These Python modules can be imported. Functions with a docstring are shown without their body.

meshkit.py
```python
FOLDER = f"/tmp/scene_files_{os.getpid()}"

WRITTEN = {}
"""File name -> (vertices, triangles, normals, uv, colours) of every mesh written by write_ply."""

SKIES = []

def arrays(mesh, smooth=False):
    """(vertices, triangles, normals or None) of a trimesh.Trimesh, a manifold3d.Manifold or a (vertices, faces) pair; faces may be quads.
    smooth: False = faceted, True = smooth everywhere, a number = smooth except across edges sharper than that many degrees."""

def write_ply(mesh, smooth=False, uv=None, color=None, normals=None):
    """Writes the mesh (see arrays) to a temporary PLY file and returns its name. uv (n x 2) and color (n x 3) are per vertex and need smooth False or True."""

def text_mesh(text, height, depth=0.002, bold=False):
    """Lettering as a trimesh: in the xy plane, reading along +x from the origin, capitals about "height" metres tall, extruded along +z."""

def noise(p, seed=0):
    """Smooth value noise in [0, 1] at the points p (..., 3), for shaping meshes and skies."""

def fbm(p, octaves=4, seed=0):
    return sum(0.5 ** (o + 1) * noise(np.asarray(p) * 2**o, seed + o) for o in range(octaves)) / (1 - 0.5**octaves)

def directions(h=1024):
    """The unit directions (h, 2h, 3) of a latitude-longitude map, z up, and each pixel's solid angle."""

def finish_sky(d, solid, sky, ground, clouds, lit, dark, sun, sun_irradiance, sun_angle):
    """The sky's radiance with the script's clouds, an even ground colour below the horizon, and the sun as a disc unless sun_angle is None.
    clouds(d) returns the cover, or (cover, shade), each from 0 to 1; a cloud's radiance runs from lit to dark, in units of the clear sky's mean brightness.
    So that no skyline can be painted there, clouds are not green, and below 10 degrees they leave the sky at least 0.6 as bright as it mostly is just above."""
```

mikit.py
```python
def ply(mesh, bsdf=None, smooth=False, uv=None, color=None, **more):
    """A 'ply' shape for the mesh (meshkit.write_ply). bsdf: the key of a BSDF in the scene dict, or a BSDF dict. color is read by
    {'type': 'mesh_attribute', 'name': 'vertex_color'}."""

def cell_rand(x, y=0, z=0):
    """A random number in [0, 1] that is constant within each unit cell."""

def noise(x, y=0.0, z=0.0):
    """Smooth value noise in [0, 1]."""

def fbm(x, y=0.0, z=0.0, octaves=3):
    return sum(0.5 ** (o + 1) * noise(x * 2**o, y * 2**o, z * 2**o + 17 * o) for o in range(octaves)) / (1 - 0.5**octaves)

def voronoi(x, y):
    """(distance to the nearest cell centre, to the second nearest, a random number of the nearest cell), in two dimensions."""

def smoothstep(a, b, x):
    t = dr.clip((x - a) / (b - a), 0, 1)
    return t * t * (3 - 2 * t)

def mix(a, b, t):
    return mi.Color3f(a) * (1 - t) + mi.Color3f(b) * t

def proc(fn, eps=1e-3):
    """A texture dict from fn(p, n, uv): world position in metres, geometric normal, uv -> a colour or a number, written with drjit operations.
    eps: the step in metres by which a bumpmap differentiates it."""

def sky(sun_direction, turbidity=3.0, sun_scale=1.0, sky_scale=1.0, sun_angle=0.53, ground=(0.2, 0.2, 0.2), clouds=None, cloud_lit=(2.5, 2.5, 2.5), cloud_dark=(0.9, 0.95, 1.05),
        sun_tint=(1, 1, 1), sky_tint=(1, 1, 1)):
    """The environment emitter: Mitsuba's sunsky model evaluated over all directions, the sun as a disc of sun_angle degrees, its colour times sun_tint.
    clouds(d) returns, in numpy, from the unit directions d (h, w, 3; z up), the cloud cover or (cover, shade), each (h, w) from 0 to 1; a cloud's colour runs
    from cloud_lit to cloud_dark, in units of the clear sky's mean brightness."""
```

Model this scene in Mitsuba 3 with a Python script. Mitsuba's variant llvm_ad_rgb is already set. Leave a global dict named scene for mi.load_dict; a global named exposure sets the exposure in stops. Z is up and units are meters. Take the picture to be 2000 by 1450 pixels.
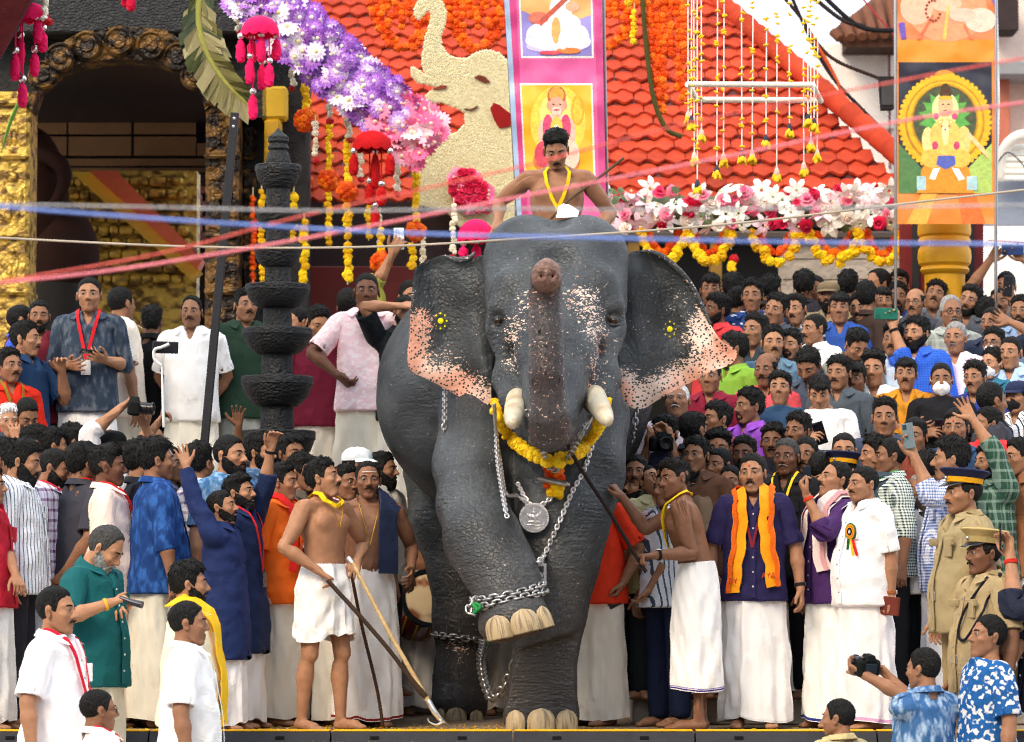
import math, os
import numpy as np, trimesh, shapely, drjit as dr, mitsuba as mi, mikit, meshkit, manifold3d as m3
from shapely.geometry import Polygon, LineString, Point, box as sbox
from shapely.ops import unary_union
from scipy.spatial import cKDTree

T = mi.ScalarTransform4f
scene, labels = {}, {}

# ---------------------------------------------------------------- camera, sky, exposure
CAM_Z, FPX, PX0, PY0 = 0.70, 6600.0, 1000.0, 725.0      # eye 0.70 m above the elephant's ground, focal length in pixels of a 2000 wide picture
HORIZON = 1194.0
PITCH = math.atan((HORIZON - PY0) / FPX)
scene['view'] = {'type': 'thinlens', 'fov': math.degrees(2 * math.atan(1000.0 / FPX)), 'fov_axis': 'x', 'aperture_radius': 0.017, 'focus_distance': 20.4,
                   'to_world': T().look_at([0, 0, CAM_Z], [0, math.cos(PITCH), CAM_Z + math.sin(PITCH)], [0, 0, 1]), 'near_clip': 0.1, 'far_clip': 2000.0}
scene['sky'] = mikit.sky([-0.42, -0.66, 0.62], turbidity=3, sun_scale=0.30, sun_angle=24, clouds=lambda d: 1.0, cloud_lit=(2.42, 2.6, 2.85), ground=(0.3, 0.27, 0.24), sun_tint=(1.0, 0.98, 0.96), sky_tint=(.95, 1.0, 1.07))
exposure = 2.85


def at(px, py, d):
    """The world point at distance d (metres along y) that stands at photograph pixel px, py."""
    u, v = (px - PX0) / FPX, (PY0 - py) / FPX
    fy, fz = math.cos(PITCH) - v * math.sin(PITCH), math.sin(PITCH) + v * math.cos(PITCH)
    k = d / fy
    return np.array([u * k, d, CAM_Z + fz * k])


def mpp(d):
    return d / FPX      # metres per photograph pixel at distance d


# ---------------------------------------------------------------- names, colours
_count = {}


def key(name, parent=None):
    k = name if parent is None else parent + '__' + name
    n = _count.get(k, 0)
    _count[k] = n + 1
    return k if n == 0 else f'{k}_{n:03d}'


def tag(k, label, cat=None, group=None, kind=None):
    labels[k] = {a: b for a, b in (('label', label), ('category', cat), ('group', group), ('kind', kind)) if b}
    return k


def pack(c):
    """A colour (sRGB hex or linear triple) as one number that survives interpolation: 6 bits a channel, square-root coded."""
    if isinstance(c, str):
        c = [int(c[i:i + 2], 16) / 255 for i in (0, 2, 4)]
        c = [x / 12.92 if x < 0.04045 else ((x + 0.055) / 1.055) ** 2.4 for x in c]
    q = [int(round(63 * math.sqrt(min(max(x, 0), 1)))) for x in c]
    return q[0] * 4096 + q[1] * 64 + q[2] + 0.5


def unpack(u):
    u = mi.Float(u)
    r = dr.floor(u / 4096.0)
    g = dr.floor((u - r * 4096.0) / 64.0)
    b = dr.floor(u - r * 4096.0 - g * 64.0)
    return mi.Color3f(dr.square(r / 63.0), dr.square(g / 63.0), dr.square(b / 63.0))


def put(k, mesh, bsdf, c=None, c2=None, smooth=40, uv=None, to_world=None):
    """One shape of the scene. c, c2: colours carried in uv (see pack)."""
    more = {} if to_world is None else {'to_world': to_world}
    v, f, n = meshkit.arrays(mesh, smooth)
    if uv is None and c is not None:
        a = pack(c)
        uv = np.tile([[a, a if c2 is None else pack(c2)]], (len(v), 1))
    path = meshkit.write_ply((v, f), False, uv, None, normals=n)
    scene[k] = {'type': 'ply', 'filename': path, 'face_normals': n is None, 'bsdf': {'type': 'ref', 'id': bsdf}, **more}
    return k


def again(k, src, to_world=None):
    d = dict(scene[src])
    if to_world is not None:
        d['to_world'] = to_world
    scene[k] = d
    return k


# ---------------------------------------------------------------- materials
def two(b):
    return {'type': 'twosided', 'b': b}


def princ(fn, rough=0.6, spec=0.5, bump=None, bs=0.002, **kw):
    b = {'type': 'principled', 'base_color': mikit.proc(fn), 'roughness': rough, 'specular': spec, **kw}
    if bump is not None:
        b = {'type': 'bumpmap', 'scale': bs, 'tex': mikit.proc(bump, 2e-3), 'b': b}
    return two(b)


def dusty(c, p, s=6.0, a=0.25):
    return c * (1 - a + 2 * a * mikit.fbm(p.x * s, p.y * s, p.z * s, 3))


def skin_col(p, n, uv):
    # u: tone 0 fair .. 1 dark; v: darkening (lips, creases, shaved beard), negative on palms
    u, v = uv.x, uv.y
    c = mikit.mix((0.52, 0.265, 0.15), (0.12, 0.050, 0.030), dr.clip(u, 0, 1))
    c = c * (0.86 + 0.28 * mikit.fbm(p.x * 30, p.y * 30, p.z * 30, 2))
    d = dr.clip(v, -1, 1.5)
    c = dr.select(d > 0, c * (1 - 0.62 * dr.minimum(d, 1)) + mi.Color3f(0.012, 0.0, 0.001) * dr.minimum(d, 1), c * (1 + d * -0.0) + (mi.Color3f(0.5, 0.3, 0.21) - c) * -0.55 * d)
    return c


scene['skin'] = princ(skin_col, 0.52, 0.24)


def wrinkle(p, n, uv):
    return mikit.fbm(p.x * 9, p.y * 9, p.z * 5, 3) + 0.10 * mikit.noise(p.x * 90, p.y * 90, p.z * 90)


def cloth(fn, rough=0.8, bs=0.03):
    return princ(fn, rough, 0.2, wrinkle, bs, sheen=0.2)


scene['cloth'] = cloth(lambda p, n, uv: dusty(unpack(uv.x), p, 5, 0.06))


def lines(x, w):
    f = dr.abs(x - dr.floor(x) - 0.5)
    return dr.select(f > 0.5 - w, 1.0, 0.0)


def pat(mask, **kw):
    def fn(p, n, uv):
        h, m = p.x + 0.6 * p.y, None
        m = mask(h, p.z, p)
        return dusty(mikit.mix(unpack(uv.x), unpack(uv.y), dr.clip(m, 0, 1)), p, 5, 0.06)
    return cloth(fn, **kw)


scene['cloth_check'] = pat(lambda x, z, p: 0.5 * lines(x * 55, .25) + 0.5 * lines(z * 55, .25))
scene['cloth_plaid'] = pat(lambda x, z, p: 0.6 * lines(x * 16, .14) + 0.6 * lines(z * 16, .14) + 0.3 * lines(x * 16 + .4, .05))
scene['cloth_stripe'] = pat(lambda x, z, p: lines(x * 36, .14))
scene['cloth_floral'] = pat(lambda x, z, p: mikit.smoothstep(.52, .60, mikit.fbm(p.x * 38, p.y * 38 + 5, p.z * 38, 2)))
scene['cloth_dots'] = pat(lambda x, z, p: dr.select(mikit.voronoi(x * 24, z * 24)[0] < .17, 1.0, 0.0))
scene['cloth_crinkle'] = pat(lambda x, z, p: mikit.smoothstep(.4, .75, mikit.fbm(p.x * 40, p.y * 40, p.z * 14, 3)), bs=0.02)
scene['hair'] = princ(lambda p, n, uv: unpack(uv.x) * (0.5 + 1.0 * mikit.noise(p.x * 150, p.y * 150, p.z * 60)), 0.55, 0.12,
                      lambda p, n, uv: mikit.fbm(p.x * 170, p.y * 170, p.z * 60, 2), 0.012)
scene['paint'] = princ(lambda p, n, uv: dusty(unpack(uv.x), p, 7, 0.12), 0.5, 0.4)
scene['gloss'] = princ(lambda p, n, uv: unpack(uv.x), 0.22, 0.5)
scene['matte'] = princ(lambda p, n, uv: dusty(unpack(uv.x), p, 9, 0.2), 0.85, 0.2)
scene['metal'] = princ(lambda p, n, uv: unpack(uv.x), 0.28, 0.5, metallic=1.0)
# ---------------------------------------------------------------- mesh tools
def rotm(axis, ang):
    a = np.asarray(axis, float) / np.linalg.norm(axis)
    K = np.array([[0, -a[2], a[1]], [a[2], 0, -a[0]], [-a[1], a[0], 0]])
    return np.eye(3) + math.sin(ang) * K + (1 - math.cos(ang)) * K @ K


def rot_between(a, b):
    a, b = np.asarray(a, float) / np.linalg.norm(a), np.asarray(b, float) / np.linalg.norm(b)
    c = np.cross(a, b)
    s = np.linalg.norm(c)
    if s < 1e-8:
        return np.eye(3) if a @ b > 0 else rotm([0, 1, 0], math.pi)
    return rotm(c / s, math.atan2(s, a @ b))


def mat4(R=None, t=(0, 0, 0), s=1.0):
    m = np.eye(4)
    m[:3, :3] = (np.eye(3) if R is None else R) * s
    m[:3, 3] = t
    return m


def tw(R=None, t=(0, 0, 0), s=1.0):
    return T(mat4(R, t, s).tolist())


def cat(ms):
    V, F, o = [], [], 0
    for m in ms:
        v, f = (np.asarray(m[0]), np.asarray(m[1])) if isinstance(m, tuple) else (np.asarray(m.vertices), np.asarray(m.faces))
        if f.shape[1] == 4:
            f = np.vstack([f[:, [0, 1, 2]], f[:, [0, 2, 3]]])
        V.append(v); F.append(f + o); o += len(v)
    return trimesh.Trimesh(np.vstack(V), np.vstack(F), process=False)


def moved(m, R=None, t=(0, 0, 0), s=1.0):
    v = (np.asarray(m.vertices) * s) @ (np.eye(3) if R is None else R).T + np.asarray(t)
    return trimesh.Trimesh(v, m.faces, process=False)


def bx(x0, x1, y0, y1, z0, z1, b=0.0):
    """A box, its edges chamfered by b."""
    if b <= 0:
        m = trimesh.creation.box((x1 - x0, y1 - y0, z1 - z0))
        m.apply_translation(((x0 + x1) / 2, (y0 + y1) / 2, (z0 + z1) / 2))
        return m
    pts = []
    for sx in (0, 1):
        for sy in (0, 1):
            for sz in (0, 1):
                c = np.array([(x0, x1)[sx], (y0, y1)[sy], (z0, z1)[sz]])
                d = np.array([1 - 2 * sx, 1 - 2 * sy, 1 - 2 * sz]) * b
                for k in range(3):
                    q = c + d
                    q[k] = c[k]
                    pts.append(q)
    return hull(pts)


def hull(pts):
    m = m3.Manifold.hull_points(np.asarray(pts, float)).to_mesh()
    return trimesh.Trimesh(np.asarray(m.vert_properties[:, :3], float), np.asarray(m.tri_verts), process=False)


def lathe(prof, n=32, c=(0, 0, 0)):
    """Revolves [(r, z), ...] about z."""
    p = np.asarray(prof, float)
    a = np.arange(n) * 2 * math.pi / n
    v = np.stack([p[:, None, 0] * np.cos(a), p[:, None, 0] * np.sin(a), np.repeat(p[:, 1:2], n, 1)], -1).reshape(-1, 3)
    f = []
    for i in range(len(p) - 1):
        for j in range(n):
            k = (j + 1) % n
            f.append([i * n + j, i * n + k, (i + 1) * n + k, (i + 1) * n + j])
    return cat([(v + np.asarray(c), np.array(f))])


def tube(path, r, n=8, cap=True, flat=1.0):
    """A tube of radius r (number or per point) along path."""
    p = np.asarray(path, float)
    r = np.broadcast_to(np.asarray(r, float), (len(p),))
    t = np.gradient(p, axis=0)
    t /= np.linalg.norm(t, axis=1, keepdims=True) + 1e-12
    a = np.cross(t[0], [0, 0, 1.0] if abs(t[0][2]) < 0.9 else [1.0, 0, 0])
    A = []
    for i in range(len(p)):
        a = a - t[i] * (a @ t[i])
        a = a / (np.linalg.norm(a) + 1e-12)
        A.append(a)
    A = np.array(A)
    B = np.cross(t, A)
    g = np.arange(n) * 2 * math.pi / n
    v = p[:, None] + r[:, None, None] * (np.cos(g)[None, :, None] * A[:, None] + flat * np.sin(g)[None, :, None] * B[:, None])
    f = []
    for i in range(len(p) - 1):
        for j in range(n):
            k = (j + 1) % n
            f.append([i * n + j, i * n + k, (i + 1) * n + k])
            f.append([i * n + j, (i + 1) * n + k, (i + 1) * n + j])
    v = v.reshape(-1, 3)
    if cap:
        o = len(v)
        v = np.vstack([v, p[:1], p[-1:]])
        for j in range(n):
            k = (j + 1) % n
            f.append([o, k, j])
            f.append([o + 1, (len(p) - 1) * n + j, (len(p) - 1) * n + k])
    return trimesh.Trimesh(v, np.array(f), process=False)


def curve(pts, n=24):
    """A smooth curve through the points (Catmull-Rom)."""
    p = np.asarray(pts, float)
    p = np.vstack([2 * p[0] - p[1], p, 2 * p[-1] - p[-2]])
    out = []
    m = len(p) - 3
    for s in np.linspace(0, m - 1e-9, n):
        i = int(s)
        t = s - i
        a, b, c, d = p[i:i + 4]
        out.append(0.5 * ((2 * b) + (c - a) * t + (2 * a - 5 * b + 4 * c - d) * t * t + (3 * b - a - 3 * c + d) * t ** 3))
    return np.array(out)


def slab(poly, depth, R=None, t=(0, 0, 0)):
    """A shapely polygon in x, z extruded along +y by depth."""
    ms = []
    for g in getattr(poly, 'geoms', [poly]):
        if g.is_empty or g.area < 1e-9:
            continue
        m = trimesh.creation.extrude_polygon(g, depth, engine='earcut')
        v = np.asarray(m.vertices)
        ms.append(trimesh.Trimesh(np.stack([v[:, 0], depth - v[:, 2], v[:, 1]], 1), np.asarray(m.faces), process=False))
    return moved(cat(ms), R, t)


def nets(fn, axes):
    """Naive surface nets of the field fn(P) < 0 on the grid of the three coordinate arrays (they may be unevenly spaced)."""
    X, Y, Z = axes
    nx, ny, nz = len(X), len(Y), len(Z)
    P = np.stack(np.meshgrid(X, Y, Z, indexing='ij'), -1).reshape(-1, 3).astype(np.float32)
    D = np.concatenate([fn(P[i:i + 400000]) for i in range(0, len(P), 400000)]).reshape(nx, ny, nz)
    G = P.reshape(nx, ny, nz, 3)
    s = D < 0
    acc = np.zeros((nx - 1, ny - 1, nz - 1, 3), np.float32)
    cnt = np.zeros((nx - 1, ny - 1, nz - 1), np.float32)
    for ax in range(3):
        lo = [slice(None)] * 3; hi = [slice(None)] * 3
        lo[ax] = slice(0, -1); hi[ax] = slice(1, None)
        a, b = D[tuple(lo)], D[tuple(hi)]
        cr = (a < 0) != (b < 0)
        t = np.where(cr, a / np.where(cr, a - b, 1), 0)[..., None]
        q = G[tuple(lo)] + (G[tuple(hi)] - G[tuple(lo)]) * t
        o1, o2 = [k for k in range(3) if k != ax]
        for d1 in (0, 1):
            for d2 in (0, 1):
                src = [slice(None)] * 3
                n1, n2 = (nx, ny, nz)[o1], (nx, ny, nz)[o2]
                src[o1] = slice(d1, n1 - 1 + d1)
                src[o2] = slice(d2, n2 - 1 + d2)
                c = cr[tuple(src)]
                acc += np.where(c[..., None], q[tuple(src)], 0)
                cnt += c
    ok = cnt > 0
    idx = -np.ones(ok.shape, np.int64)
    idx[ok] = np.arange(ok.sum())
    V = acc[ok] / cnt[ok][:, None]
    F = []
    for ax in range(3):
        o1, o2 = [k for k in range(3) if k != ax]
        lo = [slice(1, -1)] * 3; hi = [slice(1, -1)] * 3
        lo[ax] = slice(0, -1); hi[ax] = slice(1, None)
        a, b = s[tuple(lo)], s[tuple(hi)]
        for neg in (True, False):
            i = np.argwhere((a & ~b) if neg else (~a & b))
            if not len(i):
                continue
            i = i + np.array([0 if k == ax else 1 for k in range(3)])
            e1, e2 = np.zeros(3, int), np.zeros(3, int)
            e1[o1] = 1; e2[o2] = 1
            quad = [idx[tuple((i - e).T)] for e in (e1 + e2, e2, 0 * e1, e1)]
            q = np.stack(quad, 1)
            if neg ^ (ax == 1):
                q = q
            else:
                q = q[:, ::-1]
            F.append(q)
    F = np.vstack(F)
    F = F[(F >= 0).all(1)]
    return V.astype(float), np.vstack([F[:, [0, 1, 2]], F[:, [0, 2, 3]]])


def simplified(v, f, tol):
    m = m3.Manifold(m3.Mesh(np.asarray(v, np.float32), np.asarray(f, np.uint32)))
    if m.is_empty():
        return v, f
    o = m.simplify(tol).to_mesh()
    return np.asarray(o.vert_properties[:, :3], float), np.asarray(o.tri_verts)


def spaced(*runs):
    """Grid coordinates: runs of (start, end, step)."""
    out = []
    for a, b, s in runs:
        out.append(np.linspace(a, b, max(2, int(round((b - a) / s)) + 1))[(1 if out else 0):])
    return np.concatenate(out)


# distance fields
def smin(a, b, k):
    h = np.clip(0.5 + 0.5 * (b - a) / k, 0, 1)
    return b * (1 - h) + a * h - k * h * (1 - h)


def cone(P, a, b, ra, rb):
    a, b = np.asarray(a, np.float32), np.asarray(b, np.float32)
    d = b - a
    t = np.clip(((P - a) @ d) / max(d @ d, 1e-12), 0, 1)
    return np.linalg.norm(P - a - t[:, None] * d, axis=1) - (ra + (rb - ra) * t)


def ell(P, c, r, R=None):
    q = P - np.asarray(c, np.float32)
    if R is not None:
        q = q @ R
    r = np.asarray(r, np.float32)
    k0 = np.linalg.norm(q / r, axis=1)
    k1 = np.linalg.norm(q / (r * r), axis=1)
    return k0 * (k0 - 1) / np.maximum(k1, 1e-9)


def sstep(a, b, x):
    t = np.clip((x - a) / (b - a), 0, 1)
    return t * t * (3 - 2 * t)


def taubin(v, f, n=6):
    from scipy.sparse import coo_matrix, diags
    e = np.vstack([f[:, [0, 1]], f[:, [1, 2]], f[:, [2, 0]]])
    e = np.vstack([e, e[:, ::-1]])
    A = coo_matrix((np.ones(len(e)), (e[:, 0], e[:, 1])), shape=(len(v), len(v))).tocsr()
    A.data[:] = 1
    dg = np.asarray(A.sum(1)).ravel()
    A = diags(1 / np.maximum(dg, 1)) @ A
    v = np.array(v, float)
    on = (dg > 0)[:, None]
    for i in range(n):
        v = v + .5 * (A @ v - v) * on
        v = v - .53 * (A @ v - v) * on
    return v


def vnorm(v, f):
    n = np.zeros_like(v)
    c = np.cross(v[f[:, 1]] - v[f[:, 0]], v[f[:, 2]] - v[f[:, 0]])
    for k in range(3):
        np.add.at(n, f[:, k], c)
    return n / (np.linalg.norm(n, axis=1, keepdims=True) + 1e-12)
STEP_RUN, STEP_RISE, STAIR_Y0 = 0.50, 0.16, 20.95
LEFT_STEPS = ((21.3, .16), (21.8, .32), (22.2, .48), (22.5, .64), (22.75, .80), (23.0, .96), (23.2, 1.25))
# ---------------------------------------------------------------- the place: ground, steps, temple, houses
def struct(name, mesh, bsdf, c=None, smooth=False, **kw):
    k = put(key(name), mesh, bsdf, c, smooth=smooth, **kw)
    labels[k] = {'kind': 'structure'}
    return k


def ground_col(p, n, uv):
    a = mikit.fbm(p.x * 2.2, p.y * 2.2, 0, 4)
    b = mikit.noise(p.x * 60, p.y * 60, 3)
    return mikit.mix((.15, .105, .075), (.27, .205, .15), a) * (.75 + .5 * b)


scene['earth'] = princ(ground_col, .9, .2, lambda p, n, uv: mikit.fbm(p.x * 40, p.y * 40, 0, 3), .02)
scene['road_top'] = princ(lambda p, n, uv: mikit.mix((.20, .19, .18), (.30, .28, .26), mikit.fbm(p.x * 5, p.y * 5, 1, 4)), .9, .2)
scene['concrete'] = princ(lambda p, n, uv: mikit.mix((.52, .47, .42), (.66, .61, .56), mikit.fbm(p.x * 4, p.y * 4, p.z * 4, 4)), .85, .2)
scene['stone'] = princ(lambda p, n, uv: mikit.mix((.30, .26, .22), (.46, .41, .35), mikit.fbm(p.x * 5, p.y * 5, p.z * 9, 4)), .85, .2, lambda p, n, uv: mikit.fbm(p.x * 30, p.y * 30, p.z * 30, 3), .02)
scene['black_stone'] = princ(lambda p, n, uv: mikit.mix((.006, .007, .008), (.024, .026, .029), mikit.fbm(p.x * 14, p.y * 14, p.z * 20, 4)), .5, .45, lambda p, n, uv: mikit.fbm(p.x * 60, p.y * 60, p.z * 90, 3), .02)


def gold_col(p, n, uv):
    a = mikit.fbm(p.x * 14, p.y * 14, p.z * 16, 3)
    return mikit.mix((.16, .085, .015), (.70, .46, .08), mikit.smoothstep(.30, .62, a))


scene['gold'] = princ(gold_col, .42, .5, lambda p, n, uv: mikit.fbm(p.x * 24, p.y * 24, p.z * 26, 3), .03, metallic=.25)
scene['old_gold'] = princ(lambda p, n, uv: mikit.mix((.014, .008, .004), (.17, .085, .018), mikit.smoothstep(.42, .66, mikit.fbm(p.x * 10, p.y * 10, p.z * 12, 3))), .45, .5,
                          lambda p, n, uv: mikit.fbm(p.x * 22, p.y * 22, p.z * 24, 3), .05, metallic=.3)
scene['tile'] = princ(lambda p, n, uv: mikit.mix((.36, .030, .010), (.56, .070, .024), mikit.fbm(p.x * 9, p.y * 9, p.z * 9, 3)) * (.80 + .34 * mikit.cell_rand(uv.x * 97, uv.y * 89)) * (.72 + .4 * mikit.fbm(p.x * 1.3, p.y * 1.3, p.z * 2.1 + 4, 3)), .8, .2)
scene['plaster'] = princ(lambda p, n, uv: dusty(unpack(uv.x), p, 1.6, .10) * (.93 + .1 * mikit.noise(p.x * 40, p.y * 40, p.z * 40)), .85, .2)

# ground: one sheet to the horizon, the raised forecourt on it, a pale ledge along its front
struct('road', bx(-400, 400, -60, 900, -1.3, -.95), 'road_top')
struct('forecourt', bx(-16, 16, 19.62, 60, -.949, 0.0), 'earth')
struct('ledge', bx(-16, 16, 19.303, 19.617, -.949, -.052, .01), 'concrete')
for i in range(10):
    struct('stair_step', bx(.75, 9, STAIR_Y0 + i * STEP_RUN, STAIR_Y0 + (i + 1) * STEP_RUN + (.0 if i < 9 else 4), .004, (i + 1) * STEP_RISE, .006), 'stone')
for (q, z), (q2, _) in zip(LEFT_STEPS[:-1], LEFT_STEPS[1:]):
    struct('low_step', bx(-9, -.78, q, q2 - .003, .004, z, .006), 'stone')
for x0, x1 in ((-9, -1.70), (2.25, 9)):      # two lower steps down to the road on either side
    struct('side_step', bx(x0, x1, 18.95, 19.30 if x0 > 0 else 19.30, -.949, -.53, .006), 'concrete')
    struct('side_step', bx(x0, x1, 18.60, 18.947, -.949, -.72, .006), 'concrete')
struct('temple_floor', bx(-12, .2, 23.2, 31, .004, 1.25, .01), 'stone')

# cable protectors along the edge: dark rubber with a yellow lid
for i in range(8):
    x0, x1 = -4.15 + i * 1.04, -4.15 + i * 1.04 + 1.03
    k = put(key('cable_protector'), hull([(x, y, z) for x in (x0, x1) for y, z in ((19.36, -.05), (19.60, -.05), (19.42, .012), (19.56, .012))]), 'matte', '34373c', smooth=False)
    tag(k, 'dark rubber cable protector with yellow lid, ' + ('just outside the left edge', 'first from the left edge', 'second from the left edge', 'under the left handler', 'under the planted elephant foot', 'under the scarf wearer', 'under the rosette wearer', 'at the right end')[i], 'cable protector', 'cable protectors along the edge')
    put(key('lid', k), bx(x0 + .004, x1 - .004, 19.425, 19.555, .0125, .021, .003), 'matte', 'e0a818', smooth=False)
    for a in (.22, .72):
        put(key('notch', k), bx(x0 + a, x0 + a + .05, 19.375, 19.40, -.032, -.012), 'matte', '101114', smooth=False)

# petals and grains strewn on the ground
rs = np.random.default_rng(5)
V, Fq = [], []
for i in range(1500):
    x, y = rs.normal(-1.0, .8) if i % 3 else rs.uniform(-4, 4), 19.66 + abs(rs.normal(0, .55))
    if i % 5 == 0:
        x, y = rs.normal(-.95, .35), 19.1 + rs.uniform(0, .25)
    z = .004 if y > 19.62 else -.048
    a, r = rs.uniform(0, 6.3), rs.uniform(.006, .014)
    c, s = math.cos(a) * r, math.sin(a) * r
    o = len(V)
    V += [(x + c, y + s, z), (x - s, y + c, z + .006), (x - c, y - s, z), (x + s, y - c, z + .004)]
    Fq += [[o, o + 1, o + 2], [o, o + 2, o + 3]]
k = put(key('fallen_petals'), (np.array(V), np.array(Fq)), 'matte', 'f0b81a')
tag(k, 'yellow marigold petals strewn on the brown ground near the edge', 'petals', kind='stuff')

# ---- temple hall: walls, tiled roof
RD0, RD1 = 28.6, 32.4        # distance of the eave and of the top of the visible slope
EAVE, TOP = at(0, 392, RD0)[2], at(0, -40, RD1)[2]
roof_n = np.array((0, -(TOP - EAVE), RD1 - RD0)); roof_n /= np.linalg.norm(roof_n)
up = np.array((0, RD1 - RD0, TOP - EAVE)); SL = np.linalg.norm(up); up /= SL
hall = key('temple_hall')
tag(hall, 'temple hall with red fish scale tiled roof and dark open front behind the crowd', 'temple')
hipA, hipB = at(1394, 0, RD1 - .38), at(1768, 322, RD0 + .25)


def on_roof(x, s):
    return np.array((x, RD0, EAVE)) + up * s


xl = at(575, 0, 30)[0]
xr_eave, xr_top = at(1790, 392, RD0)[0], at(1340, -40, RD1)[0]
put(key('roof', hall), hull([(xl, RD0, EAVE), (xr_eave, RD0, EAVE), (xr_top, RD1, TOP), (xl, RD1, TOP), (xl, RD0, EAVE - .06), (xr_eave, RD0, EAVE - .06), (xr_top, RD1, TOP - .06), (xl, RD1, TOP - .06)]), 'paint', '4a120e', smooth=False)
TWD, TH = 36 * mpp(30.2), SL / 19.5


def tile_mesh():
    """A fish-scale roof tile: a thin plate, its lower edge bowed, curved across, lapping over the row below."""
    n = 8
    pts = []
    for j in range(n + 1):
        u = -1 + 2 * j / n
        pts.append((u * TWD * .5, -TH * .44 * (math.cos(u * math.pi) * .5 + .5) * 1.0, .022 * math.cos(u * math.pi / 2) + .020))
    top = [(x, TH * 1.02, -.004) for x, _, _ in pts]
    low = [(x, y + .002, z - .028) for x, y, z in pts]
    V = np.array(pts + top + low)
    m = n + 1
    q = []
    for j in range(n):
        q += [[j, j + 1, m + j + 1, m + j], [2 * m + j, 2 * m + j + 1, j + 1, j]]
    return cat([(V, np.array(q))])


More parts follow.
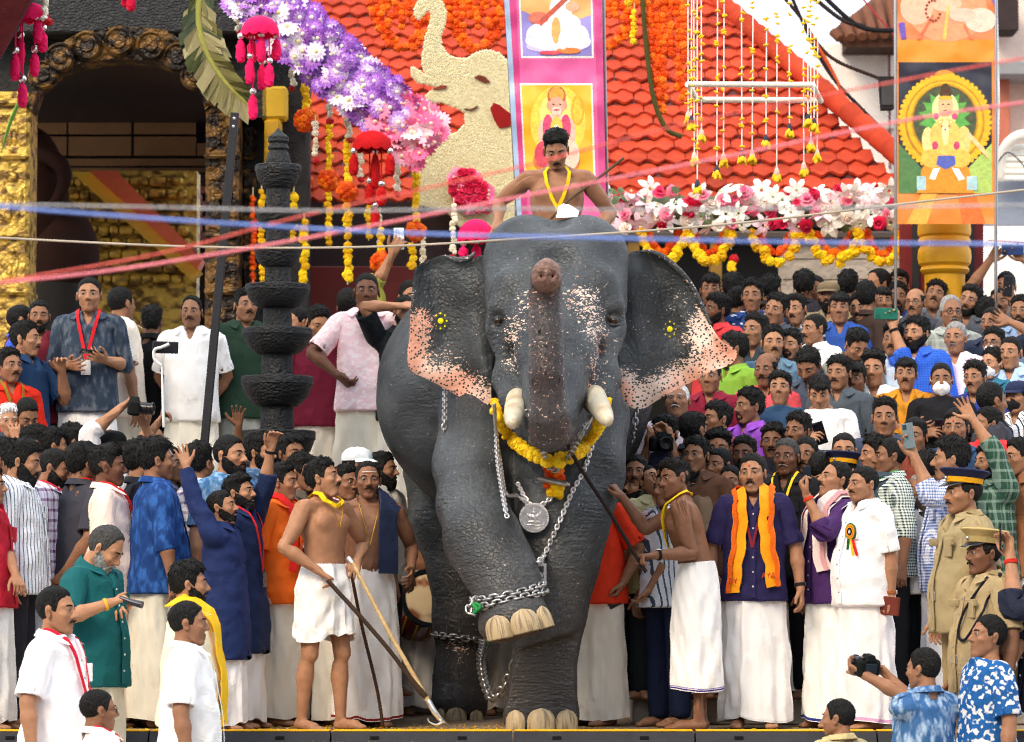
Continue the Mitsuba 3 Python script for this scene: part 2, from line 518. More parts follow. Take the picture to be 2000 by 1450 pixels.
TM = tile_mesh()
Rroof = np.stack([np.array((1, 0, 0)), up, roof_n], 1)
rest, ntile, rdt = [], 0, np.random.default_rng(41)
tmv = moved(TM, Rroof)
hipdir = (hipB - hipA)
for r in range(20):
    s = r * TH
    y = on_roof(0, s)
    for c in range(60):
        x = xl + (c + .5 * (r % 2)) * TWD
        p = on_roof(x, s + .02)
        t = (p[1] - RD0) / (RD1 - RD0)
        if x > xr_eave + (xr_top - xr_eave) * t + .02:
            continue
        px, py = PX0 + FPX * p[0] / p[1], HORIZON - FPX * (p[2] - CAM_Z) / p[1]
        seen = (px > 1165 and py < 405) and ntile < 300
        m = moved(tmv, rotm(roof_n, rdt.normal() * .022), p + rdt.normal(size=3) * .004)
        if seen:
            put(key('tile', hall + '__roof'), m, 'tile', smooth=40, uv=np.tile([[c * .0137 + .3, r * .031 + .2]], (len(meshkit.arrays(m, 40)[0]), 1)))
            ntile += 1
        else:
            rest.append(m)
k = put(key('tile_rest', hall + '__roof'), cat(rest), 'tile', smooth=40, uv=None)
scene[k]['bsdf'] = {'type': 'ref', 'id': 'tile'}
labels[k] = {'kind': 'stuff'}
for i in range(15):      # ridge caps down the hip
    a, b = hipA + hipdir * (i / 15 * 1.03 - .03), hipA + hipdir * ((i + 1.12) / 15 * 1.03 - .03)
    put(key('ridge_cap', hall + '__roof'), tube([a + (0, 0, .035), a * .5 + b * .5 + (0, 0, .03), b + (0, 0, .022)], [.098, .092, .074], 12), 'tile', smooth=50, uv=np.tile([[i * .07, .4]], (12 * 3 + 2, 1)) if False else None)
for kk in [q for q in scene if q.startswith(hall + '__roof__ridge_cap')] + [k]:
    vv, ff, nn, _, cc_ = meshkit.WRITTEN[scene[kk]['filename']]
    pth = meshkit.write_ply((vv, ff), False, np.tile([[.31 + .013 * int((kk[-3:] if kk[-3:].isdigit() else '0')), .27]], (len(vv), 1)), None, normals=nn)
    scene[kk]['filename'] = pth
# front wall under the eave: dark openings between piers, a pale stone stretch to the right
def wall(px0, px1, py0, py1, d, dep, bs, c, name='wall', b=.0):
    a, e = at(px0, py0, d), at(px1, py1, d)
    return put(key(name, hall), bx(a[0], e[0], d, d + dep, e[2], a[2], b), bs, c, smooth=False)


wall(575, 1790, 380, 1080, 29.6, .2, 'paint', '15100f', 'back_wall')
wall(1523, 1775, 462, 1100, 28.0, .2, 'stone', None, 'stone_wall')
wall(1180, 1780, 452, 466, 27.9, .25, 'paint', '4a4038', 'beam', .01)
for px in (1238, 1400, 1770):
    wall(px - 13, px + 13, 466, 1100, 27.95, .2, 'paint', '8a6a2c', 'pier', .01)
for i, py in enumerate((505, 545, 585)):
    wall(1530, 1750, py, py + 2, 27.994, .02, 'matte', '5a4f45', 'wall_joint')
wall(560, 1185, 395, 1200, 27.4, .2, 'paint', '240d0b', 'side_wall')
wall(595, 990, 520, 1100, 27.3, .06, 'paint', '5c120f', 'red_door', .01)

# ---- gateway with the arch (left)
gate = key('temple_gateway')
tag(gate, 'dark temple gateway at left with gold clad pillars and carved arch', 'gateway')
GD = 26.0


def G(name, px0, px1, py0, py1, d, dep, bs, c=None, b=0.0, parent=None, sm=False):
    a, e = at(px0, py0, d), at(px1, py1, d)
    return put(key(name, gate if parent is None else parent), bx(a[0], e[0], d, d + dep, e[2], a[2], b), bs, c, smooth=sm)


def gpoly(pts, d):
    return Polygon([at(a, b, d)[[0, 2]] for a, b in pts])


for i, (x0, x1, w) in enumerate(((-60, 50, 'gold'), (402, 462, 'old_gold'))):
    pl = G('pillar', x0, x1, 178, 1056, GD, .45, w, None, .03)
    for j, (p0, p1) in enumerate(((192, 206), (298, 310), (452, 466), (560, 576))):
        G('moulding', x0 - 4, x1 + 5, p0, p1, GD - .05, .55, w, None, .02, pl)
    for j, (p0, p1) in enumerate(((214, 290), (318, 444), (474, 552))):      # carved figures: a niche with a little figure in relief
        cx = (x0 + x1) / 2 if i else 24
        c = at(cx, (p0 + p1) / 2, GD)
        s = (p1 - p0) * mpp(GD)
        fig = cat([moved(trimesh.creation.icosphere(subdivisions=2), None, c + np.array(o) * s, 1) for o in ()] + [
            trimesh.Trimesh(np.asarray(trimesh.creation.icosphere(subdivisions=2).vertices) * np.array(r) * s + c + np.array(o) * s, trimesh.creation.icosphere(subdivisions=2).faces)
            for o, r in (((0, 0, .28), (.09, .08, .10)), ((0, 0, .05), (.15, .08, .17)), ((.12, 0, -.02), (.05, .06, .16)), ((-.12, 0, -.02), (.05, .06, .16)), ((.06, 0, -.25), (.07, .07, .20)), ((-.06, 0, -.25), (.07, .07, .20)))])
        put(key('carved_figure', pl), fig, w, None, smooth=True)
G('lintel', -80, 520, -60, 66, GD + .02, .5, 'old_gold', None, .02)
scene[gate + '__lintel']['bsdf'] = {'type': 'ref', 'id': 'black_stone'}
arch_o = [(52, 205), (64, 150), (96, 98), (150, 66), (235, 50), (320, 58), (374, 88), (402, 140), (412, 205)]
arch_i = [(400, 215), (392, 168), (368, 140), (300, 120), (232, 114), (160, 122), (100, 148), (72, 180), (62, 215)]
bow = slab(gpoly(arch_o + arch_i, GD - .02), .35, None, (0, GD - .02, 0))
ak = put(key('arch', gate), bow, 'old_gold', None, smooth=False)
for j in range(7):       # roundels on the arch
    a = math.radians(20 + j * 23.3)
    c = at(233 - 158 * math.cos(a), 182 - 100 * math.sin(a), GD - .03)
    put(key('roundel', ak), cat([moved(lathe([(.001, .05), (.05, .05), (.06, .03), (.085, .03), (.10, .05), (.12, .02), (.12, -.02)], 18), rotm([1, 0, 0], math.pi / 2), c)]), 'old_gold', None, smooth=40)
spand = gpoly([(-60, 40), (520, 40), (520, 230), (414, 230), (412, 180)] + [(402, 138), (374, 86), (320, 56), (235, 48), (150, 64), (96, 96), (62, 150), (50, 230), (-60, 230)], GD + .3)
put(key('spandrel', gate), slab(spand, .15, None, (0, GD + .3, 0)), 'black_stone', None, smooth=False)
# carved side wall right of the opening
sw = G('side_wall', 455, 600, 30, 1056, GD + .5, .3, 'old_gold', None, .02)
scene[sw]['bsdf'] = {'type': 'ref', 'id': 'black_stone'}
G('gold_post', 508, 560, 168, 232, GD + .3, .2, 'paint', 'd9b02a', .02)
G('gold_post', 516, 548, 232, 330, GD + .3, .2, 'paint', 'c89f24', .02)
for j in range(4):
    G('niche', 470, 500, 240 + j * 90, 310 + j * 90, GD + .42, .12, 'old_gold', None, .03)

# unseen roof slab, added over the passage to darken it
a_, b_ = at(-160, 0, 26.6), at(520, 0, 26.6)
put(key('roof', gate), bx(a_[0] - 2, b_[0], 26.5, 32, at(0, 96, 26.5)[2], at(0, 70, 26.5)[2], .02), 'paint', '1c1a1c')

# what shows through the arch: a panelled wall, a carved gold wall, a stair with a red slope
inn = key('inner_shrine')
tag(inn, 'beige panelled inner shrine wall seen through the dark arch', 'shrine')
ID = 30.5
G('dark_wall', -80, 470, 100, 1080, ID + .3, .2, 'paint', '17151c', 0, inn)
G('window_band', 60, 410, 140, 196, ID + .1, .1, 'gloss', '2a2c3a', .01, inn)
for (x0, x1, y0, y1) in ((300, 378, 188, 205), (382, 410, 188, 205), (52, 130, 208, 226), (134, 256, 208, 262), (262, 356, 210, 226), (52, 130, 231, 262), (262, 382, 231, 262), (52, 130, 267, 304), (134, 256, 267, 304), (262, 382, 267, 304), (385, 404, 280, 304), (90, 404, 310, 324), (90, 404, 328, 336)):
    G('panel', x0, x1, y0, y1, ID + .05, .03, 'paint', 'a07a58', .003, inn)
G('beam', 240, 408, 338, 361, ID - .1, .1, 'paint', '3a2f33', .01, inn)
for r in range(8):
    for c in range(4):
        G('brick', 262 + c * 37 - (r % 2) * 14, 262 + c * 37 + 34 - (r % 2) * 14, 363 + r * 15, 376 + r * 15, ID - .05, .1, 'paint', 'c98a86' if (r + c) % 3 else 'b4716f', .008, inn)
gw = G('gold_wall', 0, 380, 334, 1075, 29.0, .3, 'gold', None, 0, inn)
rs = np.random.default_rng(3)
for r in range(9):
    x = 76
    while x < 350:
        w = rs.uniform(14, 38)
        G('block', x, min(x + w - 3, 372), 345 + r * 24, 345 + r * 24 + rs.uniform(14, 21), 28.93 - rs.uniform(0, .03), .08, 'gold', None, .015, gw)
        x += w
st = slab(gpoly([(140, 336), (176, 336), (392, 530), (372, 545)], 28.6), .25, None, (0, 28.6, 0))
put(key('yellow_rail', inn), st, 'paint', 'e8b830', smooth=False)
put(key('red_slope', inn), slab(gpoly([(176, 334), (228, 334), (395, 505), (385, 526)], 28.5), .3, None, (0, 28.5, 0)), 'paint', 'e2633a', smooth=False)
# statue of an elephant's head, dark, in the passage
stt = cat([tube(curve([at(40, 330, 27.5), at(78, 303, 27.4), at(116, 320, 27.3), at(126, 350, 27.3), at(114, 385, 27.3), at(98, 402, 27.3)], 24), np.interp(np.linspace(0, 1, 24), [0, .3, 1], [.13, .075, .035]), 12)])
stt = trimesh.util.concatenate([stt, trimesh.Trimesh(np.asarray(trimesh.creation.icosphere(subdivisions=3).vertices) * (.30, .35, .62) + at(62, 395, 27.6), trimesh.creation.icosphere(subdivisions=3).faces),
                                trimesh.Trimesh(np.asarray(trimesh.creation.icosphere(subdivisions=3).vertices) * (.42, .4, .55) + at(95, 510, 27.7), trimesh.creation.icosphere(subdivisions=3).faces)])
k = put(key('statue'), stt, 'matte', '2a1710', smooth=True)
tag(k, 'dark brown elephant statue with raised curling trunk inside the gateway', 'statue')
put(key('plinth', k), lathe([(.5, 1.26), (.5, 1.5), (.42, 1.55), (.42, at(0, 560, 27.7)[2])], 24, (at(95, 0, 27.7)[0], 27.7, 0)), 'paint', '1a100c', smooth=30)

# canopy corner, top left: dark red cloth
k = put(key('canopy'), hull([at(-40, -40, 20.5), at(82, -40, 20.5), at(-40, 190, 20.5), at(84, -30, 22.4), at(-30, 150, 22.4), at(10, 95, 20.5)]), 'cloth', '3a0508', smooth=False)
tag(k, 'dark red cloth canopy corner hanging at the upper left', 'canopy')

# ---- houses on the right
hs = key('white_house')
tag(hs, 'white plastered house with brown tiled eave behind the loudspeaker', 'house')


def H(name, px0, px1, py0, py1, d, dep, bs, c=None, b=0.0, parent=None):
    a, e = at(px0, py0, d), at(px1, py1, d)
    return put(key(name, parent or hs), bx(a[0], e[0], d, d + dep, e[2], a[2], b), bs, c, smooth=False)


H('wall', 1585, 1760, 85, 1400, 36, .3, 'plaster', 'efeae2')
ev = [at(1622, 62, 35), at(1650, 92, 35), at(1800, 92, 35), at(1800, -60, 36.5), at(1760, -30, 36.2)]
put(key('roof', hs), hull([*ev, at(1622, 70, 35.2), at(1800, 84, 35.1), at(1790, -70, 36.8)]), 'matte', '5b3a2a', smooth=False)
for i in range(7):
    a, b = at(1626 + i * 22, 62 - i * 14, 34.95 + i * .2), at(1640 + i * 22, 76 - i * 2, 34.9)
    put(key('roof_tile', hs), tube([a, b], .05, 8), 'matte', '6b4430', smooth=40)
H('soffit', 1655, 1760, 66, 90, 35.4, .6, 'matte', '3a2c26')
H('gutter_pipe', 1735, 1741, 95, 330, 35.9, .06, 'paint', '6a4a44')
H('sill', 1700, 1750, 242, 252, 35.9, .12, 'plaster', 'd8d3cc', .01)
h2 = key('pink_house')
tag(h2, 'pale pink house with grey concrete ledges at the right edge', 'house')
H('wall', 1930, 2120, -60, 1400, 34, .3, 'plaster', 'e9cfc2', 0, h2)
H('ledge', 1938, 2120, 120, 146, 33.4, .6, 'plaster', '8d8f94', .01, h2)
H('brown_column', 1944, 1974, 146, 352, 33.7, .3, 'paint', 'b9694f', .01, h2)
H('grey_wall', 1925, 2120, 352, 442, 33.5, .4, 'plaster', '7d8798', .01, h2)
H('white_wall', 1900, 2120, 442, 1400, 33.0, .4, 'plaster', 'f4f2ee', .01, h2)
H('dark_eave', 1944, 1990, -10, 60, 33.5, .4, 'matte', '3c3330', .01, h2)
for i in range(6):
    H('louvre', 1962, 2010, 282 + i * 12, 291 + i * 12, 33.2 + .02 * (i % 2), .1, 'paint', 'f2f0ea', .01, h2)
put(key('duct', h2), tube(curve([at(1952, 352, 33.3), at(1958, 300, 33.2), at(1985, 268, 33.1), at(2030, 262, 33.1)], 16), .055, 10), 'paint', 'e8e6e0', smooth=True)

# loudspeaker
ls = key('loudspeaker')
c = at(1733, 183, 25.7)
put(ls, hull([c + np.array(q) for q in ((-.075, -.05, .125), (.075, -.05, .125), (-.055, -.05, -.125), (.05, -.05, -.125), (-.06, .1, .12), (.06, .1, .12), (-.045, .1, -.12), (.04, .1, -.12))]), 'matte', '26272b', smooth=False)
tag(ls, 'black loudspeaker box hung beside the right banner', 'loudspeaker')
put(key('grille', ls), bx(c[0] - .05, c[0] + .05, 25.64, 25.651, c[2] - .10, c[2] + .09, .004), 'matte', '4a4b50', smooth=False)
put(key('bracket', ls), tube([c + (.05, .05, .05), c + (.2, .12, .05)], .012, 8), 'matte', '1c1d20')

# unseen house blocks added round the viewer to close off low sky light
for nm, x0, x1, y0, y1, h, c, lb in (('street_house', -34, -9, -16, -10, 9.5, '807c78', 'unseen house block added as sky blocker behind the viewer at left'), ('street_house', -8.8, 12, -16, -10.4, 8.5, '807c78', 'unseen house block added as sky blocker straight behind the viewer'), ('street_house', 12.2, 36, -16, -10, 10, '807c78', 'unseen house block added as sky blocker behind the viewer at right'),
                                     ('street_house', -22, -14, -9, 17, 8.5, '807c78', 'long unseen house block added as sky blocker along the left side'), ('street_house', 14, 22, -9, 17, 8.5, '807c78', 'long unseen house block added as sky blocker along the right side')):
    k = key(nm)
    put(k, bx(x0, x1, y0, y1, -.949, h, .02), 'plaster', c, smooth=False)
    tag(k, lb, 'house', kind=None)
    put(key('roof', k), hull([(x0 - .5, y0 - .5, h + .01), (x1 + .5, y0 - .5, h + .01), (x0 - .5, y1 + .5, h + .01), (x1 + .5, y1 + .5, h + .01), ((x0 + x1) / 2 - .1, (y0 + y1) / 2, h + 1.6), ((x0 + x1) / 2 + .1, (y0 + y1) / 2, h + 1.6)]), 'matte', '6a3a2a', smooth=False)
# ---------------------------------------------------------------- the elephant
def E(px, py, d, r):
    return at(px, py, d), r * mpp(d)


def skin_elephant(p, n, uv):
    # uv.x: how much of the skin is unpigmented, uv.y: brown
    cl = mikit.fbm(p.x * 3.5, p.y * 3.5, p.z * 3.5, 4)
    base = mikit.mix((.022, .026, .030), (.062, .072, .081), mikit.smoothstep(.25, .75, cl))
    base = mikit.mix(base, (.050, .040, .035), mikit.smoothstep(1.5, 0.2, p.z) * .7)
    base = mikit.mix(base, mi.Color3f(.085, .036, .026) * (.4 + 1.2 * mikit.noise(p.x * 25, p.y * 8, p.z * 70)), dr.clip(uv.y, 0, 1) * .68)
    base = mikit.mix(base, mi.Color3f(.22, .115, .085) * (.6 + .7 * mikit.noise(p.x * 60, p.y * 60, p.z * 60)), dr.clip(uv.y - 1, 0, 1))
    crack = mikit.fbm(p.x * 60, p.y * 30, p.z * 95, 2)
    base = base * (.72 + .56 * crack)
    m = dr.clip(uv.x, 0, 1.2)
    nn = .5 * mikit.noise(p.x * 130, p.y * 50, p.z * 130) + .3 * mikit.noise(p.x * 52, p.y * 24, p.z * 52 + 9) + .2 * mikit.noise(p.x * 260, p.y * 60, p.z * 260)
    nn = dr.clip((nn - .5) * 1.7 + .5, 0, 1.1)
    pink = mikit.smoothstep(-.07, .07, m - nn)
    v = mikit.voronoi(p.x * 45, p.z * 45)
    dot = mikit.smoothstep(.17 + .17 * v[2], .11 + .17 * v[2], v[0]) * dr.select(v[2] > .2, 1.0, 0.0)
    pink = pink * (1 - dot * dr.select(m > .5, 1.0, 0.0))
    pc = mikit.mix((.80, .60, .50), (.80, .40, .29), mikit.smoothstep(.40, .66, mikit.fbm(p.x * 6, p.y * 3, p.z * 4, 2)))
    return mikit.mix(base, pc, pink)


def bump_elephant(p, n, uv):
    wob = 3 * mikit.noise(p.x * 7, p.y * 7, p.z * 7)
    a = mikit.noise(p.x * 22 + wob, p.y * 22, p.z * 105)
    b = mikit.fbm(p.x * 60, p.y * 60, p.z * 60, 3)
    c = mikit.noise(p.x * 9 + wob, p.y * 9, p.z * 44)
    low = mikit.smoothstep(2.2, 1.2, p.z)
    v = mikit.voronoi(p.x * 34 + p.y * 9 + wob * .3, p.z * 40 + p.y * 7)
    return (.12 + .30 * low) * a + .75 * b + (.12 + .40 * low) * c + .34 * mikit.smoothstep(0, .22, v[1] - v[0])


scene['elephant_skin'] = princ(skin_elephant, .44, .5, bump_elephant, .0095)


class Field:
    def __init__(s):
        s.ops = []

    def add(s, fn, lo, hi, k, sub=False):
        s.ops.append((fn, np.asarray(lo) - .22, np.asarray(hi) + .22, k, sub))

    def ball(s, e, k=.1, sub=False, squash=(1, 1, 1)):
        c, r = e
        q = np.array(squash) * r
        s.add((lambda P: ell(P, c, q)) if squash != (1, 1, 1) else (lambda P: np.linalg.norm(P - c.astype(np.float32), axis=1) - r), c - q, c + q, k, sub)

    def limb(s, *es, k=.06):
        for (a, ra), (b, rb) in zip(es[:-1], es[1:]):
            s.add(lambda P, a=a, b=b, ra=ra, rb=rb: cone(P, a, b, ra, rb), np.minimum(a - ra, b - rb), np.maximum(a + ra, b + rb), k)

    def limb_sub(s, a, b, k=.01):
        (a, ra), (b, rb) = a, b
        s.add(lambda P: cone(P, a, b, ra, rb), np.minimum(a - ra, b - rb), np.maximum(a + ra, b + rb), k, True)

    def __call__(s, P):
        d = np.full(len(P), .3, np.float32)
        for fn, lo, hi, k, sub in s.ops:
            on = ((P >= lo) & (P <= hi)).all(1)
            if on.any():
                q = fn(P[on])
                d[on] = -smin(-d[on], q, k) if sub else smin(d[on], q, k)
        return d


F = Field()
bc = at(1003, 770, 21.75)
F.add(lambda P: ell(P, bc, (.885, 1.25, .83)), bc - (.9, 1.3, .9), bc + (.9, 1.3, .9), .1)
# neck, shoulders, chest
F.limb(E(1085, 620, 20.55, 150), E(1045, 720, 21.3, 220), k=.2)
F.limb(E(1130, 820, 20.45, 100), E(1110, 920, 20.25, 104), E(1092, 1020, 20.1, 92), E(1085, 1104, 20.03, 80), E(1078, 1200, 20.0, 60), E(1068, 1270, 20.0, 55), E(1058, 1340, 20.0, 59), E(1057, 1382, 20.0, 66), k=.10)
cc = at(1060, 900, 20.75)
F.add(lambda P: ell(P, cc, (.50, .42, .58)), cc - .6, cc + .6, .15)
# the raised leg
F.limb(E(945, 820, 20.6, 88), E(930, 905, 20.35, 82), E(922, 985, 19.95, 66), E(945, 1055, 19.68, 74), E(970, 1102, 19.55, 69), E(990, 1140, 19.47, 61), E(998, 1168, 19.42, 63), k=.07)
F.limb_sub(E(1012, 930, 19.80, 8), E(1046, 1085, 19.72, 17), k=.04)
# hind legs
F.limb(E(905, 930, 22.4, 118), E(902, 1010, 22.3, 98), E(905, 1110, 22.2, 66), E(902, 1220, 22.15, 52), E(900, 1320, 22.1, 47), E(897, 1375, 22.05, 53), k=.10)
F.limb(E(1075, 930, 22.4, 118), E(1085, 1050, 22.3, 85), E(1090, 1180, 22.2, 56), E(1095, 1310, 22.1, 48), E(1096, 1378, 22.05, 52), k=.10)
# feet
for px, d, r in ((1057, 20.0, 74), (897, 22.0, 54), (1096, 22.0, 53)):
    c, rr = E(px, 1400, d, r)
    c[2] = 0.085
    F.add(lambda P, c=c, rr=rr: ell(P, c, (rr, rr * 1.05, .16)), c - rr, c + rr, .05)
sole_c, sole_n = at(1006, 1243, 19.32), np.array((.27, -.16, -1.0)) / np.linalg.norm((.27, -.16, -1.0))
fc = at(1004, 1212, 19.34)
F.add(lambda P: ell(P, fc, (.212, .215, .145), rot_between([0, 0, -1], sole_n)), fc - .26, fc + .26, .05)
# head
F.ball(E(1030, 507, 20.15, 87), .08)
F.ball(E(1142, 507, 20.15, 87), .085)
F.ball(E(1086, 590, 20.05, 138), .10, squash=(1, .95, 1.05))
F.ball(E(1086, 655, 19.85, 118), .07, squash=(1.02, .95, .95))
for s in (-1, 1):
    F.limb(E(1086 + s * 42, 528, 19.86, 30), E(1086 + s * 88, 556, 19.79, 31), E(1086 + s * 110, 600, 19.76, 22), E(1086 + s * 116, 640, 19.78, 18), k=.035)
    F.limb(E(1086 + s * 92, 585, 19.85, 34), E(1086 + s * 104, 640, 19.83, 26), E(1086 + s * 88, 735, 19.72, 36), E(1086 + s * 80, 778, 19.58, 34), k=.07)
    F.limb(E(1086 + s * 70, 560, 19.82, 34), E(1086 + s * 30, 625, 19.66, 40), k=.08)
    F.ball(E(1086 + s * 70, 680, 19.66, 20), .07, sub=True)
    F.ball(E(1086 + s * 112, 626, 19.70, 13), .03, sub=True)
    F.ball(E(1086 + s * 124, 720, 19.8, 26), .06, sub=True)
F.ball(E(1086, 430, 20.0, 14), .10, sub=True)
F.ball(E(1086, 505, 19.72, 30), .12, sub=True)
TR = [E(1086, 640, 19.72, 86), E(1085, 700, 19.55, 76), E(1082, 770, 19.33, 60), E(1078, 825, 19.05, 50), E(1074, 842, 18.86, 41), E(1071, 806, 18.72, 37.5), E(1068, 730, 18.68, 35.5), E(1066, 640, 18.70, 34.5),
      E(1065, 575, 18.71, 33), E(1066, 546, 18.66, 29)]
F.limb(*TR[:5], k=.05)
F.limb(*TR[4:], k=.012)
F.limb(E(1067, 543, 18.64, 31), E(1068, 541, 18.53, 29), k=.02)
F.limb(E(1068, 528, 18.60, 22), E(1068, 523, 18.55, 16), k=.035)
F.limb(E(1085, 810, 19.95, 62), E(1083, 858, 19.72, 46), E(1081, 872, 19.5, 28), k=.06)


def elephant_field(P):
    d = F(P)
    # folds: rings on the trunk and slow relief on the body
    n = meshkit.fbm(P * np.array((3.2, 3.2, 4.2)), 2, 3) - .5
    tr = sstep(19.5, 18.9, P[:, 1])
    rings = np.sin(P[:, 2] * 150 + 1.5 * np.sin(P[:, 0] * 12)) * tr * .0022
    d = d - .022 * n * (1 - tr) + rings
    d = np.maximum(d, -P[:, 2] + .004)
    return np.maximum(d, np.where(P[:, 1] < 19.9, (P - sole_c) @ sole_n, -9))


ex = spaced((-.98, 1.02, .0185))
ey = spaced((18.36, 20.75, .0185), (20.75, 23.15, .06))
ez = spaced((-.02, .30, .02), (.30, 1.05, .026), (1.05, 3.22, .019))
v, f = nets(elephant_field, (ex, ey, ez))
v = taubin(v, f, 2)
v, f = simplified(v, f, .0012)


def px_of(v):
    d = v - np.array((0, 0, CAM_Z))
    return d


def near_line(v, pts, d):
    q = np.array([at(x, y, d) for x, y in pts])[:, [0, 2]]
    L = LineString(q)
    return shapely.distance(shapely.points(v[:, [0, 2]]), L)


x, y, z = v.T
trunk = sstep(.05, -.02, np.min([cone(v, a, b, ra, rb) for (a, ra), (b, rb) in zip(TR[4:-1], TR[5:])], axis=0))
tipz = at(1066, 570, 18.7)[2]
face = np.zeros(len(v))
for px, py, d, r, amt in ((1140, 655, 19.6, 44, .58), (1138, 600, 19.6, 36, .62), (1140, 715, 19.5, 36, .55), (1013, 650, 19.6, 32, .50), (1022, 700, 19.6, 28, .48), (1150, 760, 19.5, 30, .42), (1030, 600, 19.6, 26, .40)):
    c, rr = E(px, py, d, r)
    face = np.maximum(face, amt * np.exp(-(((v - c) / rr) ** 2).sum(1) * .55) * (y < 20.1))
mask = np.maximum(face, .16 * trunk * (z < tipz))
knee, kr = E(897, 1262, 22.0, 22)
mask = np.maximum(mask, .42 * np.exp(-(((v - knee) / kr) ** 2).sum(1) * .6))
brown = np.maximum(trunk * (.55 + .35 * sstep(at(0, 620, 18.7)[2], tipz, z)), .35 * sstep(.16, .02, np.linalg.norm(v[:, [0, 2]] - at(1083, 862, 19.5)[[0, 2]], axis=1)) * (y < 19.9))
tc = at(1068, 540, 18.53)
tipm = sstep(.17, .07, np.linalg.norm(v - tc, axis=1))
brown = np.maximum(brown, 1.8 * tipm)
brown = np.maximum(brown, .8 * sstep(-.03, -.004, (v - sole_c) @ sole_n) * (y < 19.7) * (z < .75))
EL_K = put(key('elephant'), (v, f), 'elephant_skin', smooth=True, uv=np.stack([mask, brown], 1))
tag(EL_K, 'huge grey tusked elephant facing forward with curled trunk and one raised foreleg', 'elephant')


def sheet(poly, d, step, yfn, thick):
    """A flap of skin: a px outline at distance d, cut into small triangles, bent by yfn(x, z) and given thickness."""
    pts = np.array([at(a, b, d)[[0, 2]] for a, b in poly])
    pg = Polygon(curve(np.vstack([pts, pts[:1]]), 160)).buffer(0)
    b = np.array([pg.exterior.interpolate(s).coords[0] for s in np.arange(0, pg.length, step * .8)])
    x0, z0, x1, z1 = pg.bounds
    g = np.stack(np.meshgrid(np.arange(x0, x1, step), np.arange(z0, z1, step)), -1).reshape(-1, 2)
    inn = pg.buffer(-step * .6)
    g = g[shapely.contains_xy(inn, g[:, 0], g[:, 1])]
    q = np.vstack([b, g])
    from scipy.spatial import Delaunay
    t = Delaunay(q).simplices
    c = q[t].mean(1)
    t = t[shapely.contains_xy(pg, c[:, 0], c[:, 1])]
    a = q[t]
    cr = (a[:, 1, 0] - a[:, 0, 0]) * (a[:, 2, 1] - a[:, 0, 1]) - (a[:, 1, 1] - a[:, 0, 1]) * (a[:, 2, 0] - a[:, 0, 0])
    t[cr < 0] = t[cr < 0][:, ::-1]
    edge = shapely.distance(shapely.points(q), pg.exterior)
    Y = yfn(q[:, 0], q[:, 1], edge)
    th = thick * (.25 + .75 * sstep(0, .05, edge))
    n = len(q)
    V = np.vstack([np.stack([q[:, 0], Y - th / 2, q[:, 1]], 1), np.stack([q[:, 0], Y + th / 2, q[:, 1]], 1)])
    # faces: front looks to -y
    rim = np.stack([np.arange(len(b)), (np.arange(len(b)) + 1) % len(b)], 1)
    if not pg.exterior.is_ccw:
        rim = rim[:, ::-1]
    Fc = np.vstack([t, t[:, ::-1] + n, np.stack([rim[:, 0], rim[:, 0] + n, rim[:, 1] + n], 1), np.stack([rim[:, 0], rim[:, 1] + n, rim[:, 1]], 1)])
    return V, Fc


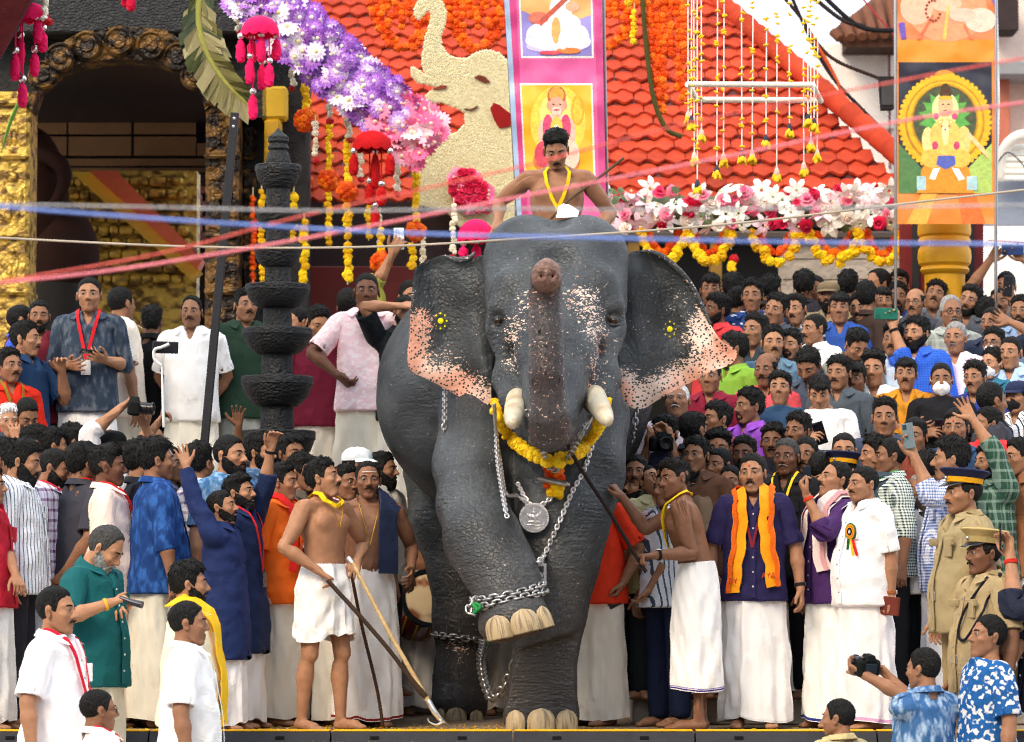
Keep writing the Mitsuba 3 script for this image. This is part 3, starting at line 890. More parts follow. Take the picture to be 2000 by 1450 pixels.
ED = 20.3
earL = [(962, 510), (940, 500), (918, 508), (893, 507), (868, 497), (838, 505), (812, 522), (805, 560), (801, 620), (799, 655), (795, 690), (801, 722), (832, 738), (868, 757), (905, 778), (938, 797), (957, 790), (960, 760), (962, 700), (968, 640), (968, 560)]
earR = [(1212, 540), (1226, 500), (1250, 490), (1270, 491), (1296, 502), (1328, 528), (1352, 556), (1374, 598), (1390, 634), (1408, 664), (1438, 688), (1427, 712), (1395, 724), (1366, 738), (1322, 760), (1286, 780), (1254, 798), (1228, 793), (1213, 766), (1208, 720), (1206, 660), (1206, 590)]
for poly, s, root, line in ((earL, -1, 950, [(798, 650), (796, 700), (832, 740), (868, 759), (905, 780), (940, 797)]), (earR, 1, 1228, [(1395, 640), (1436, 690), (1425, 712), (1366, 738), (1322, 760), (1254, 798), (1220, 780)])):
    xr = at(root, 600, ED)[0]
    topz = at(0, 495, ED)[2]

    def yfn(X, Z, e, s=s, xr=xr):
        u = (X - xr) * s
        w = ED + .02 + .10 * sstep(0, .25, u) - .10 * sstep(.2, .65, u) * sstep(topz, topz - .8, Z)
        w = w + .09 * (meshkit.fbm(np.stack([X * 4, Z * 4, X * 0], 1), 2, 7) - .5) + .026 * np.sin(X * 24 + Z * 7) * sstep(.30, 0, e)
        roll = sstep(.05, 0, e) * sstep(topz - .55, topz - .3, Z + .6 * u * (s > 0))
        return w - .045 * roll
    V, Fc = sheet(poly, ED, .021, yfn, .034)
    dl = near_line(V, line, ED)
    u = (V[:, 0] - xr) * s
    n2 = meshkit.fbm(V * 6, 2, 4) - .5
    w = .145 if s > 0 else .115
    m = 1.08 * sstep(w * 1.75, w * .30, dl + .12 * n2)
    m = np.maximum(m, .26 * sstep(.5, .7, meshkit.fbm(V * 5, 2, 8)) * sstep(w * 4.2, w * 1.2, dl))
    k = put(key('ear', EL_K), (V, Fc), 'elephant_skin', smooth=True, uv=np.stack([m, 0 * m], 1))
    rim = ([(868, 499), (893, 508), (916, 505), (928, 494)], [(1252, 492), (1270, 491), (1296, 502), (1328, 528), (1352, 556), (1374, 598), (1389, 632)])[s > 0]
    rp_ = curve([at(a, b, ED) for a, b in rim], 26)
    rp_[:, 1] = yfn(rp_[:, 0], rp_[:, 2], np.full(26, .004)) - .006
    rt = tube(rp_, .016 * np.sin(np.linspace(.25, 2.9, 26)) + .004, 9)
    put(key('ear_rim', k), rt, 'elephant_skin', smooth=True, uv=np.tile([[.18, 0]], (len(rt.vertices), 1)))
    cx, cy = ((860, 625), (1310, 640))[s > 0]
    c = at(cx, cy, ED)
    yy = float(yfn(np.array([c[0]]), np.array([c[2]]), np.array([.3]))[0]) - .018
    for i in range(9):
        o = np.array((0, 0)) if i == 0 else np.array((math.cos(i * math.pi / 4), math.sin(i * math.pi / 4) * 1.2)) * .038
        dd = lathe([(0.0001, .004), ((.016 if i == 0 else .0052), .003), ((.019 if i == 0 else .007), -.004)], 12)
        put(key('painted_dot', k), moved(dd, rotm([1, 0, 0], math.pi / 2), (c[0] + o[0], yy, c[2] + o[1])), 'matte', 'f2e21c', smooth=True)

# eyes
for s in (-1, 1):
    c = at(1086 + s * 113, 627, 19.735)
    m = trimesh.creation.uv_sphere(.029, count=[12, 18])
    k = put(key('eye', EL_K), moved(m, None, c), 'gloss', (.020, .008, .005), smooth=True)
    d0 = at(1086 + s * 113, 627, 19.712)
    for zz, r in ((.019, .017), (.040, .010), (-.020, .012)):
        arc = [d0 + np.array((s * dx, .012 + abs(dx) * .5, zz * (1 - (dx / .06) ** 2))) for dx in np.linspace(-.052, .05, 9)]
        put(key('eyelid', EL_K), tube(arc, [r * (1 - .75 * abs(i - 4) / 4) + .003 for i in range(9)], 8), 'elephant_skin', smooth=True, uv=np.zeros((9 * 8 + 2, 2)))

# the fleshy end of the trunk, with its two nostrils
m = trimesh.creation.icosphere(subdivisions=4)
q = np.asarray(m.vertices)
tc = at(1068, 538, 18.505)
lobe = .010 * np.exp(-((q[:, 2] - .9) / .35) ** 2 - (q[:, 0] / .4) ** 2)
q = q * (1 + .10 * (meshkit.fbm(q * 2.6 + 4, 3, 6) - .5))[:, None] * (.083, .090, .086)
q[:, 2] += lobe
for s in (-1, 1):
    q[:, 1] += .026 * np.exp(-(((q[:, 0] - s * .030) / .015) ** 2 + ((q[:, 2] + .010) / .018) ** 2)) * (q[:, 1] < 0)
put(key('trunk_tip', EL_K), trimesh.Trimesh(q + tc, m.faces, process=False), 'elephant_skin', smooth=True, uv=np.tile([[0.0, 1.8]], (len(q), 1)))
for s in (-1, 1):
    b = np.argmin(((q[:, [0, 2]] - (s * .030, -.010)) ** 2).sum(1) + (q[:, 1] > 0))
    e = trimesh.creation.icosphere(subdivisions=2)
    put(key('nostril', EL_K), trimesh.Trimesh(np.asarray(e.vertices) * (.011, .005, .014) + q[b] + tc, e.faces, process=False), 'matte', '1c0f0c', smooth=True)  # dark disc painted for the shade inside the nostril hole

# tusks: blunt, cut short
def ivory(p, n, uv):
    return mikit.mix((.58, .51, .37), (.42, .32, .19), mikit.smoothstep(.45, .8, mikit.fbm(p.x * 10, p.y * 4, p.z * 12, 3))) * (.93 + .14 * mikit.noise(p.x * 50, p.y * 5, p.z * 50))


scene['ivory'] = princ(ivory, .32, .5)
for pts in ([(1014, 768, 19.75, 20), (1010, 786, 19.45, 19.5), (1005, 803, 19.15, 18), (1002, 818, 18.90, 15), (1001, 826, 18.76, 10), (1001, 827, 18.73, 3)],
            [(1158, 766, 19.75, 20), (1163, 780, 19.45, 19.5), (1172, 796, 19.15, 18), (1181, 812, 18.90, 15), (1186, 821, 18.76, 10), (1188, 822, 18.73, 3)]):
    pp = [at(a, b, c) for a, b, c, _ in pts]
    rr = [1.16 * r * mpp(c) for _, _, c, r in pts]
    q = curve([np.append(a, r) for a, r in zip(pp, rr)], 26)
    put(key('tusk', EL_K), tube(q[:, :3], np.maximum(q[:, 3], .004), 20, flat=1.08), 'ivory', smooth=50)


def nail_col(p, n, uv):
    st = .6 * mikit.noise(uv.x * 13, uv.y * 1.2) + .4 * mikit.noise(uv.x * 37, uv.y * 2)
    c = mikit.mix((.46, .35, .20), (.14, .10, .065), mikit.smoothstep(.42, .80, st) * .8)
    return mikit.mix(c, (.15, .09, .05), mikit.smoothstep(.12, -.02, uv.y) + mikit.smoothstep(.75, 1.0, mikit.noise(p.x * 70, p.y * 70, p.z * 70)) * .5)


scene['nail'] = princ(nail_col, .45, .5, lambda p, n, uv: mikit.noise(uv.x * 26, uv.y * 3), .0008)


def nail(px, py, d, wpx, hpx, tilt=0, dep=.045, yaw=0):
    """A toenail: a domed plate with a flat lower edge."""
    w, h = wpx * mpp(d) / 2, hpx * mpp(d)
    V, uv = [], []
    n, m = 14, 9
    for i in range(m + 1):
        t = i / m
        for j in range(n + 1):
            a = -1 + 2 * j / n
            wid = w * (1.0 if t < .45 else math.sqrt(max(0, 1 - ((t - .45) / .55) ** 2)) * .98 + .02)
            X = a * wid
            bulge = dep * (math.sqrt(max(0, 1 - (abs(a) * .98) ** 2.4))) * (1 - .75 * max(0, t - .3) ** 1.5)
            V.append((X, -bulge, h * t)); uv.append((a * .5 + px * .37, t))
    V.append((0, dep * .6, h * .3)); uv.append((0, .5))
    c = len(V) - 1
    q = []
    for i in range(m):
        for j in range(n):
            a = i * (n + 1) + j
            q += [[a, a + 1, a + n + 2], [a, a + n + 2, a + n + 1]]
    for j in range(n):
        q.append([j + 1, j, c])
    R = rotm([0, 1, 0], tilt) @ rotm([0, 0, 1], yaw)
    v = np.array(V) @ R.T + at(px, py + hpx / 2, d)
    put(key('toenail', EL_K), (v, np.array(q)), 'nail', smooth=True, uv=np.array(uv))


for a in ((1008, 1409, 19.815, 42, 44, 0, .045, -.45), (1057, 1407, 19.765, 55, 47, 0, .055, 0), (1106, 1408, 19.80, 46, 44, 0, .045, .4),
          (979, 1226, 19.13, 54, 50, -.20, .05, -.35), (1030, 1213, 19.07, 56, 50, -.24, .06, .05), (1068, 1206, 19.13, 34, 46, -.30, .045, .6),
          (862, 1400, 21.86, 24, 32, 0, .035, -.5), (891, 1400, 21.81, 42, 36, 0, .045, 0), (930, 1402, 21.86, 30, 30, 0, .035, .45), (1136, 1397, 21.86, 22, 34, 0, .035, .6)):
    nail(*a)
# ---------------------------------------------------------------- people: one body in a T pose (1.70 m, facing -y), bent joint by joint
HC = np.array([0, 0.0, 1.585])      # centre of the head


def head_field(P, neck=True, ears=True):
    x, f, z = np.abs(P[:, 0]), -P[:, 1], P[:, 2] - HC[2]
    Q = np.stack([x, f, z], 1)
    d = ell(Q, (0, -.014, .026), (.073, .094, .088))
    d = smin(d, ell(Q, (0, .028, -.035), (.060, .062, .078)), .03)
    d = smin(d, cone(Q, (.043, .0, -.058), (.014, .062, -.104), .019, .015), .022)
    d = smin(d, ell(Q, (0, .066, -.100), (.024, .020, .017)), .02)
    d = smin(d, cone(Q, (.047, .062, .020), (.010, .079, .019), .010, .011), .016)
    d = smin(d, ell(Q, (.043, .060, -.026), (.021, .022, .017)), .02)
    d = -smin(-d, ell(Q, (.031, .096, .001), (.018, .016, .0095)), .010)
    d = smin(d, ell(Q, (.031, .0735, .0), (.0155, .0125, .0125)), .003)
    d = np.where(True, smin(d, cone(Q, (.019, .0868, .0062), (.043, .0775, .0050), .0038, .0036), .003), d)
    d = smin(d, cone(Q, (.020, .0855, -.0085), (.041, .0775, -.0080), .0032, .0030), .003)
    d = smin(d, cone(Q, (0, .082, .010), (0, .106, -.030), .0075, .0125), .010)
    d = smin(d, ell(Q, (.0135, .093, -.036), (.0095, .012, .0085)), .006)
    d = smin(d, cone(Q, (0, .0885, -.0635), (.021, .079, -.0675), .0075, .0035), .006)
    d = smin(d, cone(Q, (0, .0870, -.0775), (.019, .078, -.0725), .0080, .004), .006)
    d = -smin(-d, cone(Q, (0, .0975, -.0705), (.020, .0845, -.0705), .0035, .002), .003)
    if ears:
        R = rotm([0, 0, 1], -0.35) @ rotm([1, 0, 0], 0.18)
        e = ell(Q, (.078, -.012, -.012), (.0075, .019, .031), R)
        e = -smin(-e, ell(Q, (.088, -.008, -.012), (.0085, .011, .019)), .004)
        d = smin(d, e, .006)
    if neck:
        d = smin(d, cone(Q, (0, -.024, -.06), (0, -.032, -.16), .047, .058), .016)
    return d


HEAD_X = .105


def arm_field(Q, curl=0.0):
    c = lambda a, b, ra, rb: cone(Q, a, b, ra, rb)
    zc = 1.39
    d = c((.15, .012, zc - .008), (.25, .012, zc - .004), .055, .050)
    d = smin(d, c((.19, .01, zc), (.46, .01, zc), .050, .039), .03)
    d = smin(d, ell(Q, (.33, -.008, zc), (.09, .040, .045)), .03)
    d = smin(d, c((.46, .01, zc), (.54, .01, zc), .039, .042), .02)
    d = smin(d, c((.54, .01, zc), (.712, .01, zc), .042, .026), .02)
    S = Q * np.array([1, 1, 1.0], np.float32)
    h = c((.70, .008, zc), (.725, .008, zc), .026, .024)
    ys = (-.030, -.010, .011, .030)
    for y in ys:
        h = smin(h, c((.728, y * .6 + .006, zc), (.800, y + .006, zc), .0150, .0125), .012)
    fl = (.068, .077, .071, .056)
    for y, L, sp in zip(ys, fl, (-.014, -.003, .009, .022)):
        a = np.array((.800, y + .006, zc))
        b = a + np.array((L * .52, sp * .5, -.004))
        e = b + np.array((L * .48, sp * .5, -.010))
        h = smin(h, smin(c(a, b, .0102, .0088), c(b, e, .0088, .0070), .003), .004)
    h = smin(h, c((.735, -.018, zc - .006), (.775, -.062, zc - .014), .0165, .0120), .010)
    h = smin(h, c((.775, -.062, zc - .014), (.808, -.080, zc - .018), .0115, .0085), .004)
    return smin(d, h, .008)


def torso_field(Q):
    d = ell(Q, (0, .0, .94), (.165, .115, .14))
    d = smin(d, ell(Q, (0, .0, 1.09), (.142, .098, .16)), .06)
    d = smin(d, ell(Q, (0, .0, 1.26), (.168, .112, .17)), .06)
    d = smin(d, cone(Q, (0, .025, 1.455), (.135, .015, 1.395), .047, .040), .04)
    d = smin(d, ell(Q, (.075, -.075, 1.305), (.072, .040, .058)), .025)
    d = smin(d, ell(Q, (.08, .075, 1.32), (.08, .035, .10)), .03)
    d = smin(d, cone(Q, (.0, -.045, 1.42), (.15, -.02, 1.42), .012, .012), .02)
    d = smin(d, ell(Q, (.07, .065, .90), (.085, .075, .09)), .04)
    return d


def leg_field(Q):
    d = cone(Q, (.088, .0, .90), (.10, .0, .48), .083, .054)
    d = smin(d, cone(Q, (.10, .018, .40), (.10, .026, .33), .052, .055), .02)
    d = smin(d, cone(Q, (.10, .022, .33), (.10, .022, .09), .052, .034), .02)
    d = smin(d, ell(Q, (.10, -.03, .48), (.036, .03, .045)), .02)
    f = cone(Q, (.10, .040, .036), (.108, -.10, .030), .034, .034)
    for i, (tx, ty, r) in enumerate(((.090, -.175, .017), (.107, -.180, .014), (.120, -.172, .013), (.132, -.160, .012), (.143, -.146, .011))):
        f = smin(f, cone(Q, (.10 + (tx - .11) * .6, -.08, .030), (tx, ty, .016), .024, r), .008)
    return smin(d, f, .015)


def body_field(P):
    Q = np.stack([np.abs(P[:, 0]), P[:, 1], P[:, 2]], 1)
    d = smin(torso_field(Q), arm_field(Q), .035)
    d = smin(d, leg_field(Q), .012)
    return smin(d, head_field(P), .02)


def make_body():
    hx = spaced((.0, .105, .006), (.105, .66, .016), (.66, .90, .0048))
    X = np.concatenate([-hx[::-1][:-1], hx])
    Y = spaced((-.22, -.135, .014), (-.135, -.07, .005), (-.07, .05, .0052), (.05, .14, .012), (.14, .18, .02))
    Z = spaced((-.02, .06, .010), (.06, 1.35, .024), (1.35, 1.415, .0055), (1.415, 1.44, .008), (1.44, 1.71, .0056))
    v, f = nets(body_field, (X, Y, Z))
    return taubin(v, f, 3), f


BV, BF = make_body()
BODY = {}
for lod, tol in (('hi', .0005), ('mid', .0011), ('lo', .0020)):
    v_, f_ = simplified(BV, BF, tol)
    BODY[lod] = (v_, f_)


def skin_v(v, n):
    """Darkening of lips, nostrils, eye rims; palms lighter."""
    x, f, z = np.abs(v[:, 0]), -v[:, 1], v[:, 2] - HC[2]
    Q = np.stack([x, f, z], 1)
    o = np.zeros(len(v))
    lip = np.minimum(cone(Q, (0, .094, -.0645), (.021, .083, -.0675), .007, .003), cone(Q, (0, .093, -.0775), (.018, .082, -.0735), .0075, .003))
    o = np.maximum(o, .42 * (1 - sstep(-.001, .004, lip)))
    o = np.maximum(o, .9 * (1 - sstep(0, .0035, cone(Q, (0, .094, -.071), (.019, .084, -.071), .002, .001))))
    o = np.maximum(o, .9 * (1 - sstep(0, .004, np.linalg.norm(Q - np.array((.009, .100, -.044)), axis=1) - .0035)))
    o = np.maximum(o, .75 * (1 - sstep(0, .005, cone(Q, (.019, .089, .0045), (.044, .079, .0035), .0025, .0025))))
    o = np.maximum(o, .30 * (1 - sstep(0, .012, ell(Q, (.031, .083, -.001), (.018, .02, .012)))))
    o = np.maximum(o, .5 * (1 - sstep(0, .006, ell(Q, (.085, -.009, -.012), (.006, .009, .015)))))
    palm = (np.abs(v[:, 0]) > .71) & (n[:, 2] < -.2)
    return np.where(palm, -.65, o)


def stubble(v):
    x, f, z = np.abs(v[:, 0]), -v[:, 1], v[:, 2] - HC[2]
    zm = np.interp(f, [-.03, .0, .03, .06, .075, .12], [-.01, -.02, -.035, -.058, -.05, -.05])
    return sstep(.006, -.012, z - zm) * sstep(-.03, .0, f) * (z > -.13) * (x < .09)


BODYV = {k: (skin_v(v, vnorm(v, f)), stubble(v)) for k, (v, f) in BODY.items()}


# ---- hair, beards: shells on the head
def hair_mesh(style, seed):
    rs = np.random.default_rng(seed)
    off = rs.uniform(-9, 9, 3)
    line = {'receding': [(.12, .105), (.07, .098), (.045, .075), (.03, .0), (.005, -.005), (-.03, -.035), (-.06, -.075), (-.13, -.085)],
            'bald': [(.12, .2), (.05, .2), (.046, .03), (.03, -.01), (.005, -.005), (-.03, -.035), (-.06, -.075), (-.13, -.085)],
            }.get(style, [(.12, .074), (.075, .070), (.058, .058), (.040, .035), (.028, -.015), (.004, -.004), (-.03, -.035), (-.06, -.080), (-.13, -.09)])
    lf, lz = np.array(line)[::-1].T
    th, amp, fr, top = {'short': (.004, .003, 38, .003), 'mid': (.006, .007, 26, .010), 'curly': (.009, .012, 34, .008), 'quiff': (.004, .008, 24, .024), 'thick': (.010, .008, 22, .011),
                        'receding': (.007, .005, 38, .002), 'bald': (.007, .004, 38, 0), 'buzz': (.003, .0015, 50, .002), 'bun': (.010, .004, 24, .004), 'flat': (.008, .005, 24, .003)}[style]

    def fn(P):
        x, f, z = P[:, 0], -P[:, 1], P[:, 2] - HC[2]
        d = head_field(P, neck=False, ears=False)
        N = np.stack([P[:, 0] * fr, P[:, 1] * fr * .7, P[:, 2] * fr * .6], 1) + off
        n1 = meshkit.fbm(N, 3, seed) - .45
        N2 = np.stack([P[:, 0] * 95, P[:, 1] * 70, P[:, 2] * 45], 1) + off
        n2 = meshkit.noise(N2, seed) - .5
        t = th + 2.2 * amp * n1 + .35 * amp * n2 + top * sstep(.02, .085, z) * (.45 + .55 * sstep(-.06, .06, f))
        t = t * (1 - .55 * sstep(.035, .068, np.abs(x)) * sstep(.085, .05, z))
        if style == 'bald':
            t = t * sstep(.075, .03, z)
        zl = np.interp(f, lf, lz) + .020 * (meshkit.noise(np.stack([x * 60, f * 60, z * 0], 1) + off, seed) - .5)
        t = t * (.25 + .75 * sstep(0, .022, z - zl))
        if style == 'bald':
            zl = np.where(z > .055, .3, zl)
        e = np.maximum(d - t, (zl - z) * .8)
        if style == 'flat':      # a fringe falling onto the forehead
            e = np.minimum(e, ell(np.stack([x, f, z], 1), (.012, .070, .062), (.058, .026, .022)))
        if style == 'bun':
            e = np.minimum(e, ell(np.stack([x, f, z], 1), (0, -.118, -.02), (.036, .03, .034)))
        return np.maximum(e, -(d + .012))
    a = spaced((-.115, .115, .0068))
    v, f = nets(fn, (a, spaced((-.135, .155, .0068)), spaced((1.46, 1.755, .0068))))
    v = taubin(v, f, 1)
    # locks: tapering wisps lying along the scalp, fanning out from the crown
    n = vnorm(v, f)
    Q = v - HC
    outer = head_field(v.astype(np.float32), neck=False, ears=False) > .001
    num, ln, rad, lift = {'short': (300, .014, .0028, .25), 'mid': (330, .026, .0040, .30), 'curly': (360, .022, .0044, .75), 'quiff': (320, .026, .0038, .40), 'thick': (360, .030, .0046, .32), 'receding': (220, .013, .0028, .22), 'bald': (110, .012, .0026, .2),
                          'buzz': (200, .006, .0018, .4), 'bun': (260, .030, .0036, .05), 'flat': (340, .032, .0042, .15)}[style]
    ids = rs.choice(np.nonzero(outer)[0], num)
    crown = np.array((0, .045, .115))
    fl = Q[ids] - crown
    if style in ('quiff', 'mid', 'short'):
        front = sstep(.0, .06, -Q[ids, 1]) * sstep(.04, .08, Q[ids, 2])
        fl = fl * (1 - front[:, None]) + front[:, None] * np.array((.35 * np.sign(off[0]), .15, .5 if style == 'quiff' else .25)) * .12
    if style == 'bun':
        fl = np.array((0, .12, -.03)) - Q[ids]
    fl = fl + rs.normal(size=fl.shape) * (.05 if style == 'curly' else .018)
    N = n[ids]
    fl = fl - N * (fl * N).sum(1, keepdims=True)
    fl /= np.linalg.norm(fl, axis=1, keepdims=True) + 1e-9
    D = fl + N * lift * rs.uniform(.3, 1.4, (num, 1))
    D /= np.linalg.norm(D, axis=1, keepdims=True)
    B = np.cross(fl, N)
    L = ln * rs.uniform(.55, 1.35, (num, 1)) * (1 - .5 * sstep(.04, .07, np.abs(Q[ids, 0])) * sstep(.09, .05, Q[ids, 2]))[:, None]
    r = rad * rs.uniform(.7, 1.3, (num, 1))
    b0 = v[ids] - N * .003
    mid = b0 + D * L * .55
    tip = mid + (D - N * lift * .9) * L * .55
    ring = lambda c, s: np.stack([c + B * r * s, c + N * r * s * .8, c - B * r * s], 1)
    V = np.concatenate([ring(b0, 1), ring(mid, 1.05), tip[:, None]], 1)
    T9 = np.array([[0, 3, 4], [0, 4, 1], [1, 4, 5], [1, 5, 2], [3, 6, 4], [4, 6, 5], [5, 6, 3], [2, 5, 3], [2, 3, 0]])
    F9 = (T9[None] + 7 * np.arange(num)[:, None, None]).reshape(-1, 3)
    v, f = simplified(v, f, .0014)
    return np.vstack([v, V.reshape(-1, 3)]), np.vstack([f, F9 + len(v)])


def beard_mesh(style, seed):
    off = np.random.default_rng(seed).uniform(-9, 9, 3)

    def fn(P):
        x, f, z = np.abs(P[:, 0]), -P[:, 1], P[:, 2] - HC[2]
        Q = np.stack([x, f, z], 1)
        d = head_field(P, neck=False, ears=False)
        n = meshkit.fbm(P * 70 + off, 2, seed) - .5
        t = {'beard': .0035, 'full': .010, 'stache': 0, 'goatee': .001}[style] + .009 * n
        zm = np.interp(f, [-.03, .0, .025, .045, .062, .075, .12], [-.012, -.010, -.018, -.034, -.046, -.064, -.086]) - (.0 if style == 'full' else .004)
        e = np.maximum(np.maximum(d - t, z - zm), -.008 - f)
        if style == 'goatee':
            e = np.maximum(e, x - .026)
        if style == 'full':
            e = np.minimum(e, ell(Q, (0, .060, -.118), (.042, .034, .028)) + .006 * n)
        m = np.minimum(cone(Q, (.003, .101, -.0525), (.020, .0915, -.0575), .0058, .0052), cone(Q, (.020, .0915, -.0575), (.034, .079, -.070), .0052, .0025)) + .004 * n
        if style in ('beard', 'full', 'goatee'):
            m = np.minimum(m, cone(Q, (.030, .082, -.066), (.030, .074, -.090), .005, .005))
            return np.minimum(e, m)
        return m
    lo = 1.415
    a = spaced((-.085, .085, .0056))
    v, f = nets(fn, (a, spaced((-.12, .03, .0056)), spaced((lo, 1.585, .0056))))
    return simplified(taubin(v, f, 1), f, .0008)


def brow_mesh(s):
    ms = []
    if s:
        ms.append(tube([(s * .013, -.0925, HC[2] + .0185), (s * .024, -.0905, HC[2] + .0225), (s * .038, -.0825, HC[2] + .0225), (s * .047, -.0725, HC[2] + .0175)], [.0030, .0042, .0036, .0018], 6))
    m = cat(ms)
    return np.asarray(m.vertices), np.asarray(m.faces)


def eye_mesh(s):
    m = trimesh.creation.uv_sphere(.0122, count=[9, 12])
    return np.asarray(m.vertices) + np.array((s * .031, -.0763, HC[2] - .0005)), np.asarray(m.faces)


_hm, _cache = {}, {}


def hair_of(style, seed):
    k = (style, seed % 3)
    if k not in _hm:
        _hm[k] = hair_mesh(style, 11 + k[1] * 7)
    return _hm[k]


def beard_of(style, seed):
    k = ('b' + style, seed % 2)
    if k not in _hm:
        _hm[k] = beard_mesh(style, 3 + k[1] * 5)
    return _hm[k]


BROWS = [brow_mesh(-1), brow_mesh(1)]
EYES = [eye_mesh(-1), eye_mesh(1)]


# ---- clothes
def shirt_mesh(sleeve, hem, neck, lod):
    xs = {'s': .43, 'l': .69, 'r': .54, 'n': .20}[sleeve]

    def fn(P):
        x, y, z = np.abs(P[:, 0]), P[:, 1], P[:, 2]
        a = np.interp(z, [.45, .80, 1.02, 1.25, 1.36, 1.44], [.245, .218, .190, .189, .180, .13])
        b = np.interp(z, [.45, .80, 1.02, 1.25, 1.36, 1.44], [.200, .184, .152, .138, .124, .085])
        q = (np.abs(x / a) ** 2.4 + np.abs((y - .004) / b) ** 2.4) ** (1 / 2.4)
        d = (q - 1) * np.minimum(a, b)
        d = np.maximum(d, z - (1.478 - .24 * x))
        Q = np.stack([x, y, z], 1)
        if sleeve != 'n':
            rr = {'s': .086, 'l': .053, 'r': .064}[sleeve]
            s = cone(Q, (.15, .012, 1.375), (.30, .012, 1.378), .076, .070)
            s = smin(s, cone(Q, (.28, .012, 1.378), (max(xs, .5), .012, 1.378), .070, rr), .02)
            s = np.maximum(s, x - xs)
            s = np.maximum(s, -np.maximum(cone(Q, (.2, .012, 1.38), (.8, .012, 1.38), rr - .024, rr - .024), xs - .04 - x))
            d = smin(d, s, .035)
        d = np.maximum(d, hem - z)
        nk = np.sqrt(P[:, 0] ** 2 + (y - .025) ** 2) - (.066 if neck == 'c' else .078)
        d = np.maximum(d, -np.maximum(nk - .12 * np.maximum(z - 1.44, 0), 1.40 - z))
        if neck == 'c':
            w = np.maximum(np.maximum(x - (z - 1.345) * .34, y + .03), 1.345 - z)
            d = np.maximum(d, -w)
        n = meshkit.fbm(np.stack([P[:, 0] * 9, y * 9, z * 7], 1) + 3, 3, 5) - .5
        n2 = meshkit.fbm(np.stack([x * 16 + z * 8, y * 10, z * 16 - x * 9], 1) + 3, 2, 9) - .5
        return d - (.018 * n + .012 * n2) * np.clip((xs - .02 - x) / .06, 0, 1)
    st = .013 if lod == 'hi' else .018
    e = xs + .02
    v, f = nets(fn, (np.linspace(-e - .02, e + .02, int(2 * e / st)), spaced((-.19, .19, st)), spaced((hem - .03, 1.50, st))))
    return simplified(taubin(v, f, 2), f, .0012 if lod == 'hi' else .0026)


def collar_mesh():
    """A shirt collar: a stand round the neck and a fall that turns down into two points in front."""
    n = 28
    rows = []
    for i in range(n + 1):
        a = math.radians(-150 + 300 * i / n) + math.pi / 2        # from one front point round the back to the other
        u = abs(i / n - .5) * 2
        c, s = math.cos(a), math.sin(a)
        top, r = 1.494 - .024 * u ** 2, .062 + .010 * u
        drop = .034 + .026 * sstep(.72, 1, np.array(u))
        out = .026 + .072 * u ** 2
        p0 = (c * (r + .004), .024 + s * (r + .004), top - .04)
        p1 = (c * r, .024 + s * r, top)
        p2 = (c * (r + .010), .024 + s * (r + .008), top + .001)
        p3 = (c * (r + out) * 1.05, .024 + s * (r + out), top - drop)
        rows.append([p0, p1, p2, p3])
    v = np.array(rows).reshape(-1, 3)
    q = [[i * 4 + j, i * 4 + j + 1, (i + 1) * 4 + j + 1, (i + 1) * 4 + j] for i in range(n) for j in range(3)]
    m = cat([(v, np.array(q))])
    return np.asarray(m.vertices), np.asarray(m.faces)


COLLAR = collar_mesh()


def trouser_mesh():
    def fn(P):
        Q = np.stack([np.abs(P[:, 0]), P[:, 1], P[:, 2]], 1)
        d = smin(ell(Q, (0, .005, .95), (.178, .130, .15)), cone(Q, (.09, .005, .90), (.105, .012, .10), .098, .072), .03)
        d = np.maximum(np.maximum(d, Q[:, 2] - 1.03), .055 - Q[:, 2])
        n = meshkit.fbm(np.stack([P[:, 0] * 14, P[:, 1] * 14, P[:, 2] * 20], 1), 2, 4) - .5
        return d - .014 * n
    v, f = nets(fn, (spaced((-.22, .22, .017)), spaced((-.17, .17, .017)), spaced((.03, 1.06, .02))))
    return simplified(taubin(v, f, 2), f, .002)


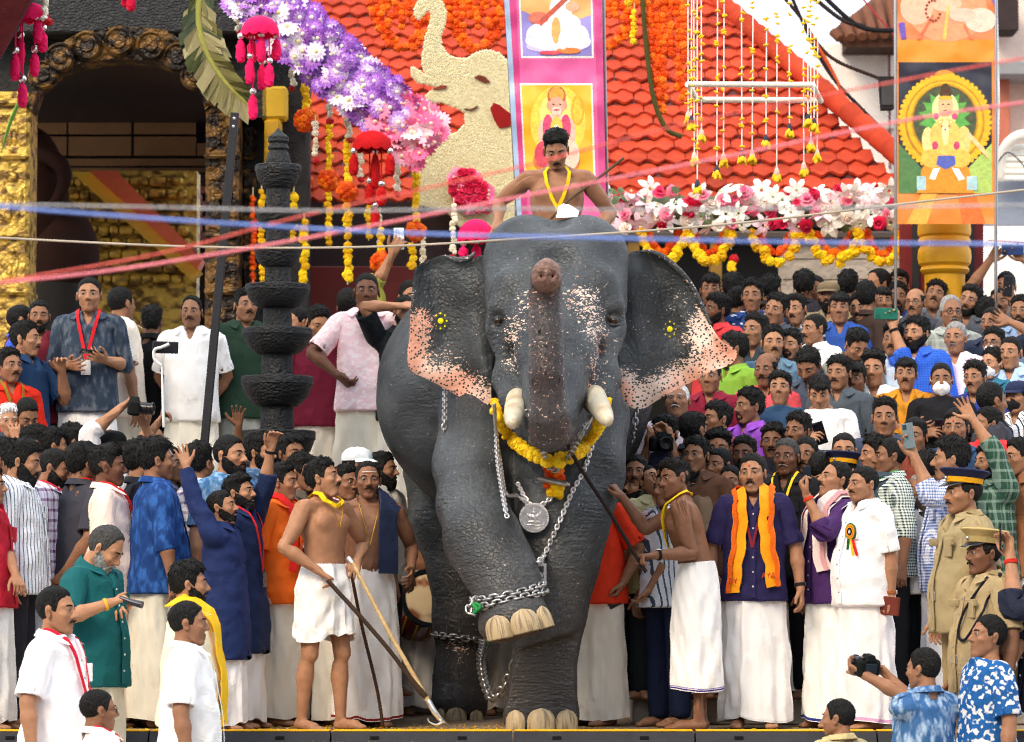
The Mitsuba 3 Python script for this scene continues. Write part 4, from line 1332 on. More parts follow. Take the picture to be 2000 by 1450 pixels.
def mundu_mesh(z1, seed, wide=1.0, stride=0.0):
    """A wrapped white cloth from the waist to z1, falling in folds with an overlap in front."""
    r = np.random.default_rng(seed)
    n, m = 84, 22
    th = np.arange(n) * 2 * math.pi / n
    ph = r.uniform(0, 6.28, 6)
    amp = r.uniform(.5, 1, 6)
    V = []
    for i in range(m + 1):
        t = i / m
        z = 1.045 + (z1 - 1.045) * t
        L = (1.045 - z) / .98
        a = np.interp(L, [0, .12, .25, .5, 1], [.156, .176, .188, .202 * wide, .222 * wide])
        b = np.interp(L, [0, .12, .25, .5, 1], [.114, .140, .150, .156 * wide, .170 * wide])
        fold = sum(amp[k] * np.sin((3 + 3 * k) * th + ph[k] + .8 * math.sin(3 * t + k)) / (1 + .5 * k) for k in range(6)) * (.002 + .009 * sstep(0, .7, np.array(t))) + .0040 * np.sin(7 * th + 16 * t + ph[1]) * sstep(.02, .2, np.array(t)) * (1 + np.sin(2 * th + ph[2])) + .003 * np.sin(13 * th - 24 * t + ph[3])
        ov = sstep(-.25, .0, np.sin(th * .5 + .6) - .97) * 0
        front = np.exp(-((np.mod(th - math.radians(250) + math.pi, 2 * math.pi) - math.pi) / .16) ** 2)
        edge = .018 * front * (np.mod(th - math.radians(250) + math.pi, 2 * math.pi) > math.pi)
        rr = 1 + (fold + edge) / .17
        V.append(np.stack([a * np.cos(th) * rr + stride * t * 0, b * np.sin(th) * rr + .004, np.full(n, z) + (.012 * np.sin(2 * th + ph[0]) + .02 * front) * t], 1))
    for k, s in ((m, .96), (m, .93)):
        w = V[m].copy()
        w[:, :2] *= s
        w[:, 2] += .0 if s > .95 else .05
        V.append(w)
    V = np.vstack(V)
    q = [[i * n + j, (i + 1) * n + j, (i + 1) * n + (j + 1) % n, i * n + (j + 1) % n] for i in range(m + 2) for j in range(n)]
    mm = cat([(V, np.array(q))])
    return np.asarray(mm.vertices), np.asarray(mm.faces)


def cached(k, f):
    if k not in _cache:
        _cache[k] = f()
    return _cache[k]


# ---- joints
SH, EL, WR = np.array((.178, .012, 1.388)), np.array((.462, .01, 1.39)), np.array((.715, .008, 1.39))


def part_rot(P, w, J, R):
    """Rotates P about J by the fraction w of R."""
    ang = math.acos(max(-1, min(1, (np.trace(R) - 1) / 2)))
    if ang < 1e-5:
        return P
    ax = np.array([R[2, 1] - R[1, 2], R[0, 2] - R[2, 0], R[1, 0] - R[0, 1]])
    if np.linalg.norm(ax) < 1e-6:
        ax = np.array([0, 0, 1.0])
    ax = ax / np.linalg.norm(ax)
    on = w > 0
    q = P[on] - J
    a = (w[on] * ang)[:, None]
    c, s = np.cos(a), np.sin(a)
    q = q * c + np.cross(ax, q) * s + ax * (q @ ax)[:, None] * (1 - c)
    out = P.copy()
    out[on] = q + J
    return out


def R_ypr(yaw, pitch, roll):
    """yaw about z (turns the face to +x), pitch about x (nods down), roll about y."""
    return rotm([0, 0, 1], math.radians(yaw)) @ rotm([1, 0, 0], math.radians(pitch)) @ rotm([0, 1, 0], math.radians(roll))


class Pose:
    def __init__(s):
        s.neck, s.spine, s.arm, s.curl, s.crouch, s.headscale, s.leg = np.eye(3), np.eye(3), {}, {1: .3, -1: .3}, 0.0, (1, 1, 1), {}

    def aim(s, side, U, F, palm=None):
        U, F = np.asarray(U, float) / np.linalg.norm(U), np.asarray(F, float) / np.linalg.norm(F)
        ex = np.array((side, 0, 0.0))
        Rs = rot_between(ex, U)
        # keep the elbow's hinge in the plane of the two bones
        Re = rot_between(ex, Rs.T @ F)
        tw_ = 0.0
        if palm is not None:
            n = Rs @ Re @ np.array((0, 0, -1.0))
            p = np.asarray(palm, float) - F * (np.asarray(palm, float) @ F)
            if np.linalg.norm(p) > 1e-3:
                p /= np.linalg.norm(p)
                tw_ = math.atan2(np.cross(n, p) @ F, n @ p) * side
        s.arm[side] = (Rs, Re, tw_)

    def reach(s, side, target, pole=None, palm=None):
        """target: where the palm should be, in the body's own rest frame."""
        S = SH * (side, 1, 1)
        l1, l2 = .284, .253 + .075
        v = np.asarray(target, float) - S
        D = min(max(np.linalg.norm(v), .12), (l1 + l2) * .995)
        v = v / np.linalg.norm(v)
        pole = np.array((.45 * side, .35, -1.0)) if pole is None else np.asarray(pole, float)
        p = pole - v * (pole @ v)
        p /= np.linalg.norm(p)
        ca = (l1 * l1 + D * D - l2 * l2) / (2 * l1 * D)
        a = math.acos(max(-1, min(1, ca)))
        U = v * math.cos(a) + p * math.sin(a)
        s.aim(side, U, S + v * D - (S + U * l1), palm)

    def apply(s, P, head=False):
        P = np.array(P, float)
        x, z = P[:, 0], P[:, 2]
        R0 = P.copy()
        # head shape
        hs = np.asarray(s.headscale)
        w = sstep(1.44, 1.50, z) * (np.abs(x) < .16) if not head else np.ones(len(P))
        c = HC + np.array((0, .02, -.09))
        P = P + w[:, None] * (P - c) * (hs[:3] - 1)
        if len(hs) > 3:      # jaw, nose, brow of this one person
            hz = R0[:, 2] - HC[2]
            P[:, 0] += w * (R0[:, 0]) * hs[3] * sstep(.0, -.08, hz)
            P[:, 1] -= w * hs[4] * np.exp(-(R0[:, 0] / .016) ** 2 - ((hz + .026) / .026) ** 2) * (R0[:, 1] < -.07)
            P[:, 2] -= w * hs[5] * sstep(-.03, -.10, hz) * (R0[:, 1] < -.01)
        for side in (1, -1):
            if head or side not in s.arm:
                continue
            Rs, Re, t = s.arm[side]
            ax = R0[:, 0] * side
            # fingers
            cu = s.curl[side]
            if cu:
                k = np.array((.800 * side, 0, 1.388))
                thumb = (R0[:, 1] < -.043) & (ax < .80) | (R0[:, 1] < -.052)
                for xj, kk in ((.842, .9), (.800, 1.0)):
                    wv = sstep(xj - .008, xj + .012, ax) * ~thumb
                    P = part_rot(P, wv, np.array((xj * side, 0, 1.385)), rotm([0, 1, 0], side * 1.35 * cu * kk))
                wv = sstep(-.025, -.062, R0[:, 1]) * (ax > .735)
                P = part_rot(P, wv, np.array((.745 * side, -.025, 1.382)), rotm([side * 1.0, 0, side * .45], 0.9 * cu))
            if t:
                P = part_rot(P, np.clip((ax - .47) / .24, 0, 1), np.array((0, .01, 1.39)), rotm([1, 0, 0], t * side) if False else rotm([side, 0, 0], t * side))
            P = part_rot(P, sstep(.412, .512, ax), EL * (side, 1, 1), Re)
            off = (ax - .112) + np.minimum(R0[:, 2] - 1.375, 0) * .62
            P = part_rot(P, sstep(.0, .125, off), SH * (side, 1, 1), Rs)
        if s.crouch or s.leg:
            for side in (1, -1):
                q = s.leg.get(side, (s.crouch, 2 * s.crouch))
                hip, knee = q[:2]
                m = (R0[:, 0] * side >= 0)
                P = part_rot(P, sstep(.54, .42, z) * m, np.array((.10 * side, 0, .48)), rotm([1, 0, 0], knee))
                P = part_rot(P, sstep(.98, .80, z) * m, np.array((.09 * side, 0, .90)), rotm([1, 0, 0], -hip))
                if len(q) > 2:
                    P = part_rot(P, sstep(.98, .80, z) * m, np.array((.09 * side, 0, .90)), rotm([0, 1, 0], -q[2] * side))
        w = sstep(1.425, 1.525, z) * (np.abs(x) < .16) if not head else np.ones(len(P))
        P = part_rot(P, w, np.array((0, .022, 1.475)), s.neck)
        P = part_rot(P, sstep(.92, 1.22, z) if not head else np.ones(len(P)), np.array((0, .02, 1.02)), s.spine)
        return P

    def hand(s, side):
        """The palm's centre and the forearm's direction, in the pose (body frame)."""
        q = s.apply(np.array([(.765 * side, .006, 1.375), (.715 * side, .008, 1.39), (.765 * side, .006, 1.30)]))
        return q[0], q[0] - q[1], q[2] - q[0]
# ---------------------------------------------------------------- assembling one person
STEP_RUN, STEP_RISE, STAIR_Y0 = 0.50, 0.16, 20.95


LEFT_STEPS = ((21.3, .16), (21.8, .32), (22.2, .48), (22.5, .64), (22.75, .80), (23.0, .96), (23.2, 1.25))


def floor_at(x, y):
    if y < 19.62:
        return -.95 if y < 18.6 else (-.72 if y < 18.95 else -.53)
    if x > 0.75:
        return 0.0 if y < STAIR_Y0 else min(10, int((y - STAIR_Y0) / STEP_RUN) + 1) * STEP_RISE
    if y > 23.2:
        return 1.25
    if x > -.78:
        return 0.0
    return max([0.0] + [z for q, z in LEFT_STEPS if y > q])


TONES = {'a': .15, 'b': .28, 'c': .43, 'd': .60, 'e': .84}
people = {}
HAIRC = {'k': (.014, .012, .011), 'g': (.30, .30, .30), 'w': (.72, .72, .72), 's': (.06, .058, .055), 'n': (.03, .016, .009)}


def hexc(s):
    return s


def P(px, py, d, yaw, tone, hair, beard, shirt, label, hy=0, hp=0, hr=0, lower='m', A=None, B=None, lean=0, roll=0, h=None, floor=None, fat=.0, lod=None, extra=(), group=None, hc=None,
      crouch=0, seed=None, face=(1, 1, 1), legs=None, name='person', big=1.0):
    """px, py: where the top of the head is in the photograph; yaw: body, hy: head relative to the body (degrees, + to the picture's right).
    A, B: the arm at the body's +x / -x side: 'd' down, 'f' folded, 'h' holding at the chest, 'b' behind, (px, py, dd) reaching for that point, dd metres behind the body's own distance."""
    k = key(name)
    sd = (len(people) * 37 + 11) if seed is None else seed
    rs = np.random.default_rng(sd)
    if d is None:
        ht = rs.uniform(1.60, 1.73)
        d = min(np.arange(21.0, 26.6, .05), key=lambda q: abs(at(px, py, q)[2] - ht - (0 if q < STAIR_Y0 else (q - STAIR_Y0) / STEP_RUN * STEP_RISE + .5 * STEP_RISE)))
    top = at(px, py, d)
    fl = floor_at(top[0], d) if floor is None else floor
    hairup = {'bald': 0, 'buzz': .004, 'short': .012, 'receding': .008, 'cap': .02}.get(hair, .024)
    pose = Pose()
    sp = R_ypr(0, lean, roll)
    pose.spine = sp
    pose.crouch = math.radians(crouch)
    pose.legs = {}
    if legs:
        pose.leg = {s: tuple(math.radians(a) for a in q) for s, q in legs.items()}
    pose.neck = R_ypr(hy, hp, hr)
    fs = 1.02 * big
    pose.headscale = (fs * face[0] * rs.uniform(.95, 1.06), fs * face[1] * rs.uniform(.97, 1.03), fs * face[2] * rs.uniform(.96, 1.05), rs.uniform(-.10, .12), rs.uniform(-.004, .006), rs.uniform(-.006, .008))
    tp = pose.apply(np.array([[0, .012, 1.699 + hairup]]))[0]
    low = 0.0
    if crouch or legs:
        low = pose.apply(np.array([(.1, .02, 0.0), (-.1, .02, 0.0)]))[:, 2].min()
    s = (top[2] - fl) / (tp[2] - low) if h is None else h / 1.70
    if h is None and not .80 < s < 1.12:
        s = min(max(s, .80), 1.12)
    Rz = rotm([0, 0, 1], math.radians(yaw))
    base = top - Rz @ tp * s
    W = lambda q: (q @ Rz.T) * s + base
    inv = lambda w: sp.T @ (((w - base) / s) @ Rz - np.array((0, .02, 1.02))) + np.array((0, .02, 1.02))
    for side, a in ((1, A), (-1, B)):
        a = 'd' if a is None else a
        palm = None
        if isinstance(a, str):
            j = rs.uniform(-.06, .06, 3)
            if a == 'd':
                ko = .10 if shirt[1:2] == 'k' else .0
                pose.aim(side, (.24 * side + .5 * abs(j[0]) * side + ko * side + .3 * fat * side, .03 + j[1], -1), (.10 * side + ko * side + j[2] * .5, -.16, -1), (-side, .1, 0))
            elif a == 'b':
                pose.aim(side, (.25 * side, .35, -1), (-.55 * side, .30, -.75))
            elif a == 'f':
                pose.reach(side, (-.12 * side, -.255 + .03 * side, 1.20 + .02 * side), pole=(side * .8, .1, -1), palm=(0, 1, 0)); pose.curl[side] = .35
            elif a == 'h':
                pose.reach(side, (.09 * side, -.34, 1.22), palm=(-side * .6, .5, .3)); pose.curl[side] = .6
            elif a == 'w':      # hands on the waist knot
                pose.reach(side, (.13 * side, -.20, 1.03), pole=(side, .5, -.4), palm=(-side, .6, 0)); pose.curl[side] = .5
            elif a == 'u':
                pose.reach(side, (.22 * side, -.25, 1.86), palm=(0, -1, .2)); pose.curl[side] = .7
        else:
            t = inv(at(a[0], a[1], d + a[2]))
            pl = a[3] if len(a) > 3 else (0, -1, 0)
            pose.curl[side] = a[4] if len(a) > 4 else .55
            pole = a[5] if len(a) > 5 else None
            if pole is not None:
                pole = sp.T @ Rz.T @ np.asarray(pole, float)
            pose.reach(side, t, pole, sp.T @ Rz.T @ np.asarray(pl, float))
    if lod is None:
        lod = 'hi' if d < 20.9 else ('mid' if d < 22.5 else 'lo')
    v, f = BODY[lod]
    dark, stub = BODYV[lod]
    vv = v.copy()
    shirtless = shirt == ''
    n0 = cached(('n', lod), lambda: vnorm(v, f))
    x, z = np.abs(v[:, 0]), v[:, 2]
    cover = np.zeros(len(v))
    if not shirtless:
        sk = shirt.split(' ')[0].split(':')[0]
        xs = {'s': .39, 'l': .66, 'r': .50, 'n': .16}[sk[0]]
        cover = ((z < 1.385) & (z > .75) & (x < .24) | (x < xs) & (z < 1.45) & (z > 1.2) & (x > .17)) * 1.0
        cover = np.maximum(cover, (x < .2) & (z < 1.33) & (z > .7))
        cover = np.maximum(cover, (x > .085) & (x < xs) & (z > 1.3) & (z < 1.5))
    if lower[0] in 'mt':
        cover = np.maximum(cover, (z < 1.0) & (z > .16))
    if lower[0] == 'f':
        cover = np.maximum(cover, (z < 1.0) & (z > .62))
    vv = vv - n0 * (.016 * cover)[:, None]
    belly = fat * np.exp(-((vv[:, 2] - 1.06) / .16) ** 2) * (x < .25)
    vv[:, 1] = np.where(vv[:, 1] < 0, vv[:, 1] * (1 + 1.1 * belly), vv[:, 1])
    w = W(pose.apply(vv))
    tn = min(max(TONES[tone] + rs.uniform(-.13, .11), 0), 1)
    sv = np.maximum(dark, (.38 if beard in ('', 'stache') else .5) * stub * (rs.uniform(.3, 1) if beard == '' else .8)) if beard != 'clean' else dark
    put(k, (w, f), 'skin', smooth=True, uv=np.stack([np.full(len(w), tn), sv], 1))
    tag(k, label, 'person', group)
    W2 = lambda m, head=True: (W(pose.apply(m[0], head)), m[1])
    hcol = HAIRC[hc or 'k']
    for b_ in BROWS:
        put(key('eyebrow', k), W2(b_), 'hair', HAIRC['k'] if hc != 'w' else hcol, smooth=True)
    for e in EYES:
        ev = e[0]
        q = ev - ev.mean(0)
        ir = (np.abs(q[:, 0]) < .0075) & (q[:, 1] < -.005) & (np.abs(q[:, 2]) < .0085)
        fi = ir[e[1]].all(1)
        # the white and the iris as two colours on one eyeball: faces split by colour
        V = np.vstack([ev[e[1][~fi]].reshape(-1, 3), ev[e[1][fi]].reshape(-1, 3)])
        uvq = np.array([pack((.25, .21, .19))] * (3 * (~fi).sum()) + [pack((.012, .008, .006))] * (3 * fi.sum()))
        put(key('eye', k), (W(pose.apply(V, True)), np.arange(len(V)).reshape(-1, 3)), 'gloss', smooth=False, uv=np.stack([uvq, uvq], 1))
    if hair and hair != 'cap':
        put(key('hair', k), W2(hair_of(hair, sd)), 'hair', hcol, smooth=50)
    elif hair == 'cap':
        put(key('hair', k), W2(hair_of('bald', sd)), 'hair', hcol, smooth=50)
    if beard and beard != 'clean':
        bc = HAIRC['g'] if hc in ('g', 's') else hcol
        put(key('moustache' if beard == 'stache' else 'beard', k), W2(beard_of(beard, sd)), 'hair', bc, smooth=50)
    if not shirtless:
        a, b = shirt.split(' ')
        sk, pt = (a.split(':') + [''])[:2]
        c = b.split('/')
        hem = {'k': .50, 'n': .79, 'i': .98}[sk[1]]
        cl = lod if lod == 'hi' else 'lo'
        m = cached(('shirt', sk, cl), lambda: shirt_mesh(sk[0], hem, sk[2], cl))
        q = m[0].copy()
        bl = fat * np.exp(-((q[:, 2] - 1.06) / .17) ** 2) * (np.abs(q[:, 0]) < .25)
        q[:, 1] = np.where(q[:, 1] < 0, q[:, 1] * (1 + bl), q[:, 1])
        if lod != 'lo':
            nn = vnorm(q, m[1])
            fo = meshkit.fbm(q * (9, 9, 8) + sd, 3, sd) - .5
            dg = np.sin((q[:, 2] * 34 + np.abs(q[:, 0]) * 26 + 5 * meshkit.noise(q * 5 + sd, sd)) ) * sstep(.45, .7, meshkit.noise(q * (5, 5, 6) + sd + 3, sd + 1))
            am = np.clip(({'s': .43, 'l': .69, 'r': .54, 'n': .2}[sk[0]] - np.abs(q[:, 0])) / .07, 0, 1) * np.clip((q[:, 2] - hem) / .05, .1, 1)
            q = q + nn * ((.028 * fo + .0038 * dg) * am)[:, None]
        put(key('shirt', k), W2((q, m[1]), False), 'cloth' + ('_' + pt if pt else ''), c[0], c[1] if len(c) > 1 else None, smooth=55)
        if sk[2] == 'c':
            put(key('collar', k), W2(COLLAR, False), 'cloth' + ('_' + pt if pt else ''), c[0], c[1] if len(c) > 1 else None, smooth=40)
        if sk[2] == 'c' and lod == 'hi' and sk[1] != 'k':
            zz = np.linspace(hem + .02, 1.335, 14)
            rb = ribbon([(.004, front_y(0, z_, fat) + .004, z_) for z_ in zz], .032, .004)
            worn_early = put(key('placket', k), (W(pose.apply(np.asarray(rb.vertices))), rb.faces), 'cloth' + ('_' + pt if pt else ''), c[0], c[1] if len(c) > 1 else None, smooth=40)
            y_ = front_y(.085, 1.27, fat) - .001
            pk = bx(.045, .125, y_ - .004, y_ + .012, 1.22, 1.315, .003)
            put(key('pocket', k), (W(pose.apply(np.asarray(pk.vertices))), pk.faces), 'cloth' + ('_' + pt if pt else ''), c[0], c[1] if len(c) > 1 else None, smooth=30)
            for z_ in (1.33, 1.24, 1.15, 1.06, .97, .88):
                if z_ > hem:
                    ic = trimesh.creation.icosphere(subdivisions=1)
                    put(key('shirt_button', k), (W(pose.apply(np.asarray(ic.vertices) * (.0065, .004, .0065) + (.004, front_y(0, z_, fat) - .001, z_))), ic.faces), 'gloss', 'c8c8c8' if c[0][0] in '0123456' else '8a8a88', smooth=True)
    lw, lc = (lower.split(' ') + ['f3f4f6'])[:2]
    if lw[0] in 'mf':
        z1 = {'m': .05, 'f': .52}[lw[0]] if ':' not in lw else float(lw.split(':')[1])
        m = mundu_mesh(z1, sd % 5, 1.0)
        if lw[0] == 'f':      # tucked up: bunched, its hem uneven
            q = m[0]
            t = np.clip((1.045 - q[:, 2]) / .5, 0, 1)
            th = np.arctan2(q[:, 1], q[:, 0])
            q = q * np.stack([1 - .05 * t, 1 - .04 * t, 1 + 0 * t], 1)
            q[:, 2] -= t * (.05 * np.sin(2 * th + 1) + .05 * np.exp(-((th + 1.3) / .35) ** 2) - .03)
            q[:, :2] *= (1 + .10 * np.exp(-((q[:, 2] - .90) / .07) ** 2) * (1 + .5 * np.sin(5 * th)) + .03 * np.sin(9 * th + 20 * q[:, 2]) * t)[:, None]
            m = (q, m[1])
        wm = m
        put(key('wrap', k), (W(pose.apply(m[0] * (1, 1 + .15 * fat, 1))), m[1]), 'cloth', lc, smooth=60)
    elif lw[0] == 't':
        m = cached('trousers', trouser_mesh)
        put(key('trousers', k), (W(pose.apply(m[0])), m[1]), 'cloth', lc, smooth=50)
    people[k] = dict(wrap=wm if lw[0] in 'mf' else None, pose=pose, W=W, s=s, Rz=Rz, d=d, lod=lod, top=top, shirt=shirt, fat=fat)
    return k
# ---------------------------------------------------------------- flowers, banners, lamp tower, ropes
def petal_bsdf(name, rough=.6):
    scene[name] = princ(lambda p, n, uv: unpack(uv.x) * (.8 + .4 * mikit.noise(p.x * 120, p.y * 120, p.z * 120)), rough, .3)


petal_bsdf('petal')


def shape_of(name, mesh, bsdf, cols, smooth=False):
    """A mesh written once: faces coloured by cols[i] of its list of pieces, to be placed many times."""
    if isinstance(mesh, list):
        V, Fq, U = [], [], []
        o = 0
        for m, c in zip(mesh, cols):
            v, f, n = meshkit.arrays(m, False)
            v = v[f].reshape(-1, 3)
            V.append(v); Fq.append(np.arange(len(v)).reshape(-1, 3) + o); U.append(np.full((len(v), 2), pack(c))); o += len(v)
        path = meshkit.write_ply((np.vstack(V), np.vstack(Fq)), False, np.vstack(U), None)
        return {'type': 'ply', 'filename': path, 'face_normals': True, 'bsdf': {'type': 'ref', 'id': bsdf}}
    v, f, n = meshkit.arrays(mesh, smooth)
    path = meshkit.write_ply((v, f), False, np.full((len(v), 2), pack(cols)), None, normals=n)
    return {'type': 'ply', 'filename': path, 'face_normals': n is None, 'bsdf': {'type': 'ref', 'id': bsdf}}


def puff(seed):
    m = trimesh.creation.icosphere(subdivisions=2)
    v = np.asarray(m.vertices)
    r = 1 + .55 * (meshkit.noise(v * 5.2 + seed, int(seed * 10)) - .5)
    v = v * r[:, None] * (1, 1, .82)
    f = np.asarray(m.faces)
    return simplified(v, f, .045)


def flower(n, layers, length, width, lift, curl, centre_r):
    """A flower facing -y: layered rings of petals round a centre."""
    ms = []
    for L in range(layers):
        k = 1 - .24 * L
        for i in range(n):
            a = 2 * math.pi * (i + .5 * (L % 2)) / n
            c, s = math.cos(a), math.sin(a)
            pts = []
            for t, w in ((.12, .35), (.5, 1.0), (.82, .8), (1.0, .06)):
                r, h = length * k * t, -(lift * (.3 + .5 * L) * t + curl * (t ** 3) * -1)
                for q in (-1, 1):
                    pts.append((c * r - s * q * width * w * k / 2, h - (.10 * width if q and t == .5 else 0), s * r + c * q * width * w * k / 2))
            ms.append((np.array(pts), np.array([[0, 2, 3, 1], [2, 4, 5, 3], [4, 6, 7, 5]])))
    pet = cat(ms)
    cen = moved(trimesh.creation.icosphere(subdivisions=1), None, (0, -lift * .5 - centre_r * .3, 0), centre_r)
    return pet, cen


PUFFS = {}
for cname, cols in (('y', ('f0c400', 'f7d21a', 'e6b000')), ('o', ('e85a00', 'f27208', 'd94800')), ('r', ('a00c14', '8a0a12', 'b81420')), ('w', ('e8e2c8', 'f2eeda', 'd6d0b0')), ('p', ('e8307a', 'd81c60', 'f05a96'))):
    for i, c in enumerate(cols):
        v, f = puff(i * 3.1 + len(PUFFS))
        PUFFS[cname, i] = shape_of('', trimesh.Trimesh(v, f, process=False), 'petal', c)
rdec = np.random.default_rng(77)


def rnd_rot():
    return rotm(rdec.normal(size=3), rdec.uniform(0, 6.28))


def balls(k, pts, rad, cname, name='marigold', jit=.25):
    for p in pts:
        d = dict(PUFFS[cname, rdec.integers(3)])
        d['to_world'] = tw(rnd_rot(), np.asarray(p) + rdec.normal(size=3) * rad * jit, rad * rdec.uniform(.85, 1.18))
        scene[key(name, k)] = d


def along(pts, step):
    c = curve(pts, 200) if len(pts) > 2 else np.linspace(pts[0], pts[1], 200)
    s = np.concatenate([[0], np.cumsum(np.linalg.norm(np.diff(c, axis=0), axis=1))])
    t = np.arange(step / 2, s[-1], step)
    return np.stack([np.interp(t, s, c[:, i]) for i in range(3)], 1)


def pxs(pts, d):
    return [at(a, b, d) for a, b in pts]


def string(px, y0, y1, d, r_px, cname, label, name='marigold_string', cat_='garland', group=None, ball=None, bc='o', px1=None):
    """A string of blossoms hanging straight down, perhaps with a big ball on its end."""
    k = key(name)
    tag(k, label, cat_, group)
    m = mpp(d)
    px1 = px if px1 is None else px1
    put(key('thread', k), tube([at(px, y0 - 14, d), at(px1, y1, d)], .006, 6), 'matte', 'd8cfa8')
    if cname in 'w':
        balls(k, along(pxs([(px, y0), (px1, y1)], d), r_px * m * 1.25), r_px * m, cname, 'jasmine')
    else:
        balls(k, along(pxs([(px, y0), (px1, y1)], d), r_px * m * 1.35), r_px * m, cname)
    if ball:
        by, br = ball
        c = at(px1, by, d)
        for i in range(34):
            a, b = i * 2.39996, 1 - 2 * (i + .5) / 34
            s = math.sqrt(1 - b * b)
            balls(k, [c + np.array((math.cos(a) * s, math.sin(a) * s, b)) * br * m * .8], br * m * .34, bc, 'ball_blossom', .05)
    return k


# marigold strings on the left of the hall
S1 = 'yellow marigold strings before the hall'
for a in ((598, 118, 212, 26.2, 8, 'y', 'yellow marigold string with an orange ball, second hanging below the purple flower band', (234, 23)),
          (642, 238, 330, 26.6, 6, 'y', 'thin yellow string with orange ball left of the red parasol', (352, 20)),
          (678, 270, 352, 25.9, 8, 'y', 'yellow string ending in an orange ball just left of the red parasol', (374, 20)),
          (592, 258, 335, 27.0, 6, 'y', 'dim yellow string with dark orange ball behind the lamp tower top', (356, 19)),
          (812, 318, 432, 25.9, 8, 'y', 'yellow string with orange ball beside the cream elephant panel', (452, 19)),
          (744, 446, 492, 26.0, 7, 'y', 'short yellow string with orange ball below the red parasol', (512, 20))):
    string(*a[:7], ball=a[7])
for a in ((679, 398, 556, 25.9, 9, 'y', 'long plain yellow marigold string below the left orange ball'), (641, 376, 478, 26.6, 7, 'y', 'short plain yellow marigold string left of the long one'),
          (594, 430, 556, 26.3, 9, 'y', 'yellow marigold string right of the lamp tower'), (511, 372, 560, 26.2, 7, 'y', 'yellow marigold string left of the lamp tower'),
          (494, 380, 556, 26.2, 6, 'o', 'thin orange marigold string left of the lamp tower'), (806, 476, 520, 26.0, 8, 'y', 'yellow string end behind the white phone'),
          (720, 395, 470, 26.3, 6, 'y', 'faint yellow string beneath the red parasol tassels'), (574, 375, 470, 26.5, 8, 'y', 'yellow string hugging the lamp tower side')):
    string(*a)
for a in ((571, 62, 166, 25.9, 6, 'hanging highest under the daisy band'), (643, 150, 232, 25.9, 6, 'above the second orange ball'), (616, 238, 306, 26.0, 6, 'right of the highest orange ball'), (681, 175, 268, 25.9, 6, 'above the yellow string by the red parasol'), (776, 285, 372, 25.8, 6, 'right of the red parasol'), (886, 400, 500, 25.4, 6, 'before the cream elephant cutout'), (702, 285, 345, 26.3, 6, 'behind the red parasol tassels'), (826, 455, 520, 26.3, 6, 'next to the elephant ear'), (465, 0, 62, 25.7, 7, 'left of the upper pink parasol'), (88, -10, 38, 21.4, 6, 'at the upper left corner'), (742, 420, 500, 26.4, 5, 'under the dark red parasol')):
    string(*a[:5], 'w', 'white jasmine string with dark red tip ' + a[5], 'jasmine_string', group='jasmine strings')
    balls([q for q in scene if q.startswith('jasmine_string')][-1].split('__')[0], [at(a[0], a[2] + 6, a[3])], .028, 'r', 'tip_blossom')

# orange marigold curtain and swags over the roof
k = key('marigold_swag'); tag(k, 'orange marigold swags and strings massed left of the pink banner', 'garland')
DS = 28.0
for u in ([(728, -10), (742, 45), (780, 92), (815, 78), (838, 20)], [(868, -10), (880, 40), (920, 94), (955, 82), (984, 20)]):
    for dx in (-7, 6):
        balls(k, along(pxs([(x + dx, y) for x, y in u], DS), .045), .034, 'o')
for x in range(745, 980, 13):
    if 832 < x < 872:
        continue
    balls(k, along(pxs([(x, -12), (x + 2, 30 + 30 * abs(math.sin(x * .11)))], DS - .03), .05), .033, 'o')
k = key('marigold_swag'); tag(k, 'orange marigold swag curving down right of the pink banner', 'garland')
for dx in (-8, 4):
    balls(k, along(pxs([(1240 + dx, -12), (1232 + dx, 35), (1205 + dx, 78), (1172 + dx, 96)], DS), .045), .036, 'o')
for x in (1188, 1202, 1216):
    balls(k, along(pxs([(x, -10), (x, 40)], DS), .05), .034, 'o')
string(1230, -12, 15, 27.8, 9, 'y', 'yellow marigold tassel end right of the pink banner'); string(1239, 20, 82, 27.8, 6, 'y', 'short thin yellow marigold string right of the pink banner', px1=1238)
k = key('marigold_curtain'); tag(k, 'long orange marigold curtain of strings hanging over the red tiles', 'garland')
for x, y1, x1 in ((1268, 170, 1276), (1283, 215, 1288), (1295, 225, 1296), (1309, 120, 1311), (1322, 180, 1327), (1332, 200, 1336)):
    balls(k, along(pxs([(x, -12), (x1, y1)], DS - .2), .05), .034, 'o')
put(key('vine', k), tube(curve(pxs([(1254, -10), (1262, 90), (1276, 190), (1300, 250), (1332, 268)], DS - .25), 20), .022, 6), 'matte', '4a4a22', smooth=True)

# swags under the lilies
for i, (cx, w) in enumerate(((1294, 46), (1385, 40), (1515, 48), (1628, 50), (1722, 46))):
    k = key('marigold_festoon')
    tag(k, ('yellow and orange marigold festoon nearest the elephant ear', 'narrow yellow and orange marigold festoon by the wooden pier', 'third yellow and orange marigold festoon from the elephant',
            'yellow and orange marigold festoon on the pale stone wall', 'yellow and orange marigold festoon beside the gold pillar')[i], 'garland', 'marigold festoons under the lily band')
    balls(k, along(pxs([(cx - w, 448), (cx - w * .72, 482), (cx, 514), (cx + w * .72, 488), (cx + w, 448)], 26.55), .046), .041, 'y')
    balls(k, along(pxs([(cx - w * .72, 450), (cx - w * .45, 474), (cx, 496), (cx + w * .45, 478), (cx + w * .72, 450)], 26.65), .046), .034, 'o')
k = string(1428, 455, 488, 26.55, 10, 'y', 'thick yellow string with a dark red band between two festoons')
balls(k, along(pxs([(1428, 500), (1428, 507)], 26.55), .03), .045, 'r'); balls(k, along(pxs([(1428, 512), (1428, 530)], 26.55), .04), .045, 'y')

